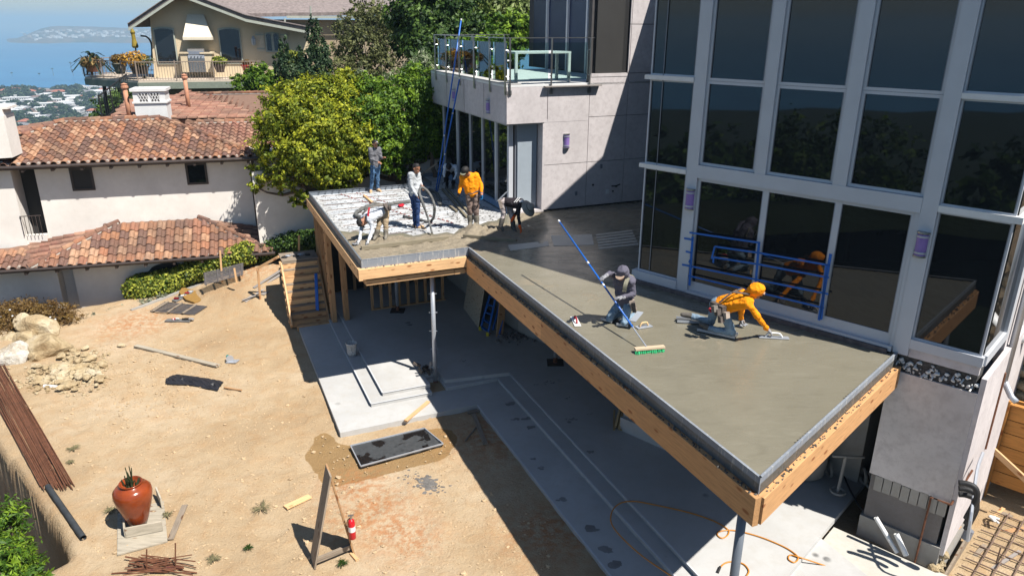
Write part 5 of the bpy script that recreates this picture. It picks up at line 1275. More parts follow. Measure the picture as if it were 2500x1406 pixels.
# --- background trees
def bt(label, blobs, n, size, mat, seed, clump=26, base=None, **k):
    cen = np.mean([b[0] for b in blobs], axis=0); base = base if base is not None else np.array([cen[0], cen[1], min(b[0][2]-b[1][2] for b in blobs)-2.0])
    return tree(label, base, blobs, n, size, mat, clump, seed, **k)
bt('tall dark evergreen rising behind the glass balcony', [B3(1050, 60, 36, 1.6), B3(1010, 20, 37, 1.3), B3(1085, 110, 35, 1.4), B3(1100, 30, 36, 1.5), B3(1020, 110, 36, 1.1), B3(1060, 170, 34, 1.0), B3(1040, 140, 34, 1.0), B3(1130, 80, 36, 1.2), B3(990, 60, 37.5, .9), B3(1080, -20, 37, 1.5), B3(1060, 210, 33, .9)], 36000, .22, M_ldark, 61, trunk_r=.3)
bt('pale flowering green tree above the glass balustrade', [B3(1180, 20, 40, 1.8), B3(1240, 10, 41, 1.8), B3(1210, 60, 39, 1.5), B3(1150, -10, 40, 1.8), B3(1270, 50, 40, 1.4), B3(1290, -20, 42, 2)], 26000, .26, leafmat('pale green leaf', (.09, .13, .03), (.26, .32, .10)), 62, trunk_r=.25)
bt('yellow green shrub seen through the balcony glass', [B3(1170, 95, 36, .9), B3(1215, 80, 36, .9), B3(1255, 75, 36, 1.0), B3(1130, 125, 35, .8), B3(1190, 130, 34, .9), B3(1240, 120, 35, .9), B3(1150, 150, 34, .8)], 16000, .2, M_lgrn, 63, name='balcony_shrub', trunk_r=.1)
bt('thin grey branched tree in front of the balcony house wall', [B3(860, 70, 42, 1.0, .8), B3(920, 60, 42, 1.2, .9), B3(890, 110, 41, 1.2, .9), B3(845, 120, 41, .8), B3(950, 110, 42, 1.0), B3(905, 30, 43, .8), B3(840, 165, 40, .7), B3(935, 160, 41, .9), B3(880, 170, 40, .8), B3(975, 80, 43, .8), B3(870, 20, 43, .5)], 13000, .17, M_lolive, 64, clump=10, trunk_r=.16, trunkmat=plain('pale grey bark', (.33, .28, .24), .9, .2))
bt('twisted dark juniper with pointed tips, tallest beside the cream house', [B3(768, 100, 38, .38, .9), B3(775, 150, 37.6, .6, .8), B3(760, 190, 37.4, .8, .7), B3(790, 180, 37.6, .55, .8), B3(790, 130, 38, .35, .6), B3(765, 65, 38.2, .2, .6), B3(800, 210, 37, .5, .6)], 15000, .12, M_ljun, 65, clump=30, trunk_r=.12)
bt('twisted dark juniper left of the taller one', [B3(692, 120, 38, .28, .6), B3(700, 160, 37.6, .45, .6), B3(685, 180, 37.4, .35, .5), B3(720, 185, 37.4, .6, .6), B3(738, 140, 37.8, .25, .5), B3(673, 150, 37.8, .2, .4), B3(712, 210, 37.2, .6, .5), B3(745, 175, 37.6, .4, .6)], 12000, .12, M_ljun, 66, clump=30, trunk_r=.1)
bt('light yellow green shrub glowing between the two junipers', [B3(705, 135, 39, .5), B3(722, 150, 39, .5), B3(735, 165, 39, .4)], 3500, .15, M_lhedge, 67, name='juniper_shrub', trunk_r=.05)
bt('round green shrub below the balcony railing', [B3(600, 205, 46, .8), B3(640, 195, 46, 1.0), B3(660, 210, 45.5, .9), B3(625, 190, 46.5, .7), B3(585, 215, 46, .5), B3(640, 222, 45.5, .9)], 11000, .18, M_lgrn, 68, name='round_shrub', trunk_r=.08)
bt('white flowered oleander showing above the bright green tree', [B3(1000, 195, 30, .6), B3(960, 200, 30.5, .5), B3(1035, 175, 30, .7), B3(880, 200, 31, .5), B3(1060, 190, 30, .5)], 9000, .14, leafmat('oleander', (.10, .16, .05), (.42, .45, .30)), 69, name='oleander_shrub', trunk_r=.05, aspect=4)
bt('small green tree under the balcony of the cream house', [B3(365, 212, 50, .7), B3(385, 215, 50, .5)], 1500, .2, M_ldark, 70)
bt('dark green tree below the black fence', [B3(300, 262, 60, 1.8, 1.2), B3(325, 235, 62, 1.8, 1.4), B3(275, 285, 58, 1.4), B3(310, 290, 58, 1.5)], 9000, .32, M_ldark, 71, trunk_r=.2)
# greenery across the lane behind the camera side, seen only in the facade glass
for i in range(9):
    R_ = random.Random(90+i); a = math.radians(200+i*17+R_.uniform(-5, 5)); d = R_.uniform(26, 40); c_ = np.array((d*math.sin(a), d*math.cos(a), -6.)); 
    bl = [(c_+np.array((R_.uniform(-2.5, 2.5), R_.uniform(-2.5, 2.5), R_.uniform(-1, 4.5))), (R_.uniform(1.6, 2.6),)*3) for _ in range(7)]
    t_ = thing('hillside_tree', c_-Z*5, 'dark tree on the slope behind the camera, mirrored in the glazing', 'tree', 'trees mirrored in the glazing')
    m_ = MB(); m_.tube([c_-Z*6, c_], [.3, .2], 6); m_.build('trunk', M_bark, t_); crownobj('crown', leaves(bl, 5000, .35, 2, .5, .3, i, 16), M_ldark, t_)
# weeds on the dirt
M_weed = plain('dry weed stems', (.17, .15, .075), .9, .3)
wd = [(641, 942, 1, .28), (182, 1096, 1, .16), (515, 775+530, 1, .12)]
for i, (x, y, r, lab) in enumerate(((640, 1240, .30, 'largest star shaped dry weed flat on the dirt near the short board'), (180, 1095, .2, 'dry weed on the dirt beside the rebar bundle'), (172, 1130, .12, 'tiny dry weed below the rebar side weed'), (606, 1338, .14, 'small green weed on the dirt left of the A-frame'), (835, 1375, .16, 'green weed at the foot of the A-frame leg'), (520, 1365, .18, 'sparse weed right of the rebar scraps'), (410, 1260, .16, 'weed growing beside the flower pot board'), (270, 1250, .2, 'weed left of the potted urn'))):
    p = G(x, y, -3.67); p[2] = float(yard_z(np.array(p[0]), np.array(p[1])))+.01; R_ = random.Random(i); m_ = MB()
    for k in range(60):
        a = R_.uniform(0, 6.28); l = r*R_.uniform(.2, .85); q0 = p+np.array((math.cos(a)*l*.25, math.sin(a)*l*.25, .02)); q1 = p+np.array((math.cos(a+.2)*l, math.sin(a+.2)*l, R_.uniform(.01, .05)))
        m_.tube([q0, (q0+q1)/2+Z*.02, q1], [.004, .006, .002], 4)
    m_.build('weed', M_weed if i not in (3, 4) else M_lgrn, label=lab, cat='weed')

_tm = []
for k in range(3):
    R_ = random.Random(300+k); bl = [((R_.uniform(-3, 3), R_.uniform(-3, 3), R_.uniform(1, 6)), (R_.uniform(1.8, 3),)*3) for _ in range(7)]; v, f, t = leaves(bl, 2200, .7, 1.8, .5, .3, k, 12); _tm.append(mkmesh('crown', v, f, M_ldark, tint=t))
_tk = MB(); _tk.tube([(0, 0, -6), (0, 0, 3)], [.35, .2], 6); _tkm = _tk.mesh('trunk', M_bark); R_ = random.Random(77)
for i in range(34):
    a = math.radians(R_.uniform(190, 330)); d = R_.uniform(42, 120); x, y = d*math.sin(a), d*math.cos(a); t_ = thing('slope_tree', (x, y, float(far_z(np.array(x), np.array(y)))), 'dark tree on the falling slope left of the yard, mirrored in the glazing', 'tree', 'trees on the slope mirrored in the glazing'); t_.scale = (R_.uniform(.8, 1.8),)*3
    for nm_, mm_ in (('crown', _tm[i % 3]), ('trunk', _tkm)): o_ = bpy.data.objects.new(nm_, mm_); COL.objects.link(o_); o_.parent = t_
# ---------------------------------------------------------------- PEOPLE
def cloth(name, c, var=.12, rough=.85, wr=.35):
    m = NT(name); v = m.tc.outputs['Object']; a = m.noise(v, 7, 4, .6, .5); c_ = m.ramp(a, [(.3, sc(c, 1-var)), (.7, sc(c, 1+var))])
    h = m.math('ADD', m.noise(m.mapping(v, (1, 1, 1)), 16, 4, .6, 1.2), m.math('MULTIPLY', m.noise(v, 5, 3), 1.2)); m.bump(h, wr, .05); return m.done(c_, rough, 0, .2)
CL = dict(grey=cloth('heather grey shirt', (.16, .16, .175)), lgrey=cloth('light grey shirt', (.46, .48, .50)), lgrey2=cloth('pale grey work shirt', (.50, .52, .56)), orange=cloth('hi-vis orange hoodie', (1.0, .31, .008), .08), black=cloth('black shirt', (.022, .018, .022)),
          jeans=cloth('blue jeans', (.075, .15, .27), .35), jeans2=cloth('washed jeans', (.20, .28, .36), .35), navy=cloth('navy work jeans', (.03, .06, .16), .2), khaki=cloth('khaki trousers', (.38, .29, .19), .15), brown=cloth('dusty brown trousers', (.20, .145, .125), .2),
          pale=cloth('cement dusted trousers', (.44, .38, .37), .2), hood=cloth('charcoal purple hoodie', (.115, .11, .145)), shade=cloth('pale blue sweatshirt', (.65, .72, .80)), blackp=cloth('black trousers', (.02, .02, .022)),
          boot=cloth('dusty boots', (.11, .10, .09), .3), tanboot=cloth('tan boots', (.50, .34, .20), .2), cem=cloth('cement caked boots', (.22, .20, .165), .3, .9, .6), skin=plain('tanned skin', (.36, .17, .10), .55, .08, bump=.03), hair=plain('short black hair', (.012, .010, .010), .7, .1),
          white=cloth('white work glove', (.62, .62, .62)), greyg=cloth('grey work glove', (.27, .27, .29)), blueg=cloth('blue rubber glove', (.02, .13, .30)), orangeg=cloth('orange rubber glove', (.85, .13, .02)), cap=cloth('black cap', (.03, .03, .032)), olive=cloth('olive cap', (.20, .20, .14)), hat=cloth('grey sun hat', (.30, .285, .25)), strap=cloth('grey strap', (.19, .17, .15)), red=cloth('red strap', (.35, .03, .04)), belt=cloth('worn leather tool belt', (.11, .09, .08), .4), pouch=cloth('pale leather pouch', (.38, .31, .26), .2), peak=cloth('tan cap peak', (.33, .24, .18)), vest=cloth('reflective vest strap', (.21, .20, .15)))
_pj = []
def K(x, y, Y): return at_y(x, y, Y)
def capsule(mb, a, b, r0, r1, n=12):
    a = np.array(a, float); b = np.array(b, float); d = b-a; l = np.linalg.norm(d)
    if l < 1e-4: d = Z*1e-3; l = 1e-3
    d = d/l; pts = []; rs = []
    for t in (-.98, -.8, -.45): pts.append(a+d*r0*t); rs.append(r0*math.sqrt(1-t*t))
    pts += [a, b]; rs += [r0, r1]
    for t in (.45, .8, .98): pts.append(b+d*r1*t); rs.append(r1*math.sqrt(1-t*t))
    mb.tube(pts, rs, n)
def unit(v): v = np.array(v, float); return v/(np.linalg.norm(v)+1e-9)
def person(label, j, mats, face, up_head=None, group='construction workers on the deck', hair=True, hood=False, bulk=1.0, base=None, feetdir=None):
    """j: joints in metres (world). mats: tag -> material. face: direction the face looks"""
    t = thing('person', base if base is not None else (j['anL']+j['anR'])/2-Z*.08, label, 'person', group)
    caps_ = []
    def c(a, b, r0, r1, tag): caps_.append((np.array(a, float), np.array(b, float), r0*bulk if tag != 'skin' else r0, r1*bulk if tag != 'skin' else r1, tag))
    face = unit(face); hu = unit(up_head if up_head is not None else Z); face = unit(face-hu*(face@hu)); side = np.cross(face, hu)
    hc = j['head']; pel = (j['hipL']+j['hipR'])/2; sh = (j['shL']+j['shR'])/2; nk = j['neck']
    # torso
    for s_ in 'LR':
        c(j['sh'+s_]*.86+sh*.14, j['hip'+s_]*.75+pel*.25+(sh-pel)*.18, .098, .105, 'shirt'); c(j['sh'+s_], j['sh'+s_]*.6+sh*.4+(sh-pel)*.03, .066, .075, 'shirt')
        c(j['hip'+s_], pel, .10, .11, 'trousers'); c(j['hip'+s_], j['kn'+s_], .092, .068, 'trousers')
        c(j['kn'+s_], j['an'+s_]*.8+j['kn'+s_]*.2, .066, .056, 'trousers' if 'lowleg' not in mats else 'lowleg'); c(j['an'+s_]*.8+j['kn'+s_]*.2, j['an'+s_], .056, .052, 'trousers' if 'hiboot' not in mats else 'boots')
        c(j['sh'+s_], j['el'+s_], .062, .050, 'shirt'); c(j['el'+s_], j['wr'+s_], .050, .036, 'shirt')
        fd = j['toe'+s_]-j['an'+s_]; c(j['an'+s_]-unit(fd)*.03-Z*.0, j['an'+s_]*.5+j['toe'+s_]*.5, .050, .052, 'boots'); c(j['an'+s_]*.5+j['toe'+s_]*.5, j['toe'+s_], .050, .040, 'boots')
        if 'hiboot' in mats: c(j['an'+s_]*.45+j['kn'+s_]*.55, j['an'+s_], .072, .060, 'boots')
    c(sh, pel+(sh-pel)*.25, .115, .120, 'shirt'); c(pel+(sh-pel)*.05, pel+(sh-pel)*.32, .118, .118, 'shirt')
    c(sh+(nk-sh)*.3, nk, .065, .055, 'skin' if not hood else 'shirt'); c(nk, hc, .052, .055, 'skin')
    # head
    c(hc+hu*.025-face*.02, hc+hu*.04+face*.012, .088, .086, 'skin'); c(hc-hu*.05+face*.03, hc-hu*.075+face*.055, .058, .040, 'skin')
    c(hc-hu*.0+face*.09, hc-hu*.025+face*.108, .012, .016, 'skin'); c(hc+hu*.028+face*.074-side*.03, hc+hu*.028+face*.074+side*.03, .020, .020, 'skin')
    for s_ in (-1, 1): c(hc+side*.088*s_+hu*.01-face*.01, hc+side*.092*s_-hu*.025-face*.01, .018, .014, 'skin')
    if hair: c(hc+hu*.045-face*.03, hc+hu*.055+face*.008, .093, .088, 'hair')
    if hood:
        c(hc+hu*.02-face*.035, hc+hu*.045+face*.002, .118, .112, 'shirt'); c(hc-hu*.06-face*.05, nk-face*.02, .10, .10, 'shirt')
    mb = MB()
    for a, b, r0, r1, tag in caps_: capsule(mb, a, b, r0, r1)
    me_ = mb.mesh('body_src', None) if False else mkmesh('body_src', mb.v, mb.f)
    ob = bpy.data.objects.new('body', me_); COL.objects.link(ob); md = ob.modifiers.new('r', 'REMESH'); md.mode = 'VOXEL'; md.voxel_size = .0155
    md.use_smooth_shade = True
    s2 = ob.modifiers.new('s', 'SMOOTH'); s2.factor = .5; s2.iterations = 3
    _pj.append((ob, caps_, mats, t)); t['_j'] = 0; del t['_j']
    # eyes and mouth
    for s_ in (-1, 1):
        if not hood or True:
            m_ = MB(); m_.ell(hc+face*.083+side*.032*s_+hu*.012, (.013, .013, .008), 6, 4); m_.build('eye', CL['hair'], t)
    m_ = MB(); m_.ell(hc+face*.088-hu*.052, (.022, .012, .006), 6, 4); m_.build('mouth', plain('lips', (.22, .07, .05), .6, .05, bump=0) if 'lips' not in bpy.data.materials else bpy.data.materials['lips'], t)
    for s_ in 'LR':
        w_ = j['wr'+s_]; h_ = j['ha'+s_]; hand(t, w_, h_, j.get('pn'+s_, -Z if abs(unit(h_-w_)[2]) < .8 else face), mats.get('hand'+s_, mats.get('hand', CL['skin'])), -1 if s_ == 'L' else 1)
    return t, face, hu, side
def hand(parent, w_, h_, pn, mat, sg, curl=.55):
    d = unit(h_-w_); pn = unit(np.array(pn)-d*(np.array(pn)@d)); sd = np.cross(d, pn); mb = MB(); glove = mat is not CL['skin']; g = 1.12 if glove else 1.
    Rm = np.stack([sd, d, pn], 1); mb.ell(w_+d*.055, (.040*g, .055, .019*g), 10, 7, Rm); capsule(mb, w_-d*.03, w_+d*.03, .034*g if glove else .028, .030*g, 8)
    for k in range(4):
        b0 = w_+d*.085+sd*(k-1.5)*.019; ln = (.030, .036, .034, .026)[k]; a = 0; p = b0; pts = [p-d*.02, p]
        for q in range(3):
            a += curl*(.6+.2*q); p = p+(d*math.cos(a)+pn*math.sin(a))*ln*(1, .8, .7)[q]; pts.append(p)
        mb.tube(pts, [.0095*g, .0095*g, .009*g, .0085*g, .007*g], 6)
    b0 = w_+d*.03+sd*sg*.032; mb.tube([b0, b0+sd*sg*.018+d*.028+pn*.01, b0+sd*sg*.02+d*.055+pn*.024], [.013*g, .011*g, .009*g], 6)
    return mb.build('glove' if glove else 'hand', mat, parent, smooth=True)
def finish_people():
    dg = bpy.context.evaluated_depsgraph_get(); dg.update()
    for k, (ob, caps_, mats, t) in enumerate(_pj):
        me = bpy.data.meshes.new_from_object(ob.evaluated_get(dg)); ob.modifiers.clear(); old = ob.data; ob.data = me; bpy.data.meshes.remove(old)
        n = len(me.vertices); co_ = np.empty(n*3, np.float32); me.vertices.foreach_get('co', co_); co_ = co_.reshape(-1, 3).astype(float); no = np.empty(n*3, np.float32); me.vertices.foreach_get('normal', no); no = no.reshape(-1, 3)
        nf = len(me.polygons); fc = np.empty(nf*3, np.float32); me.polygons.foreach_get('center', fc); fc = fc.reshape(-1, 3).astype(float)
        tags = sorted({c_[4] for c_ in caps_}); best = np.full(nf, 9.); lab = np.zeros(nf, int); bestv = np.full(n, 9.); labv = np.zeros(n, int)
        for a, b, r0, r1, tag in caps_:
            d = b-a; L2 = d@d+1e-9
            for P, be, la in ((fc, best, lab), (co_, bestv, labv)):
                tt_ = np.clip((P-a)@d/L2, 0, 1); ds = np.linalg.norm(P-a-tt_[:, None]*d, axis=1)-(r0+(r1-r0)*tt_); mk = ds < be; be[mk] = ds[mk]; la[mk] = tags.index(tag)
        # folds in the cloth
        isc = np.isin(labv, [tags.index(x) for x in tags if x in ('shirt', 'trousers', 'lowleg')])
        w_ = vnoise(co_[:, 0]*9+co_[:, 1]*4, co_[:, 2]*15+co_[:, 1]*6, k, 3)*.042+vnoise(co_[:, 0]*30+co_[:, 2]*9, co_[:, 1]*28-co_[:, 2]*22, k+9, 2)*.016
        co_ += no*(w_*isc)[:, None]; me.vertices.foreach_set('co', co_.astype(np.float32).ravel())
        me.materials.clear()
        for tg in tags: me.materials.append(mats.get(tg, CL['skin'] if tg == 'skin' else CL['hair']))
        me.polygons.foreach_set('material_index', lab.astype(np.int32)); me.polygons.foreach_set('use_smooth', np.ones(nf, bool)); me.update(); me.name = 'body'; adopt(ob, t)
def capp(t, hc, face, hu, mat, r=.105, name='cap', peakmat=None, brim=.085, off=.02):
    side = np.cross(face, hu); m_ = MB(); Rm = np.stack([side, face, hu], 1); v0 = len(m_.v); m_.ell(hc+hu*off-face*.012, (r*.93, r, r*.9), 14, 8, Rm)
    keepv = [i for i, p in enumerate(m_.v) if (np.array(p)-hc)@hu > .015]; ks_ = set(keepv); m_.f = [f for f in m_.f if all(i in ks_ for i in f)]; m_.m = [0]*len(m_.f); o = m_.build(name, mat, t, smooth=True)
    m_ = MB(); n = 9; v = []
    for dz in (0, -.008):
        for i in range(n): a = math.pi*i/(n-1); v.append(hc+side*(.078*math.cos(a))+face*(.075+brim*math.sin(a)**.7)+hu*(.035+dz-.02*math.sin(a)))
    m_.add(v, [list(range(n)), list(range(2*n-1, n-1, -1))]+[(i, i+1, n+i+1, n+i) for i in range(n-1)]); m_.build('peak', peakmat or mat, t); return o
def strap_(t, pts, mat, w_=.045, name='strap'):
    m_ = MB(); P = catmull(pts, 4); 
    for i in range(len(P)-1): m_.beam(P[i], P[i+1]+(P[i+1]-P[i])*.1, w_, .012, up=unit(np.array((0, -.7, .7))))
    return m_.build(name, mat, t)
def J(**k): return {a: np.array(b, float) for a, b in k.items()}
# A: grey shirt, talking with open hands
Y = float(G(915, 469, -.1)[1]); z_ = -.1
j = J(anL=K(905.5, 465, Y-.05), anR=K(922, 462, Y+.1), toeL=K(905, 471.5, Y-.22), toeR=K(930, 468, Y-.02), knL=K(908.5, 437, Y-.04), knR=K(922, 436, Y+.06), hipL=K(910, 407, Y), hipR=K(922, 406, Y+.1), shL=K(904, 366, Y-.02), shR=K(926, 365.5, Y+.10), neck=K(915.5, 360, Y+.02), head=K(916, 352, Y-.02), elL=K(905.5, 389, Y-.06), elR=K(930, 383, Y+.02), wrL=K(923, 395.5, Y-.28), haL=K(932, 399, Y-.36), wrR=K(934, 386.5, Y-.10), haR=K(940, 382.5, Y-.18))
t, f_, hu_, sd_ = person('person in a grey shirt, blue jeans and black cap gesturing with both hands', j, dict(shirt=CL['grey'], trousers=CL['jeans'], boots=CL['tanboot']), (.75, -.65, -.25)); capp(t, j['head'], f_, hu_, CL['cap'])
m_ = MB(); m_.ell(j['head']+f_*.098+hu_*.07, (.03, .02, .022), 8, 5); m_.build('cap_badge', CL['white'], t)
# B: hose man
Y = float(G(1018, 558, -.1)[1])
j = J(anL=K(1013, 551, Y+.12), anR=K(1020, 554.5, Y-.02), toeL=K(1033, 553.5, Y+.08), toeR=K(1037, 559, Y-.06), knL=K(1012, 514, Y+.10), knR=K(1020, 515, Y-.03), hipL=K(1006.5, 476, Y+.10), hipR=K(1017.5, 477, Y-.04), shL=K(1002.5, 428, Y-.07), shR=K(1020.5, 427, Y+.16), neck=K(1015, 422, Y), head=K(1017, 411.5, Y-.03), elL=K(1004, 456, Y-.14), elR=K(1025.5, 445, Y+.1), wrL=K(1019.5, 478.5, Y-.26), haL=K(1027.5, 484.5, Y-.28), wrR=K(1030, 453, Y-.02), haR=K(1034, 461, Y-.08))
jB = j
t, f_, hu_, sd_ = person('bare headed person in a pale grey shirt steering the concrete hose with both hands', j, dict(shirt=CL['lgrey'], trousers=CL['navy'], boots=CL['tanboot']), (.75, -.55, -.45))
m_ = MB(); m_.beam(K(1003, 474, Y+.15), K(1001, 482, Y+.15), .09, .05); m_.build('holster', CL['belt'], t)
# C: bending pale grey, red suspenders
Y = float(G(930, 583, 0)[1])
Yh = float(G(890, 598, 0)[1])
j = J(anL=K(918, 577, Y-.0), anR=K(942, 575, Y+.02), toeL=K(913, 584, Y-.12), toeR=K(941, 583, Y-.14), knL=K(925, 550, Y+.03), knR=K(942, 552, Y+.03), hipL=K(930, 513, Y+.20), hipR=K(942, 514, Y+.12), shL=K(888, 529, Y+.02), shR=K(905, 537, Y-.20), neck=K(892, 533, Y-.17), head=K(884, 542.5, Y-.22), elL=K(882, 560, Y-.18), elR=K(909, 563, Y-.28), wrL=K(878, 585, Yh+.06), haL=K(873, 593, Yh+.0), wrR=K(900, 587, Yh-.02), haR=K(894, 595.5, Yh-.06))
t, f_, hu_, sd_ = person('person in pale shirt, red clipped suspenders and black cap bending to trowel the concrete', j, dict(shirt=CL['lgrey2'], trousers=CL['khaki'], boots=CL['cem'], hand=CL['white'], hiboot=1), (-.15, -.5, -.85), up_head=(-.75, -.45, -.35)); capp(t, j['head'], f_, hu_, CL['cap'])
bk = unit(np.array((-.2, -.75, .9))); 
for (a, b, m0) in ((K(937, 500, Y-.02), K(902, 507, Y-.15), 'strap'), (K(902, 507, Y-.16), K(884, 524, Y-.16), 'strap'), (K(902, 507, Y-.17), K(899, 528, Y-.34), 'red'), (K(938, 500, Y-.0), K(908, 495, Y+.05), 'strap')): strap_(t, [a, (np.array(a)+b)/2+bk*.02, b], CL[m0])
m_ = MB(); m_.beam(K(938, 497, Y+.02), K(948, 514, Y-.08), .10, .05); m_.ell(K(951, 508, Y-.05), (.05, .05, .08), 8, 5); m_.build('tool_belt', CL['belt'], t)
# D: orange standing
Y = float(G(1155, 553, 0)[1])
j = J(anL=K(1148, 545, Y+.05), anR=K(1164, 546, Y+.02), toeL=K(1147, 555, Y-.14), toeR=K(1161, 558, Y-.18), knL=K(1147, 513, Y), knR=K(1162, 514, Y-.02), hipL=K(1145.5, 477, Y+.03), hipR=K(1162, 477, Y+.03), shL=K(1129.5, 434, Y-.03), shR=K(1164, 430, Y+.06), neck=K(1143, 425.5, Y-.08), head=K(1135.5, 420, Y-.20), elL=K(1124, 455, Y-.02), elR=K(1174.5, 452, Y), wrL=K(1121.5, 470, Y-.10), haL=K(1119.5, 478, Y-.14), wrR=K(1176, 475, Y-.1), haR=K(1177, 484, Y-.14))
t, f_, hu_, sd_ = person('standing person in bright orange top and olive cap looking down, one blue glove', j, dict(shirt=CL['orange'], trousers=CL['brown'], boots=CL['cem'], handL=CL['blackp'], handR=CL['blueg'], hiboot=1), (-.45, -.6, -.6), up_head=(-.05, -.45, .85), bulk=1.12); capp(t, j['head'], f_, hu_, CL['olive'])
m_ = MB(); m_.tube([K(1142, 474, Y-.16), K(1154, 473, Y-.2), K(1168, 466, Y-.12)], .018, 6); m_.build('waist_strap', CL['belt'], t)
# E: black shirt with sun hat
Y = float(G(1238, 563, 0)[1]); Yh = float(G(1275, 575, 0)[1])
j = J(anL=K(1222, 553, Y-.02), anR=K(1254, 558, Y-.02), toeL=K(1228, 562, Y-.14), toeR=K(1259, 566, Y-.14), knL=K(1229.5, 522, Y+.02), knR=K(1250, 530, Y+.05), hipL=K(1227, 493, Y+.02), hipR=K(1240, 492, Y+.20), shL=K(1266, 503, Y-.14), shR=K(1271, 492, Y+.16), neck=K(1281, 499, Y-.04), head=K(1291, 508, Y-.10), elL=K(1266, 531, Y-.18), elR=K(1262, 519, Y+.12), wrL=K(1269.5, 555, Yh+.03), haL=K(1274.5, 569, Yh-.02), wrR=K(1255, 529, Y-.02), haR=K(1249, 537, Y-.1))
t, f_, hu_, sd_ = person('person in black shirt and wide grey sun hat bending down with orange gloves', j, dict(shirt=CL['black'], trousers=CL['pale'], boots=CL['boot'], hand=CL['orangeg'], hiboot=1), (.35, -.35, -.85), up_head=(.9, -.1, .30), hair=False)
hc = j['head']; m_ = MB(); ax = unit((.66, -.52, .54)); m_.lathe(hc-ax*.0, [(.225, -.035), (.230, -.028), (.17, .005), (.112, .03), (.106, .09), (.09, .125), (.0, .135)], 20, ax); m_.build('sun_hat', CL['hat'], t, smooth=True)
m_ = MB(); m_.lathe(hc+ax*.034, [(.114, 0), (.113, .018)], 20, ax); m_.build('hat_band', CL['cap'], t)
for k in range(2):
    m_ = MB(); a = K(1255+k*5, 494.5, Y-.26); b = K(1265+k*5, 482.5, Y-.02); m_.beam(a+bk*.0, b, .016, .006, up=bk); m_.build('shirt_stripe', CL['white'], t)
m_ = MB(); m_.beam(K(1268, 492.5, Y-.16), K(1277, 490, Y-.14), .07, .008, up=bk); m_.build('shirt_print', CL['white'], t)
m_ = MB(); m_.box(K(1211, 493, Y-.1), K(1234, 470, Y-.1)-K(1211, 493, Y-.1), (.09, 0, .05), (0, .02, 0)); m_.build('hand_float', M_steel, t)
m_ = MB(); m_.beam(K(1219, 488, Y-.08), K(1224, 508, Y-.08), .09, .07); m_.build('tool_pouch', CL['pouch'], t)
# F: crouching in the shade
Y = float(G(1098, 460, -.1)[1])
j = J(anL=K(1091, 457, Y), anR=K(1106, 456, Y), toeL=K(1090, 462, Y-.16), toeR=K(1105, 461, Y-.16), knL=K(1091, 430, Y-.08), knR=K(1110, 428, Y-.05), hipL=K(1096, 414, Y+.35), hipR=K(1109, 414, Y+.35), shL=K(1087, 407, Y-.10), shR=K(1113, 408, Y-.08), neck=K(1098, 405, Y-.16), head=K(1096, 408, Y-.30), elL=K(1084.5, 423, Y-.18), elR=K(1115, 425, Y-.15), wrL=K(1085.5, 436, Y-.25), haL=K(1086, 443, Y-.28), wrR=K(1108, 439, Y-.25), haR=K(1103, 445, Y-.3))
person('person in a pale blue sweatshirt crouching over in the shade beside the glass wall', j, dict(shirt=CL['shade'], trousers=CL['blackp'], boots=CL['boot'], hand=CL['blackp']), (0, -.5, -.85), up_head=(-.05, -.9, .35))
# G: hooded kneeling with the broom
kl = G(1488, 777, .09); kr = G(1524, 788, .09); al = G(1522, 764, .09); ar = G(1549, 768, .09); Y = float(kr[1])
j = J(knL=kl, knR=kr, anL=al, anR=ar, toeL=al+(al-kl)*.25-Z*.03, toeR=ar+(ar-kr)*.25-Z*.03, hipL=K(1514, 738, Y+.34), hipR=K(1535, 740, Y+.20), shL=K(1507, 679, Y+.22), shR=K(1542, 687, Y+.02), neck=K(1525, 677, Y+.10), head=K(1519, 668, Y-.04), elL=K(1488.5, 668, Y+.10), elR=K(1548, 717, Y+.02), wrL=K(1479, 673.5, Y-.06), haL=K(1470, 679, Y-.14), wrR=K(1519, 726, Y-.16), haR=K(1503, 727, Y-.20))
t, f_, hu_, sd_ = person('kneeling person in a charcoal hood and jeans holding the long blue pole', j, dict(shirt=CL['hood'], trousers=CL['jeans2'], boots=CL['boot'], hand=CL['greyg']), (-.45, -.65, -.65), up_head=(-.1, -.4, .9), hood=True); capp(t, j['head'], f_, hu_, CL['hood'], .10, 'hood_crown', CL['peak'], .10, .03)
strap_(t, [K(1533, 678, Y-.04), K(1527, 695, Y-.14), K(1524, 712, Y-.12)], CL['vest'], .07, 'vest_strap'); strap_(t, [K(1535, 674, Y+.0), K(1545, 676, Y+.06), K(1549, 690, Y+.14)], CL['vest'], .06, 'vest_strap')
m_ = MB(); m_.beam(K(1542, 733, Y+.02), K(1548, 756, Y+.02), .08, .10); m_.build('tool_pouch', CL['pouch'], t); m_ = MB(); m_.beam(K(1546, 740, Y-.04), K(1549, 762, Y-.04), .04, .06); m_.build('black_pouch', CL['blackp'], t)
m_ = MB(); m_.box(K(1537, 784, Y-.1), K(1556, 761, Y+.1)-K(1537, 784, Y-.1), (.10, -.05, 0), (0, 0, .015)); m_.build('steel_trowel', M_steel, t)
jG = j
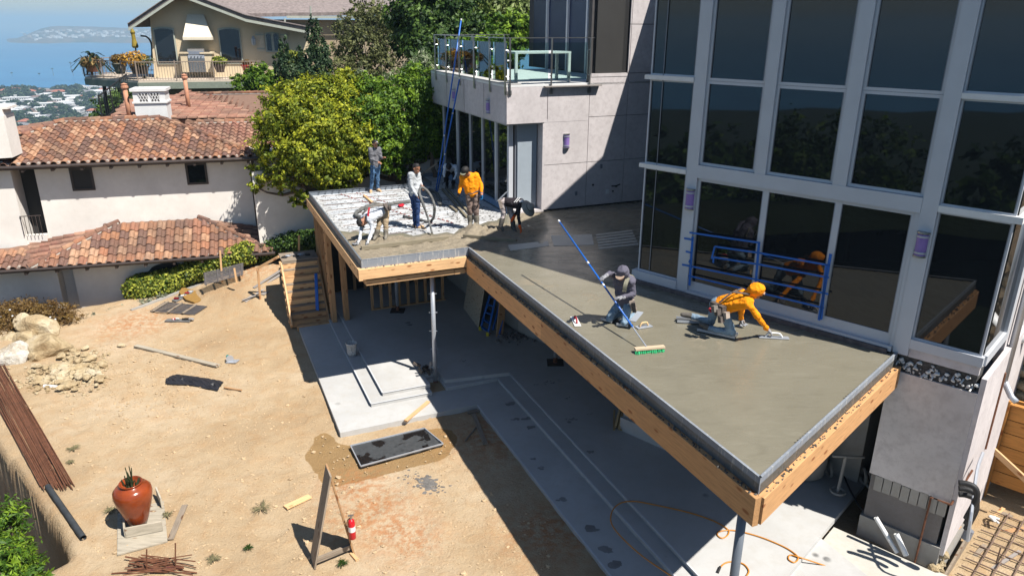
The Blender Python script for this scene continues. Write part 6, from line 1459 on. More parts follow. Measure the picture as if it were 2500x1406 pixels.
# H: orange kneeling
kn = G(1787, 812, .11); an = G(1731, 800, .11); kf = G(1735, 787, .11); af = G(1690, 771, .14); Y = float(kn[1]); hh = G(1884, 818, .05)
j = J(knL=kf, knR=kn, anL=af, anR=an, toeL=K(1666, 768, float(af[1])+.02), toeR=K(1712, 792, float(an[1])+.05), hipL=K(1748, 740, Y+.30), hipR=K(1764, 755, Y+.10), shL=K(1808, 718, Y+.16), shR=K(1826, 740, Y-.18), neck=K(1831, 722, Y-.03), head=K(1847, 712, Y-.08), elL=K(1810, 752, Y+.06), elR=K(1849, 772, Y-.26), wrL=K(1809, 778, float(G(1811, 798, 0)[1])), haL=K(1811, 788, float(G(1811, 798, 0)[1])-.03), wrR=K(1873, 803, float(hh[1])+.02), haR=K(1883, 812, float(hh[1])))
t, f_, hu_, sd_ = person('kneeling person in a raised orange hood reaching out with a steel trowel', j, dict(shirt=CL['orange'], trousers=CL['jeans2'], boots=CL['boot'], hand=CL['greyg']), (.8, -.3, -.55), up_head=(.25, -.2, .9), hood=True, bulk=1.05)
strap_(t, [K(1756, 739, Y-.0), K(1783, 717, Y-.02), K(1812, 704, Y+.06)], CL['belt'], .03); strap_(t, [K(1790, 713, Y-.03), K(1815, 716, Y-.10), K(1830, 719, Y-.14)], CL['belt'], .03)
m_ = MB(); m_.beam(K(1738, 746, Y+.2), K(1768, 760, Y-.08), .09, .16); m_.build('tool_belt', CL['belt'], t)
for k, (x, y, c_) in enumerate(((1752, 760, 'belt'), (1773, 768, 'pouch'), (1760, 778, 'belt'), (1744, 752, 'strap'))): m_ = MB(); m_.beam(K(x, y-6, Y-.12), K(x+1, y+9, Y-.14), .09, .07); m_.build('pouch', CL[c_], t)
m_ = MB(); m_.beam(K(1731, 752, Y-.02), K(1738, 762, Y-.05), .05, .03); m_.build('red_handle', CL['red'], t)
m_ = MB(); p_ = j['head']+f_*.09+hu_*.03; m_.beam(p_-sd_*.05, p_+sd_*.05, .09, .012, up=hu_); m_.build('cap_peak', CL['peak'], t)
finish_people()
# ---------------------------------------------------------------- PROPS
def gz(p): return float(yard_z(np.array(p[0]), np.array(p[1])))
def gp(x, y, dz=0.):
    z = -3.68
    for _ in range(6): P = G(x, y, z); z = gz(P)
    P = G(x, y, z); return P+Z*dz
def one(name, mb, mat, label, cat, smooth=False, group=None): return mb.build(name, mat, smooth=smooth, label=label, cat=cat, group=group)
# long blue broom held by the kneeling person
top = K(1367, 541, float(G(1275, 672, 0)[1])-.0)
hd_ = G(1578, 846, .09)
# tip: on its sight line where its shadow falls at (1275,672)
shp = G(1275, 672, 0); bestk = min(np.arange(.5, 4, .01), key=lambda k: np.linalg.norm(np.cross(unit(shp+k*np.array((.546, -.384, 1))-O), unit(ray(1367, 541)))))
top = shp+bestk*np.array((.546, -.384, 1))
br = thing('concrete_broom', hd_, 'long blue pole broom with a wooden head and green bristles on the wet concrete', 'broom')
m_ = MB(); m_.tube([top, hd_+(top-hd_)*.13], .017, 8); m_.build('pole', M_blue, br, smooth=True); m_ = MB(); m_.tube([hd_+(top-hd_)*.13, hd_+(top-hd_)*.0], .011, 8); m_.build('lower_pole', M_steel, br)
for f in (.62, 1.0, .44): m_ = MB(); p = hd_+(top-hd_)*f; m_.tube([p-unit(top-hd_)*.03, p+unit(top-hd_)*.03], .021, 8); m_.build('collar', M_white, br)
h0, h1 = G(1550, 852, .07), G(1622, 846, .07); m_ = MB(); m_.beam(h0, h1, .085, .035); m_.build('broom_head', woodm('pale broom wood', (.55, .43, .30), .15), br)
M_gb = plain('green bristles', (.03, .42, .16), .8, .3, 30, .6, 80); m_ = MB(); R_ = random.Random(1)
for i in range(70):
    p = h0+(h1-h0)*(i/69)+np.array((0, R_.uniform(-.03, .03), -.02)); m_.tube([p, p+np.array((R_.uniform(-.02, .02), -.05+R_.uniform(-.02, .02), -.05))], [.009, .006], 4)
m_.build('bristles', M_gb, br, kind='stuff')
# blue poles leaning on the balcony
bt_ = G(1072, 472, -.09)
for i, (x1, y1, dep, x0, y0, lab) in enumerate(((1126, 48, 1.5, 1064, 470, 'longest blue pole leaning past the glass balcony'), (1122, 192, 1.2, 1068, 468, 'shorter blue pole leaning on the balcony face beside the longest one'))):
    a = G(x0, y0, -.09); b = onp(x1, y1, U, 7.72-.0) if i == 1 else onp(x1, y1, U, 7.95)
    m_ = MB(); m_.tube([a, b], .022, 8); t_ = thing('leaning_pole', a, lab, 'pole', 'blue poles leaning on the balcony'); m_.build('tube', M_blue, t_, smooth=True)
    for f in (.995, .34, .7): m_ = MB(); p = a+(b-a)*f; m_.tube([p, p+unit(b-a)*.05], .027, 8); m_.build('collar', M_white if f != .7 else M_steel, t_)
m_ = MB(); a = G(1172, 470, -.09); b = onp(1182, 420, U, 8.05); m_.tube([a, b], .015, 6); one('thin_pole', m_, M_steel, 'thin grey pole leaning on the lower glazing behind the orange worker', 'pole')
# screed boards
def board(p, q, w_, h_, mat, label, cat='board', group=None, up=(0, 0, 1), name='board'): return plank(name, p, q, w_, h_, mat, None, up, label=label, cat=cat, group=group)
M_cw = woodm('cement covered timber', (.22, .19, .135), .25, .8, 5, False)
board(G(882, 606, .03), G(1094, 580, .03), .09, .10, M_cw, 'cement caked screed board in front of the bending person with suspenders', 'screed board', 'screed boards')
board(G(1131, 576, .03), G(1262, 588, .03), .06, .09, M_cw, 'cement caked screed board by the orange gloved worker, half in shadow', 'screed board', 'screed boards')
board(G(889, 478, -.06), G(915, 500, -.06), .07, .06, M_fir, 'short clean timber on the decking behind the bending worker')
for i, (x0, y0, x1, y1) in enumerate(((1080, 462, 1140, 530), (1092, 462, 1150, 524), (1098, 502, 1115, 516))):
    board(G(x0, y0, -.05), G(x1, y1, -.05), .07, .05, M_cw, ('dark grade timber on the shaded decking, left one', 'dark grade timber on the shaded decking, right one', 'short pale screed rail on the decking before the orange worker')[i])
m_ = MB(); m_.box(G(976, 505, -.05), G(988, 502, -.05)-G(976, 505, -.05), V*.2, Z*.02); one('red_cloth', m_, plain('red marking card', (.65, .01, .03), .7, .1), 'red marker card lying on the metal decking', 'marker')
# pump hose
M_hose = plain('dusty rubber hose', (.13, .13, .125), .75, .5, 9, .4, 40)
Yb = float(jB['haL'][1])
hp = [G(1055, 569, .02), K(1047, 540, Yb-.15), K(1036, 507, Yb-.12), K(1028, 486, Yb-.05), K(1024, 472, Yb+.02), K(1026, 460, Yb+.08), K(1034, 459, Yb+.1), K(1046, 470, Yb+.1), K(1057, 490, Yb+.05), K(1061, 512, Yb), G(1056, 536, -.02), G(1040, 540, -.05), G(1018, 534, -.05), G(985, 528, -.05)]
t_ = thing('concrete_hose', G(1055, 569, 0), 'thick grey concrete pump hose held by the bare headed worker', 'hose'); cm = catmull(hp, 7)
m_ = MB(); m_.tube(cm, [.026 if i < 14 else (.038 if i < 28 else .036) for i in range(len(cm))], 9); m_.build('hose', M_hose, t_, smooth=True)
hp = [G(1000, 492, -.03), G(975, 495, -.03), G(940, 500, -.03), G(905, 502, -.03), G(880, 512, -.03), G(868, 522, -.03), G(872, 528, -.03), G(884, 530, -.03)]
m_ = MB(); m_.tube(catmull(hp, 6), .055, 9); one('hose_length', m_, M_hose, 'grey hose length lying curved across the decking behind the bending worker', 'hose', True)
m_ = MB(); m_.tube(catmull([G(1040, 462, .0), G(1060, 480, -.02), G(1075, 500, -.02), G(1070, 475, -.02), G(1048, 462, -.02)], 5), .04, 8); one('hose_loop', m_, M_hose, 'dark hose loop on the shaded decking beside the blue poles', 'hose', True)
# kneeling boards, floats and trowels on the slab
def sled(a, b, w_, label):
    d = unit(np.array(b)-a); t_ = thing('knee_board', a, label, 'knee board', 'knee boards on the wet concrete'); m_ = MB(); m_.beam(a, b, w_, .02); m_.build('board', M_greywood if False else plain('grey knee board', (.10, .10, .10), .6, .2) if 'grey knee board' not in bpy.data.materials else bpy.data.materials['grey knee board'], t_)
    sd = unit(np.cross(Z, d))
    for s_ in (-1, 1): m_ = MB(); m_.beam(np.array(a)+sd*s_*w_/2+Z*.02, np.array(b)+sd*s_*w_/2+Z*.02, .015, .045); m_.build('rim', M_steel, t_)
sled(G(1706, 802, .02), G(1798, 822, .02), .20, 'grey knee board under the front knee of the orange kneeling person')
sled(G(1652, 782, .02), G(1735, 786, .02), .18, 'grey knee board under the back foot of the orange kneeling person')
sled(G(1476, 776, .02), G(1502, 784, .02), .22, 'small knee board under the left knee of the hooded person'); sled(G(1508, 789, .02), G(1536, 793, .02), .2, 'small knee board under the right knee of the hooded person')
def trowel(a, b, w_, label, hand_=True, bm=M_steel, hm=None):
    t_ = thing('trowel', a, label, 'trowel', 'finishing trowels and floats on the slab'); m_ = MB(); m_.beam(a, b, w_, .008); m_.build('blade', bm, t_); c_ = (np.array(a)+b)/2; d = (np.array(b)-a)
    m_ = MB(); m_.tube(catmull([c_-d*.28+Z*.01, c_-d*.18+Z*.07, c_+Z*.08, c_+d*.18+Z*.07, c_+d*.28+Z*.01], 4), .016, 6); m_.build('handle', hm or CL['pouch'], t_, smooth=True)
trowel(G(1852, 821, .012), G(1926, 825, .012), .12, 'long steel trowel under the reaching hand of the orange person', hm=M_white)
trowel(G(1554, 800, .012), G(1590, 794, .012), .13, 'steel trowel with a wooden handle beside the blue broom pole', hm=woodm('pale handle wood', (.6, .42, .22), .1))
trowel(G(1400, 773, .012), G(1411, 796, .012), .12, 'white margin trowel lying near the left rim of the slab', bm=M_white, hm=CL['red']); trowel(G(862, 596, .02), G(880, 592, .02), .12, 'small trowel at the gloves of the bending suspendered worker')
trowel(G(1800, 796, .012), G(1822, 790, .012), .10, 'short trowel under the supporting hand of the orange kneeling person')
# blue tape rails on the doors
tp_ = thing('tape_rails', onp(1690, 570, S, SF-.07), 'blue masking tape strips stretched across the sliding doors', 'tape')
SP = SF-.115
def tape(x0, y0, x1, y1, w_=.035): 
    a, b = onp(x0, y0, S, SP), onp(x1, y1, S, SP); m_ = MB(); d = unit(b-a); pr_ = np.cross(S, d); m_.box(a-pr_*w_/2, b-a, pr_*w_, S*.004); m_.build('tape_strip', M_tape, tp_)
for q in ((1683, 568, 1856, 593), (1745, 602, 1856, 618), (1856, 618, 2026, 648), (1742, 628, 1855, 646), (1855, 646, 2024, 678), (1665, 646, 2022, 718, ), (1680, 673, 2012, 752), (1745, 602, 1737, 632), (1742, 628, 1741, 642), (1670, 582, 1692, 586), (1674, 614, 1690, 618)): tape(*q)
for q in ((1691, 578, 1683, 697), (1853, 590, 1845, 690), (2028, 620, 1999, 782), (2018, 646, 2004, 780), (1685, 635, 1683, 642)): tape(*q, .05)
# marks in the shaded slab
for (pts, lab) in (([(1455, 572), (1542, 561), (1561, 600), (1463, 611)], 'ribbed'), ([(1240, 598), (1338, 588), (1341, 600), (1246, 612)], 'flat'), ([(1345, 575), (1445, 572), (1450, 598), (1352, 600)], 'flat2')):
    c4 = [G(*q, .004 if lab != 'flat' else .005) for q in pts]; m_ = MB(); nstrip = 6 if lab == 'ribbed' else 1
    for k in range(nstrip):
        f0, f1 = k/nstrip, (k+.62)/nstrip if nstrip > 1 else 1; a, b = c4[0]+(c4[3]-c4[0])*f0, c4[1]+(c4[2]-c4[1])*f0; c, d = c4[1]+(c4[2]-c4[1])*f1, c4[0]+(c4[3]-c4[0])*f1; m_.add([a, b, c, d, a-Z*.003, b-Z*.003, c-Z*.003, d-Z*.003], [(0, 1, 2, 3), (0, 4, 5, 1), (1, 5, 6, 2), (2, 6, 7, 3), (3, 7, 4, 0)])
    m_.build('floated_patch', plain('drier floated concrete', (.50, .48, .42), .45, .1, 2) if 'drier floated concrete' not in bpy.data.materials else bpy.data.materials['drier floated concrete'], deck, kind='stuff')
# ---- yard
b = G(860, 866, F1); bk_ = thing('plastic_bucket', b, 'white paint splashed plastic bucket on the patio step', 'bucket')
M_bk = NT('splashed white bucket'); v_ = M_bk.tc.outputs['Object']; c_ = M_bk.mix(M_bk.ramp(M_bk.noise(v_, 30, 4, .7), [(.55, 0.), (.60, .7)]), (.62, .61, .58), (.10, .10, .10)); M_bk = M_bk.done(c_, .6, 0, .4)
m_ = MB(); m_.lathe(b, [(.125, 0), (.135, .1), (.145, .33), (.158, .335), (.158, .36), (.143, .37), (.135, .34), (.12, .05), (0, .05)], 18); m_.build('body', M_bk, bk_, smooth=True)
m_ = MB(); m_.tube(catmull([b+RT*.15+Z*.34, b-np.array((0, .12, -.22)), b-RT*.15+Z*.34], 6), .005, 5); m_.build('handle', M_steel, bk_)
# A-frame board stand with extinguisher
z0 = -3.68; aL, aR = G(772, 1402, z0), G(868, 1362, z0); mid_ = (aL+aR)/2; apx = mid_+Z*2.12+(-RT*0); apx = G(797, 1136, z0) if False else apx
dw = unit(np.cross(Z, aR-aL)); dw = dw if dw[1] > 0 else -dw
af_ = thing('a_frame', mid_, 'brown wooden A-frame stand with a red extinguisher hung on its right leg', 'a-frame stand')
ap_l = at_y(811, 1172, float(mid_[1]))
dv = G(757, 1342, z0)-G(772, 1402, z0); dl = float(np.linalg.norm(dv)); dw = dv/dl
for nm_, ft in (('board_leg', aL), ('board_leg', aR)):
    plank(nm_, ft+dv*.5, ap_l+dv*.5-Z*.02, dl*.62, .03, M_oldwood if ft is aL else M_stud, af_, up=unit(np.cross(ap_l-ft, dw)))
plank('cross_board', aL+(ap_l-aL)*.07+dv*.3, aR+(ap_l-aR)*.07+dv*.3, .05, .10, M_oldwood, af_); plank('foot_block', aR+RT*.02-dw*.05, aR-RT*.05+dw*.14, .06, .04, M_fir, af_)
ex = at_y(859, 1290, float(aR[1])-.03); fx = thing('fire_extinguisher', ex, 'red fire extinguisher with a white label hanging on the A-frame leg', 'fire extinguisher')
m_ = MB(); m_.lathe(ex-Z*.20, [(.05, 0), (.06, .015), (.06, .33), (.045, .38), (.018, .40)], 14); m_.build('cylinder', plain('red enamel', (.55, .01, .02), .3, .05), fx, smooth=True)
m_ = MB(); m_.lathe(ex-Z*.04, [(.0615, 0), (.0615, .10)], 14); m_.build('label', M_white, fx); m_ = MB(); m_.tube([ex+Z*.19, ex+Z*.26], .02, 8); m_.beam(ex+Z*.26-RT*.05, ex+Z*.28+RT*.05, .02, .02); m_.build('valve', M_chrome, fx)
m_ = MB(); m_.tube(catmull([ex+Z*.24, ex-RT*.07+Z*.15, ex-RT*.075-Z*.05], 4), .008, 6); m_.build('hose', M_black, fx)
# potted urn on boards
pz = -3.65; pc = G(340, 1283, pz); un = thing('urn_planter', pc, 'glossy rust red urn planter with a succulent in a broken wooden box', 'planter')
M_urn = plain('glazed red clay', (.26, .05, .014), .2, .45, 2.5, .0); m_ = MB(); m_.lathe(pc+Z*.07, [(.15, 0), (.19, .10), (.255, .32), (.31, .52), (.33, .64), (.32, .73), (.26, .80), (.185, .825), (.175, .85), (.20, .87), (.195, .885), (.165, .87), (.16, .80), (0, .79)], 30); m_.build('urn', M_urn, un, smooth=True)
m_ = MB(); R_ = random.Random(3)
for i in range(26): 
    a = R_.uniform(0, 6.28); r = R_.uniform(0, .11); p = pc+Z*.86+np.array((math.cos(a)*r, math.sin(a)*r, 0)); h_ = R_.uniform(.08, .26) if i > 2 else .38; m_.tube([p, p+np.array((R_.uniform(-.06, .06), R_.uniform(-.06, .06), h_))], [.016, .008], 5)
m_.build('succulent', leafmat('succulent', (.08, .11, .05), (.22, .25, .13)), un)
c0 = [G(*q, pz-.005) for q in ((287, 1290), (286, 1353), (408, 1322), (402, 1235), (300, 1240))]
m_ = MB(); m_.prism([G(*q, pz) for q in ((287, 1250), (286, 1353), (409, 1320), (400, 1222))], pz-.03, pz); one('base_sheet', m_, M_ply, 'pale plywood sheet under the red urn', 'plywood')
w1, w2, w3, w4 = G(309, 1312, pz), G(398, 1295, pz), G(301, 1250, pz), G(397, 1240, pz)
plank('side_board', w1+Z*.11, w2+Z*.11, .03, .20, M_ply, un); plank('side_board', w1+Z*.11-RT*.01, w3+Z*.11+RT*.02, .03, .20, M_ply, un); plank('side_board', w4+Z*.12-RT*.0, G(385, 1212, pz)+Z*.12, .03, .22, M_ply, un)
# loose boards in the yard
for (x0, y0, x1, y1, w_, h_, mt, lab) in ((697, 1243, 757, 1215, .14, .03, M_fir, 'short pale board on the dirt left of the A-frame'), (417, 1320, 452, 1236, .11, .02, M_oldwood, 'weathered narrow board beside the red urn'), (332, 848, 533, 897, .13, .05, M_ply, 'long pale timber lying on the dirt ending at the saw'), (990, 1027, 1046, 980, .09, .04, M_fir, 'fir offcut lying over the sunlit patio edge'), (1156, 1015, 1185, 1088, .10, .05, M_oldwood, 'dark shaded timber lying in the dirt strip'), (1142, 1012, 1180, 1005, .06, .04, M_oldwood, 'short cross timber above the dark shaded one'), (1136, 1080, 1168, 1040, .03, .03, M_oldwood, 'thin stick left of the dark shaded timber'), (548, 949, 590, 956, .04, .03, M_stud, 'wooden stick end at the black tarp')):
    a, b = gp(x0, y0, h_*.6+.025), gp(x1, y1, h_*.6+.025)
    if 'patio edge' in lab: a, b = G(x0, y0, F2+.02), G(x1, y1, F2+.03)
    board(a, b, w_, h_, mt, lab)
# saw at the end of the long timber
s0 = gp(551, 888, .02); sw_ = thing('circular_saw', s0, 'small circular saw resting on the end of the long pale timber', 'saw'); m_ = MB(); m_.box(s0, RT*.28, unit((.2, 1, 0))*.2, Z*.02); m_.build('base_plate', M_steel, sw_)
m_ = MB(); m_.lathe(s0+RT*.05+Z*.1+Y_ if False else s0+np.array((.1, .08, .1)), [(.0, 0), (.10, .0), (.10, .03), (0, .03)], 16, (.3, -1, 0)); m_.build('blade_guard', M_steel, sw_); m_ = MB(); m_.tube([s0+np.array((.12, .1, .12)), s0+np.array((.0, .15, .14))], .045, 8); m_.build('motor', plain('teal plastic', (.01, .20, .18), .5, .1), sw_)
# black tarp
m_ = MB(); R_ = random.Random(4); cs = [(406, 925), (432, 918), (470, 920), (510, 926), (545, 932), (552, 942), (548, 952), (520, 957), (490, 947), (455, 941), (425, 941), (408, 939)]
P = [gp(*q, .01) for q in cs]; nI = 24; gx = []; 
tri_pts = []
top_ = [gp(x, y, 0) for x, y in ((406, 926), (432, 917), (470, 921), (510, 927), (548, 934))]; bot_ = [gp(x, y, 0) for x, y in ((405, 940), (430, 941), (465, 943), (500, 950), (532, 957))]
tc = catmull(top_, 6); bc = catmull(bot_, 6); v = []; n1_, n2_ = len(tc), 9
for i in range(n1_):
    for k in range(n2_):
        f = k/(n2_-1); p = tc[i]*(1-f)+bc[i]*f; v.append(p+Z*(.03+.05*abs(math.sin(i*1.3+k*2.1))*math.sin(math.pi*f)+.02*R_.random()))
m_.add(v, [(i*n2_+k, (i+1)*n2_+k, (i+1)*n2_+k+1, i*n2_+k+1) for i in range(n1_-1) for k in range(n2_-1)]); one('black_tarp', m_, plain('black plastic film', (.02, .02, .025), .5, .3), 'crumpled black cloth rolled out flat on the dirt', 'tarp')
# wet black mat / plastic tray
mt = thing('rubber_mat', gp(965, 1095), 'wet black rubber tray with pale rims on the damp patch of dirt', 'mat'); c4 = [G(*q, -3.67) for q in ((856, 1091), (1036, 1048), (1082, 1086), (881, 1141))]
M_mat = NT('wet rubber'); v_ = M_mat.geo.outputs['Position']; k_ = M_mat.ramp(M_mat.noise(v_, 1.7, 3, .5, .8), [(.47, 0.), (.51, 1.)]); M_mat = M_mat.done(M_mat.mix(k_, (.012, .012, .013), M_mat.mix(M_mat.noise(v_, 12, 5, .7), (.02, .022, .024), (.085, .09, .095))), M_mat.math('MULTIPLY_ADD', k_, .5, .08), 0, .5)
m_ = MB(); m_.prism(c4, -3.69, -3.645); m_.build('sheet', M_mat, mt)
for i in range(4): m_ = MB(); m_.beam(c4[i]+Z*.035, c4[(i+1) % 4]+Z*.035, .02, .03); m_.build('rim', M_steel, mt)
# cement spill
m_ = MB(); R_ = random.Random(7)
for i in range(150):
    x = 1040+R_.gauss(0, 22); y = 1180+R_.gauss(0, 9)+(x-1040)*.25; p = gp(x, y, .0); r = R_.uniform(.008, .04)*(1.5 if abs(x-1045) < 20 else .7); m_.ell(p, (r*1.4, r, .012), 6, 3, jit=.6, seed=i)
one('cement_spill', m_, plain('dried grey cement', (.16, .15, .14), .9, .3), 'grey splatter of dried cement on the sunny dirt', 'cement spill')['kind'] = 'stuff'
# pebbles and clods scattered over the dirt
m_ = MB(); R_ = random.Random(9)
for i in range(4200):
    x = R_.uniform(0, 1350); y = R_.uniform(760, 1406); 
    if R_.random() < .35: x, y = R_.gauss(330, 120), R_.gauss(930, 60)
    p = gp(x, y) if R_.random() < 2 else 0
    u_, v_ = p@U, p@V
    if u_ > 2.0 and v_ > 14.8 or u_ > 5.3 or p@S < 2.5: continue
    r = R_.uniform(.006, .022)*(1 if R_.random() < .88 else 2.1); m_.ell(p+Z*r*.2, (r*1.2, r, r*.7), 5, 3, jit=.7, seed=i)
m_.build('pebbles', plain('pale clods', (.52, .38, .23), .95, .3, 3), kind='stuff', label='small clods and pebbles scattered over the yard', cat='pebbles')
# boulders
M_rock = NT('tan sandstone'); v_ = M_rock.geo.outputs['Position']; a_ = M_rock.noise(v_, 1.6, 7, .65, .4); c_ = M_rock.ramp(a_, [(.3, (.34, .23, .12)), (.48, (.58, .45, .27)), (.7, (.74, .63, .45))]); M_rock.bump(M_rock.noise(v_, 7, 7, .75), 1., .12); M_rock = M_rock.done(c_, .9, 0, .2)
M_rockw = NT('white sandstone'); v_ = M_rockw.geo.outputs['Position']; a_ = M_rockw.noise(v_, 1.3, 7, .65, .4); c_ = M_rockw.ramp(a_, [(.4, (.42, .31, .19)), (.52, (.72, .68, .60)), (.7, (.82, .80, .76))]); M_rockw.bump(M_rockw.noise(v_, 7, 7, .75), 1., .12); M_rockw = M_rockw.done(c_, .9, 0, .2)
def rockmesh(seed, sub=3, cuts=14):
    bm = bmesh.new(); bmesh.ops.create_icosphere(bm, subdivisions=sub, radius=1); R2 = random.Random(seed)
    pl2 = [(Vector((R2.gauss(0, 1), R2.gauss(0, 1), R2.gauss(0, 1))).normalized(), R2.uniform(.62, .9)) for _ in range(cuts)]
    for v in bm.verts:
        for n_, d_ in pl2:
            k = v.co.dot(n_)
            if k > d_: v.co -= n_*(k-d_)*.99
        v.co += v.co.normalized()*(mnoise.noise(v.co*2.2+Vector((seed, 0, 0)))*.09+mnoise.noise(v.co*7+Vector((seed, 3, 0)))*.045)
    me_ = bpy.data.meshes.new('boulder'); bm.to_mesh(me_); bm.free(); return me_
def rock(x, y, w_, h_, dpt, Y, mat, label, seed, rot=0., tilt=0.):
    me_ = rockmesh(seed); me_.materials.append(mat); Y *= .972; c_ = at_y(x, y, Y); sx = w_/2/FPX*Y*1.13; sz = h_/2/FPX*Y*1.22
    link('boulder', me_, mw=Matrix.Translation(Vector(c_)) @ Matrix.Rotation(tilt, 4, 'Y') @ Matrix.Rotation(rot, 4, 'Z') @ Matrix.Diagonal((sx, sx*dpt, sz, 1)), label=label, cat='boulder')
rock(98, 800, 98, 60, .8, 20.6, M_rock, 'pale yellow boulder topping the pile, flat and wide', 1, 0, .12); rock(62, 798, 52, 62, .9, 20.9, M_rock, 'small upright boulder left behind the yellow topmost one', 2)
rock(66, 832, 66, 52, .9, 20.0, M_rock, 'rounded tan boulder in the middle of the pile', 3); rock(30, 872, 92, 80, .9, 18.8, M_rockw, 'white faced boulder at the left edge of the picture', 4, 0, .15)
rock(115, 850, 118, 72, .8, 19.3, M_rock, 'broad tan boulder right of the white faced one', 5, 0, -.1); rock(92, 878, 56, 56, .9, 18.9, M_rock, 'squat brown boulder wedged between the white and broad ones', 6); rock(28, 833, 60, 40, .9, 20.3, M_rock, 'half buried tan boulder behind the white faced one', 7)
# rubble stones: each of the larger ones its own thing, the rest a heap
rmesh = [rockmesh(20+i, 2, 16) for i in range(6)]
for m0 in rmesh: m0.materials.append(M_rock)
R_ = random.Random(14); cnt = 0; small = MB()
for i in range(1100):
    x = R_.gauss(165, 52); y = 903+R_.gauss(0, 26)+(x-165)*-.12
    if x < 20 or x > 275 or y < 850 or y > 968: continue
    if x < 150 and y < 895: continue
    p = gp(x, y); r = (R_.uniform(.04, .13) if R_.random() < .4 else R_.uniform(.03, .06)) if cnt < 160 else R_.uniform(.012, .045)
    if cnt < 160:
        cnt += 1; o_ = link('rubble_stone', R_.choice(rmesh), mw=Matrix.Translation(Vector(p+Z*(r*.55+.07*R_.random()))) @ Matrix.Rotation(R_.uniform(0, 6), 4, 'Z') @ Matrix.Diagonal((r*1.6, r*1.2, r*.85, 1)), label='broken tan stone in the rubble heap before the boulders', cat='stone', group='broken stones in the rubble heap')
    else: small.ell(p+Z*r*.5, (r*1.3, r, r*.8), 6, 4, jit=.6, seed=i)
small.build('rubble_chips', M_rock, kind='stuff', label='small stone chips filling the rubble heap', cat='rubble')
link('lone_stone', rmesh[0], mw=Matrix.Translation(Vector(gp(298, 846, .05))) @ Matrix.Diagonal((.13, .1, .07, 1)), label='lone tan stone left of the long pale timber', cat='stone')
q = gp(132, 945, .03); m_ = MB(); m_.tube([q-RT*.25, q+RT*.22-Z*.02], [.05, .03], 8); one('gutter_piece', m_, M_white, 'broken white gutter piece with a dark underside on the dirt', 'gutter piece')
# rebar bundle along the cut edge
rbn = thing('rebar_bundle', gp(80, 1090), 'bundle of long rusty rebar lying along the edge of the dug bank', 'rebar'); R_ = random.Random(5)
for i in range(54):
    f = i/53+R_.uniform(-.02, .02); a = gp(-60+f*70, 905+R_.uniform(-20, 0), .02+.05*R_.random()); b = gp(100+f*78+R_.uniform(-6, 6), 1195-(f*4)+R_.uniform(-8, 8), .02+.05*R_.random()); mdl = (a+b)/2+Z*.05; mdl[2] = gz(mdl)+.05+.04*R_.random()
    m_ = MB(); m_.tube(catmull([a, mdl, b], 4), .0085, 5); m_.build('rebar_rod', M_rust, rbn)
# black pipe
a, b = gp(118, 1192, .05), gp(205, 1318, .05); bp = thing('drain_pipe', a, 'black plastic pipe lying on the dirt below the rebar', 'pipe'); m_ = MB(); d = unit(b-a); m_.tube([a, b], .055, 14, cap=False); m_.tube([b, a], .047, 14, cap=False); m_.build('tube', plain('dusty black pipe', (.04, .045, .05), .7, .4, 6), bp, smooth=True)
# rebar scraps and iron at the bottom
sc_ = thing('scrap_iron', gp(385, 1385), 'tangle of rusty stakes and iron scraps at the bottom edge', 'scrap iron'); R_ = random.Random(11)
for i in range(24):
    c_ = (385+R_.uniform(-40, 40), 1385+R_.uniform(-12, 18)); a_ = R_.uniform(-.5, .3); l = R_.uniform(25, 75); p0 = gp(c_[0]-l*math.cos(a_), c_[1]+l*math.sin(-a_)*-.5, .03+.08*R_.random()); p1 = gp(c_[0]+l*math.cos(a_), c_[1]-l*math.sin(-a_)*-.5, .03+.1*R_.random()); m_ = MB(); m_.tube([p0, p1], R_.uniform(.008, .016), 5); m_.build('iron_rod', M_rust, sc_)
for (x, y0_, y1_) in ((358, 1340, 1398), (428, 1325, 1388)): p = gp(x, y1_); m_ = MB(); m_.tube([p, at_y(x, y0_, float(p[1]))], .012, 5); m_.build('iron_rod', M_rust, sc_)
for i in range(3): a = gp(370+i*18, 1400-i*3, .06); m_ = MB(); m_.beam(a, a+RT*.25+FWD*.05, .05, .04); m_.build('iron_block', plain('dark red iron', (.10, .025, .02), .8, .3) if 'dark red iron' not in bpy.data.materials else bpy.data.materials['dark red iron'], sc_)
# --- upper left of the yard: slatted panels, tool trays, brown board, handrail
M_dkw = woodm('dark weathered lath', (.11, .10, .10), .35, .85, 12, False)
def grate(c4, n, mat, label, lath=3, th=.03, lift=.03):
    c4 = [np.array(p)+Z*lift for p in c4]; t_ = thing('slatted_panel', c4[0], label, 'slatted panel'); 
    for i in range(n):
        f = (i+.25)/n; f2 = (i+.75)/n; a, b = c4[0]+(c4[3]-c4[0])*f, c4[1]+(c4[2]-c4[1])*f; w_ = np.linalg.norm((c4[3]-c4[0]))/n*.5; plank('slat', a, b, w_, th*.6, mat, t_)
    for k in range(lath): f = (k+.25)/lath; a, b = c4[0]+(c4[1]-c4[0])*f, c4[3]+(c4[2]-c4[3])*f; plank('batten', a+Z*.03, b+Z*.03, .06, .03, M_oldwood, t_)
    return t_
grate([gp(403, 739), gp(506, 750), gp(474, 771), gp(364, 763)], 9, M_dkw, 'slatted wooden panel lying flat on the dirt between the tool trays')
up4 = [at_y(594, 642, 23.6), at_y(594, 672, 23.2), at_y(499, 697, 22.6), at_y(497, 667, 23.0)]
t_ = thing('leaning_lattice', up4[3], 'dark slatted panel propped upright on stakes in front of the hedge', 'slatted panel')
for i in range(9): f = (i+.2)/9; plank('slat', up4[3]+(up4[2]-up4[3])*f, up4[0]+(up4[1]-up4[0])*f, .035, .02, M_dkw, t_, up=np.array((0, -1, .3)))
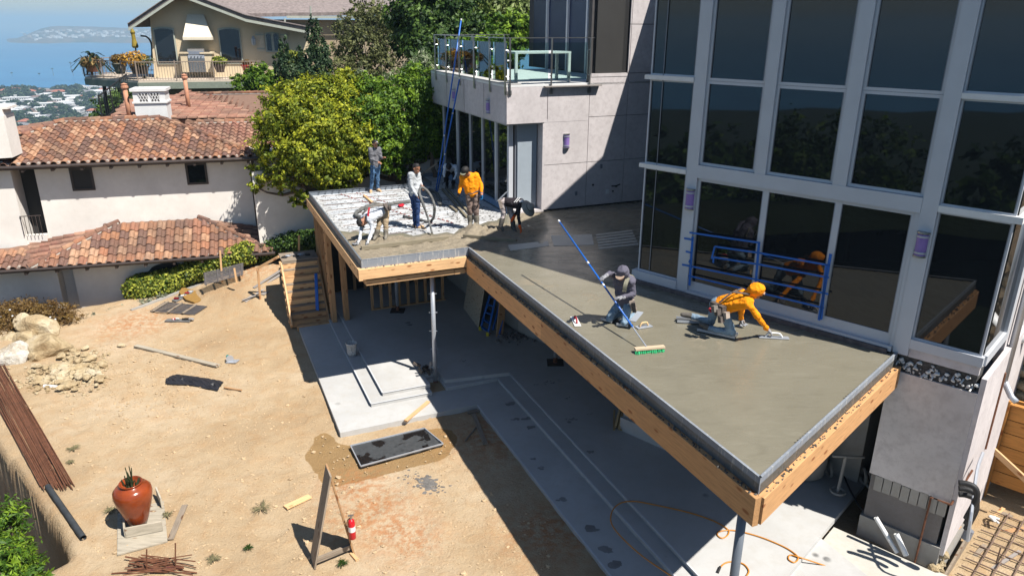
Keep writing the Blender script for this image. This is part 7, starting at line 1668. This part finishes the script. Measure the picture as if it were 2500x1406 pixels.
for f in (.05, .35, .66, .97): plank('batten', up4[3]+(up4[0]-up4[3])*f-np.array((0, .03, 0)), up4[2]+(up4[1]-up4[2])*f-np.array((0, .03, 0)), .03, .05, M_dkw, t_, up=np.array((0, -1, .3)))
for (x, yt, yb, d_) in ((543, 612, 690, 23.2), (578, 655, 690, 22.6), (730, 574, 612, 23.4)): plank('stake', at_y(x, yb, d_), at_y(x-6 if x < 600 else x, yt, d_), .06, .04, M_fir, None, V, label={543: 'thin fir stake standing behind the leaning slatted panel', 578: 'short fir stake holding the leaning slatted panel', 730: 'fir stake standing beyond the stair landing'}[x], cat='stake')
m_ = MB(); m_.prism([gp(447, 706), gp(502, 712), gp(498, 722), gp(488, 736), gp(475, 741), gp(455, 737), gp(438, 722)], gz(gp(470, 722))-.02, gz(gp(470, 722))+.05); one('brown_board', m_, plain('ochre rubber sheet', (.30, .17, .045), .7, .15), 'ochre brown square sheet on the dirt behind the tool tray', 'sheet')
def tray(a, b, w_, label, seed):
    t_ = thing('tool_tray', a, label, 'tool tray'); m_ = MB(); m_.beam(a, b, w_, .04); m_.build('board', plain('grey tool board', (.16, .16, .16), .6, .2) if 'grey tool board' not in bpy.data.materials else bpy.data.materials['grey tool board'], t_); R_ = random.Random(seed)
    for i in range(9): f = R_.random(); p = np.array(a)+(np.array(b)-a)*f+Z*(.04+.03*R_.random()); m_ = MB(); m_.beam(p-RT*.08*R_.random(), p+RT*.1+FWD*R_.uniform(-.05, .1), .05*R_.uniform(.5, 1.5), .03); m_.build('hand_tool', R_.choice([M_steel, M_white, M_steel, CL['red'], M_black]), t_)
    return t_
tray(gp(425, 738, .04), gp(465, 717, .04), .22, 'tray of black and silver trowels between the ochre sheet and the slatted panel', 1); tray(gp(406, 784, .03), gp(466, 785, .03), .18, 'grey board carrying hand tools and a mitt nearest the camera', 2)
st_ = thing('tool_pile', uv(2.3, 23.2, F2+nst*rise+.03), 'clear wrapped tools heaped on the stair landing', 'tool pile')
for i in range(7): p = uv(2.1+.12*i, 23.0+.08*(i % 3), F2+nst*rise+.02); m_ = MB(); m_.ell(p, (.10, .07, .04), 8, 5, jit=.5, seed=i); m_.build('tool_bag', (M_black, M_steel, M_greywood)[i % 3], st_)
m_ = MB()
for i in range(4):
    m_ = MB(); a = uv(2.75+.02*i, 21.6-.02*i, F2+.35); b = uv(2.88+.02*i, 22.15, F2+1.35); m_.tube([a, b], .018, 7); m_.build('blue_tube', M_blue, sta)
# hand rail posts left of the stairs
hr = thing('site_handrail', at_y(635, 735, 22.2), 'rough wooden site rail with one post left of the stairs', 'handrail'); a = gp(636, 735); t0_ = at_y(629, 655, float(a[1])); plank('post', a, t0_, .07, .07, M_stud, hr, V); plank('rail', t0_, uv(1.95, 23.2, F2+nst*rise+.0), .05, .08, M_fir, hr)
for i, (x0, y0, x1, y1, w_) in enumerate(((597, 740, 690, 680, .16), (605, 722, 700, 668, .2), (640, 726, 700, 690, .18), (592, 741, 640, 728, .05), (620, 712, 690, 672, .12))): plank('loose_board', gp(x0, y0, .05+.02*i), gp(x1, y1, .09+.03*i), w_, .025, M_greywood, hr)
for i, (x0, y0, x1, y1) in enumerate(((620, 642, 770, 560), (440, 712, 500, 690), (320, 758, 440, 712))):   # kerb
    a, b = gp(x0, y0, .02), gp(x1, y1, .02); m_ = MB(); m_.beam(a-Z*.03, b-Z*.03, .10 if i else .14, .08); m_.build('kerb', M_basec if i else M_joint, kind='structure')
# ladder and plywood under the deck
ld = thing('blue_ladder', G(1178, 812, F0), 'blue fibreglass stepladder folded and leaning against plywood under the deck', 'ladder'); Lf = [G(1172, 806, F0), G(1190, 820, F0), G(1203, 806, F0), G(1217, 822, F0)]
for k, (p, qx, qy) in enumerate(zip(Lf, (1197, 1212, 1225, 1240), (716, 716, 722, 722))): plank('ladder_rail', p, at_y(qx, qy, float(p[1])+.45), .03, .07, M_blue, ld, V)
for k in range(5): f = .1+.2*k; a = Lf[0]+(at_y(1197, 716, float(Lf[0][1])+.45)-Lf[0])*f; b = Lf[1]+(at_y(1212, 716, float(Lf[1][1])+.45)-Lf[1])*f; plank('step', a, b, .08, .03, M_blue, ld)
for p in (Lf[0], Lf[1]): m_ = MB(); m_.beam(p, p+Z*.12, .08, .06); m_.build('foot', plain('yellow plastic', (.60, .48, .01), .5, .1) if 'yellow plastic' not in bpy.data.materials else bpy.data.materials['yellow plastic'], ld)
pa, pb = G(1133, 752, F0), G(1168, 800, F0); up_ = np.array((.25, .35, 1.55)); m_ = MB(); m_.box(pa, pb-pa, up_, np.array((-.02, .02, 0))); one('plywood_sheet', m_, M_ply, 'plywood sheet leaning on the basement wall left of the blue ladder', 'plywood')
pa, pb = G(1212, 822, F0), G(1228, 818, F0); m_ = MB(); m_.box(pa, pb-pa, np.array((.1, .15, 1.1)), np.array((-.02, .03, 0))); one('tan_panel', m_, M_stud, 'narrow brown panel leaning right of the blue ladder', 'panel')
m_ = MB(); R_ = random.Random(8)
for i in range(60): p = G(1255+R_.gauss(0, 22), 822+R_.gauss(0, 8), F0); r = R_.uniform(.02, .07); m_.ell(p+Z*r*.5, (r*1.2, r, r*.8), 6, 4, jit=.7, seed=i)
m_.build('concrete_rubble', M_block, label='small heap of broken concrete on the shaded floor by the ladder', cat='rubble', kind='stuff')
lb_ = thing('lumber_bundle', G(1515, 1045, F0), 'bundle of short lath offcuts standing behind the long beam', 'lumber'); R_ = random.Random(2)
for i in range(16): a = G(1497+i*2.4+R_.uniform(-2, 2), 1040+R_.uniform(-8, 10), F0+.02+.02*(i % 4)); plank('lath', a, a+S*.25+np.array((.1*R_.uniform(-1, 1), .45, .12+.25*R_.random())), .05, .03, M_plytan, lb_)
# tool bag by the post, wrenches
tb_ = thing('tool_bag', G(1040, 912, F0), 'open tool bag with saws and grinders on the shaded step edge beside the post', 'tool bag'); R_ = random.Random(12)
for i in range(12): p = G(1038+R_.uniform(-12, 12), 905+R_.uniform(-12, 10), F0+.05+.08*R_.random()); m_ = MB(); m_.beam(p, p+np.array((R_.uniform(-.2, .2), R_.uniform(-.1, .15), R_.uniform(-.02, .2))), R_.uniform(.03, .09), .06); m_.build('tool', R_.choice([M_black, CL['belt'], M_steel, M_black, CL['pouch']]), tb_)
# stains on the shaded floor
m_ = MB(); R_ = random.Random(15)
for (x, y, r, zz) in ((1325, 935, .05, F0), (1345, 932, .05, F0), (1365, 928, .04, F0), (1305, 939, .04, F0), (1382, 972, .05, F0), (1400, 1022, .06, F0), (1390, 1024, .04, F0), (1440, 1010, .03, F0), (1443, 1101, .08, F0), (1295, 1043, .10, F2), (1242, 985, .12, F2), (1258, 1022, .09, F2), (1285, 1020, .1, F2), (1302, 1120, .06, F2), (1318, 1142, .07, F2), (1370, 1218, .1, F2), (1440, 1290, .16, F2), (1475, 1340, .14, F2), (1500, 1375, .16, F2), (1130, 880, .05, F0), (1000, 790, .12, F0)):
    for k in range(5): p = G(x+R_.uniform(-9, 9), y+R_.uniform(-3, 3), zz+.002); m_.ell(p, (r*R_.uniform(.3, .8), r*R_.uniform(.25, .6), .0025), 9, 2, jit=.6, seed=k)
m_.build('floor_stains', plain('damp dark stain', (.23, .23, .225), .6, .3, 3), kind='stuff', label='dark oil and cement stains on the patio floor', cat='stains')
# joint lines of the long steps read as pale edges
M_pale = plain('pale step edge', (.55, .56, .58), .8, .08)
def e1_(u, v): p = uv(u, v)*.993; p[2] = F1; return p
def e2_(u, v): p = uv(u, v)*.9864; p[2] = F2; return p
def e0_(u, v): return uv(u, v, F0)
for (p, q) in ((e1_(6.42, 15.74), e1_(6.42, 4)), (e0_(6.69, 15.64), e0_(6.66, 4)), (e2_(5.52, 14.88), e2_(5.52, 4)), (e1_(3.08, 15.67), e1_(4.6, 15.67)), (e1_(5.02, 15.76), e1_(6.42, 15.75)), (e0_(3.41, 15.83), e0_(4.6, 15.83)), (e1_(3.08, 15.7), e1_(3.08, 21.2)), (e0_(3.41, 15.85), e0_(3.41, 21.0))):
    m_ = MB(); m_.beam(p+Z*.001, q+Z*.001, .03, .006); m_.build('step_edge', M_pale, kind='structure')
# orange air hose over the sunny slab
fl = lambda x, y, z=F0: G(x, y, z+.015)
hs = [(1640, 1406), (1560, 1350), (1500, 1290), (1492, 1255), (1510, 1230), (1545, 1223), (1600, 1232), (1680, 1250), (1740, 1270), (1775, 1290), (1778, 1303), (1764, 1313), (1752, 1306), (1756, 1297), (1790, 1294), (1850, 1308), (1910, 1332), (1942, 1352), (1948, 1364), (1938, 1372), (1925, 1364), (1930, 1354), (1960, 1362)]
P = [fl(*q) for q in hs]; P[2][2] += 0
P += [G(2040, 1388, F0-.16), G(2100, 1402, F0-.32), G(2170, 1404, -4.25), G(2205, 1385, -4.25), G(2235, 1340, -4.15), st(SF-.15, 2.05, -4.0)]
m_ = MB(); m_.tube(catmull(P, 6), .013, 6); one('air_hose', m_, M_orangehose, 'long amber air hose looping across the patio to the wall tap', 'hose', True)
m_ = MB(); m_.tube(catmull([fl(1822, 1406), fl(1828, 1392), fl(1815, 1376), fl(1790, 1370), fl(1770, 1374), fl(1758, 1385), fl(1753, 1394)], 5), .014, 6); t_ = thing('hose_end', fl(1758, 1390), 'short amber hose end with a black coupling by the near post', 'hose'); m_.build('hose', M_orangehose, t_, smooth=True); m_ = MB(); m_.tube([fl(1758, 1383), fl(1752, 1397)], .022, 8); m_.build('coupling', M_black, t_)
# things in the dark bay
m_ = MB(); tk_ = G(1965, 1160, F0); tt_ = thing('water_tank', tk_, 'pale round tank in the dark bay behind the end beam', 'tank'); m_.lathe(tk_, [(.22, 0), (.34, .12), (.38, .5), (.36, .85), (.2, .95), (0, .97)], 20); m_.build('shell', M_white if False else plain('grey tank', (.30, .28, .25), .7, .15), tt_, smooth=True)
sc0 = G(2045, 1200, F0+.1); tt_ = thing('pump_stand', sc0, 'pale pump cart stem with handlebar and round foot in the dark bay', 'pump'); m_ = MB(); m_.tube([sc0, sc0+Z*.75+S*.1], .03, 8); m_.build('stem', M_basec, tt_); m_ = MB(); m_.tube([sc0+Z*.75+S*.1-T*.0-RT*.25, sc0+Z*.72+S*.1+RT*.35], .025, 6); m_.build('handlebar', M_basec, tt_); m_ = MB(); m_.tube([sc0+np.array((.13*math.cos(a*.5), .13*math.sin(a*.5), .02)) for a in range(13)], .025, 6); m_.build('foot_ring', M_basec, tt_)
for i, (x, y) in enumerate(((2022, 1160), (2105, 1178), (2120, 1190))):
    c_ = G(x, y, F0)+Z*.16; m_ = MB(); m_.tube([c_+np.array((.02*math.sin(a), .13*math.cos(a*.5236), .15*math.sin(a*.5236))) for a in range(13)], .035, 6); one('cart_wheel', m_, M_basec, ('dusty wheel beside the round tank', 'left dusty wheel at the pier corner', 'right dusty wheel at the pier corner')[i], 'wheel', True)
m_ = MB(); m_.tube(catmull([G(2060, 1160, F0+.02), G(2075, 1195, F0+.02), G(2098, 1235, F0+.02), G(2125, 1262, F0+.02)], 5), .018, 6); one('dark_cable', m_, M_black, 'black cable lying in the dark bay', 'cable')
# ---------------------------------------------------------------- right hand excavation
E0 = -4.42
def eg(x, y, z=E0): return G(x, y, z)
# white plastic pipes
for i, (x0, y0, x1, y1, r_, lab) in enumerate(((2138, 1262, 2190, 1348, .038, 'left white plastic pipe leaning at the footing'), (2188, 1302, 2212, 1355, .045, 'right white plastic pipe leaning at the footing'))):
    a = onp(x0, y0, S, SF-.30); b = onp(x1, y1, S, SF-.34); t_ = thing('plastic_pipe', b, lab, 'pipe', 'white pipes at the footing'); m_ = MB(); m_.tube([a, b], r_, 12, cap=False); m_.tube([b, a], r_*.8, 12, cap=False); m_.build('pipe', M_white, t_, smooth=True)
a, b = G(2325, 1292, -3.9), G(2240, 1420, -4.1); t_ = thing('sewer_pipe', b, 'fat white sewer pipe with a black clamp running toward the camera', 'pipe'); m_ = MB(); m_.tube([a, b], .10, 18); m_.build('pipe', M_white, t_, smooth=True); m_ = MB(); m_.tube([a+(b-a)*.26, a+(b-a)*.31], .106, 18); m_.build('clamp', M_black, t_, smooth=True)
board(G(2318, 1300, -3.78), G(2340, 1278, -3.6), .12, .08, M_fir, 'short fir block wedged at the head of the fat white pipe')
m_ = MB(); a = G(2365, 1298, -4.0); b = G(2300, 1410, -4.1); m_.box(a-Z*.4, b-a, RT*.05, Z*.42); one('trench_board', m_, M_oldwood, 'grey trench board standing right of the fat white pipe', 'board')
# black conduits
cd = thing('black_conduits', st(SF+.3, 1.5, -3.4), 'bunch of black conduits curling out of the broken wall corner', 'conduit')
for k in range(3):
    a = onp(2340, 1178+k*14, -T, -1.62); m_ = MB(); m_.tube(catmull([a, a+RT*.10-FWD*.05, a+RT*.20-Z*.06-FWD*.12, a+RT*.24-Z*.25-FWD*.15, a+RT*.16-Z*.62-FWD*.15], 5), .045, 10); m_.build('conduit', M_black, cd, smooth=True)
m_ = MB(); a = onp(2338, 1215, -T, -1.62); m_.tube([a+RT*.2-Z*.55-FWD*.18, a+RT*.17-Z*.72-FWD*.18], .07, 10); m_.build('coupling', M_aludark, cd)
m_ = MB(); a = onp(2375, 1170, -T, -1.55); m_.tube(catmull([onp(2400, 1105, -T, -1.55), onp(2385, 1150, -T, -1.5), onp(2372, 1250, -T, -1.35), onp(2362, 1320, -T, -1.3)], 4), .025, 6); m_.build('grey_cable', M_steel, cd)
m_ = MB(); R_ = random.Random(3)
for i in range(40): p = st(SF-.05+R_.random()*.3, 1.66+R_.random()*.12, -3.45-R_.random()*.7); r = R_.uniform(.03, .09); m_.ell(p, (r, r, r), 6, 4, jit=.6, seed=i)
m_.build('broken_corner', M_rock, house, kind='stuff')
# timber shoring wall
sh_ = thing('timber_shoring', onp(2440, 1100, S, 16.6), 'shoring wall of orange-brown planks with uprights and a diagonal brace', 'shoring wall')
SW = 16.4
ta_ = float(onp(2385, 1100, S, SW)@T); zt = float(onp(2420, 975, S, SW)[2]); zb = float(onp(2420, 1200, S, SW)[2])
M_shor = woodm('orange shoring plank', (.52, .24, .065), .25, .7, 7)
for i in range(6):
    z = zt-.16-i*.30; plank('plank', st(SW, 2.0, z), st(SW, -1.8, z), .05, .285, M_shor, sh_, Z)
for (t0_, w_) in ((ta_-.30, .09), (ta_-1.35, .09)): plank('upright', st(SW-.08, t0_, zt+.12), st(SW-.08, t0_, zt-2.2), w_, .13, M_shor, sh_, T)
plank('cap_board', st(SW-.02, 2.0, zt+.03), st(SW-.02, -1.8, zt+.03), .12, .04, M_shor, sh_); plank('cap_board', st(SW+.22, 2.0, zt+.0), st(SW+.22, -1.8, zt+.0), .05, .1, M_shor, sh_)
a = onp(2390, 1066, S, SW-.35); b = onp(2520, 1185, S, SW-.6); plank('brace', a, b, .05, .12, M_fir, sh_); plank('block', st(SW-.1, ta_-.0, zt+.10), st(SW-.1, ta_+.3, zt+.10), .14, .1, M_fir, sh_)
# stone wall above
sw_ = thing('stone_wall', st(SW+.9, 1, 0), 'rough tan stone retaining wall behind the timber shoring', 'stone wall'); R_ = random.Random(6); 
m_ = MB(); m_.box(st(SW+.7, 3.0, -4.6), S*.5, -T*6, Z*6.6); m_.build('backing', M_dirt, sw_)
smesh = []
for k in range(4):
    me_ = rockmesh(60+k, 2, 12); me_.name = 'stone'; me_.materials.append(M_rock); smesh.append(me_)
for r_ in range(13):
    t0_ = 2.3+R_.uniform(-.2, .2); z = -2.6+r_*.26
    while t0_ > -1.6:
        w_ = R_.uniform(.3, .62); c_ = st(SW+.62, t0_-w_/2, z); link('stone', smesh[R_.randrange(4)], sw_, Matrix(((S[0]*.18, T[0]*w_*.56, 0, c_[0]), (S[1]*.18, T[1]*w_*.56, 0, c_[1]), (0, 0, .145, c_[2]), (0, 0, 0, 1)))); t0_ -= w_
m_ = MB(); m_.tube(catmull([onp(2430, 980, S, SW+.1), onp(2450, 955, S, SW+.05), onp(2466, 930, S, SW+.1)], 4), .02, 6); one('white_hose', m_, M_white, 'short white pipe bent over the top of the shoring', 'pipe'); m_ = MB(); m_.tube([onp(2435, 975, S, SW+.4), onp(2470, 860, S, SW+.4)], .015, 6); one('stake_rod', m_, M_steel, 'thin steel rod standing against the stone wall', 'rod')
m_ = MB(); a = onp(2462, 838, S, SF+2.6); m_.tube([a, a+RT*.9+Z*.35], .075, 12); one('drain_stub', m_, M_white, 'white drain pipe stub with a dark mouth above the stone wall', 'pipe', True)
# rebar mesh in the trench
rm = thing('rebar_mat', eg(2440, 1330), 'rusty rebar mat over the excavated dirt at the bottom right corner', 'rebar mat'); M_rb = plain('brown rebar', (.18, .12, .09), .8, .3)
for i in range(11): t0_ = 1.3-i*.26; m_ = MB(); m_.tube([st(13.0, t0_, -4.22+.03*(i % 2)), st(15.9, t0_-.1, -4.15)], .013, 6); m_.build('rebar_rod', M_rb, rm)
for i in range(11): s0_ = 13.0+i*.28; m_ = MB(); m_.tube([st(s0_, 1.5, -4.19), st(s0_+.1, -1.8, -4.22)], .013, 6); m_.build('rebar_rod', M_rb, rm)
for i in range(8): s0_, t0_ = 13.1+R_.random()*2.6, 1.2-R_.random()*2.4; m_ = MB(); m_.tube([st(s0_, t0_, -4.35), st(s0_, t0_, -3.85)], .013, 6); m_.build('rebar_rod', M_rb, rm)
m_ = MB(); m_.prism([st(15.2, 1.75), st(16.3, 1.75), st(16.3, -1.8), st(15.2, -1.8)], -4.6, -4.36); m_.build('trench_bed', M_joint if False else M_dirt, kind='structure')  # low block of plain dirt at the foot of the shoring
m_ = MB()
for i in range(300):
    p = eg(R_.uniform(2290, 2500), R_.uniform(1280, 1406), -4.40); r = R_.uniform(.01, .05); m_.ell(p, (r*1.3, r, r*.7), 5, 3, jit=.7, seed=i)
m_.build('excavation_clods', M_rock, kind='stuff', label='clods of tan dirt in the excavation at bottom right', cat='clods')

# loose clutter in the cut at the bottom right
R_ = random.Random(21)
lbl = ['upper', 'second', 'third', 'fourth', 'fifth', 'lowest']
for i, (x0, y0, x1, y1, w_, mt) in enumerate(((2378, 1225, 2470, 1262, .12, M_oldwood), (2330, 1330, 2372, 1250, .09, M_greywood), (2395, 1290, 2450, 1240, .07, M_fir), (2440, 1300, 2500, 1290, .10, M_stud), (2350, 1390, 2405, 1330, .08, M_oldwood), (2420, 1390, 2490, 1345, .06, M_greywood))):
    board(eg(x0, y0, -4.30+.05*(i % 2)), eg(x1, y1, -4.22), w_, .035, mt, 'loose board in the excavation beside the rebar mat, %s of six' % lbl[i], group=None)
m_ = MB()
for i in range(260):
    x = R_.gauss(2360, 55); y = R_.gauss(1290, 45)
    if x < 2280: continue
    p = eg(x, y, -4.36); r = R_.uniform(.03, .11); m_.ell(p, (r*1.2, r, r*.75), 6, 4, jit=.8, seed=i)
m_.build('excavation_rubble', M_rock, kind='stuff', label='rubble and broken concrete strewn at the foot of the timber shoring', cat='rubble')
for k in range(2):
    a = eg(2430+k*9, 1262+k*4, -4.15); m_ = MB(); m_.tube(catmull([a, a-RT*.12+Z*.02, a-RT*.18-FWD*.25], 4), .022, 8); one('conduit_bend', m_, M_white, ('left', 'right')[k]+' of the two pale conduits bending over the rebar mat', 'conduit', True)
m_ = MB(); b_ = MB()
for i in range(60):
    t_0 = 3.0-R_.random()*1.2; z = -.06-R_.random()*.3; r = R_.uniform(.008, .028); m_.ell(st(SF+.01, t_0, z), (r, r*1.5, r), 5, 4, jit=.8, seed=i)
m_.build('plaster_crumbs', M_white, house, kind='stuff')
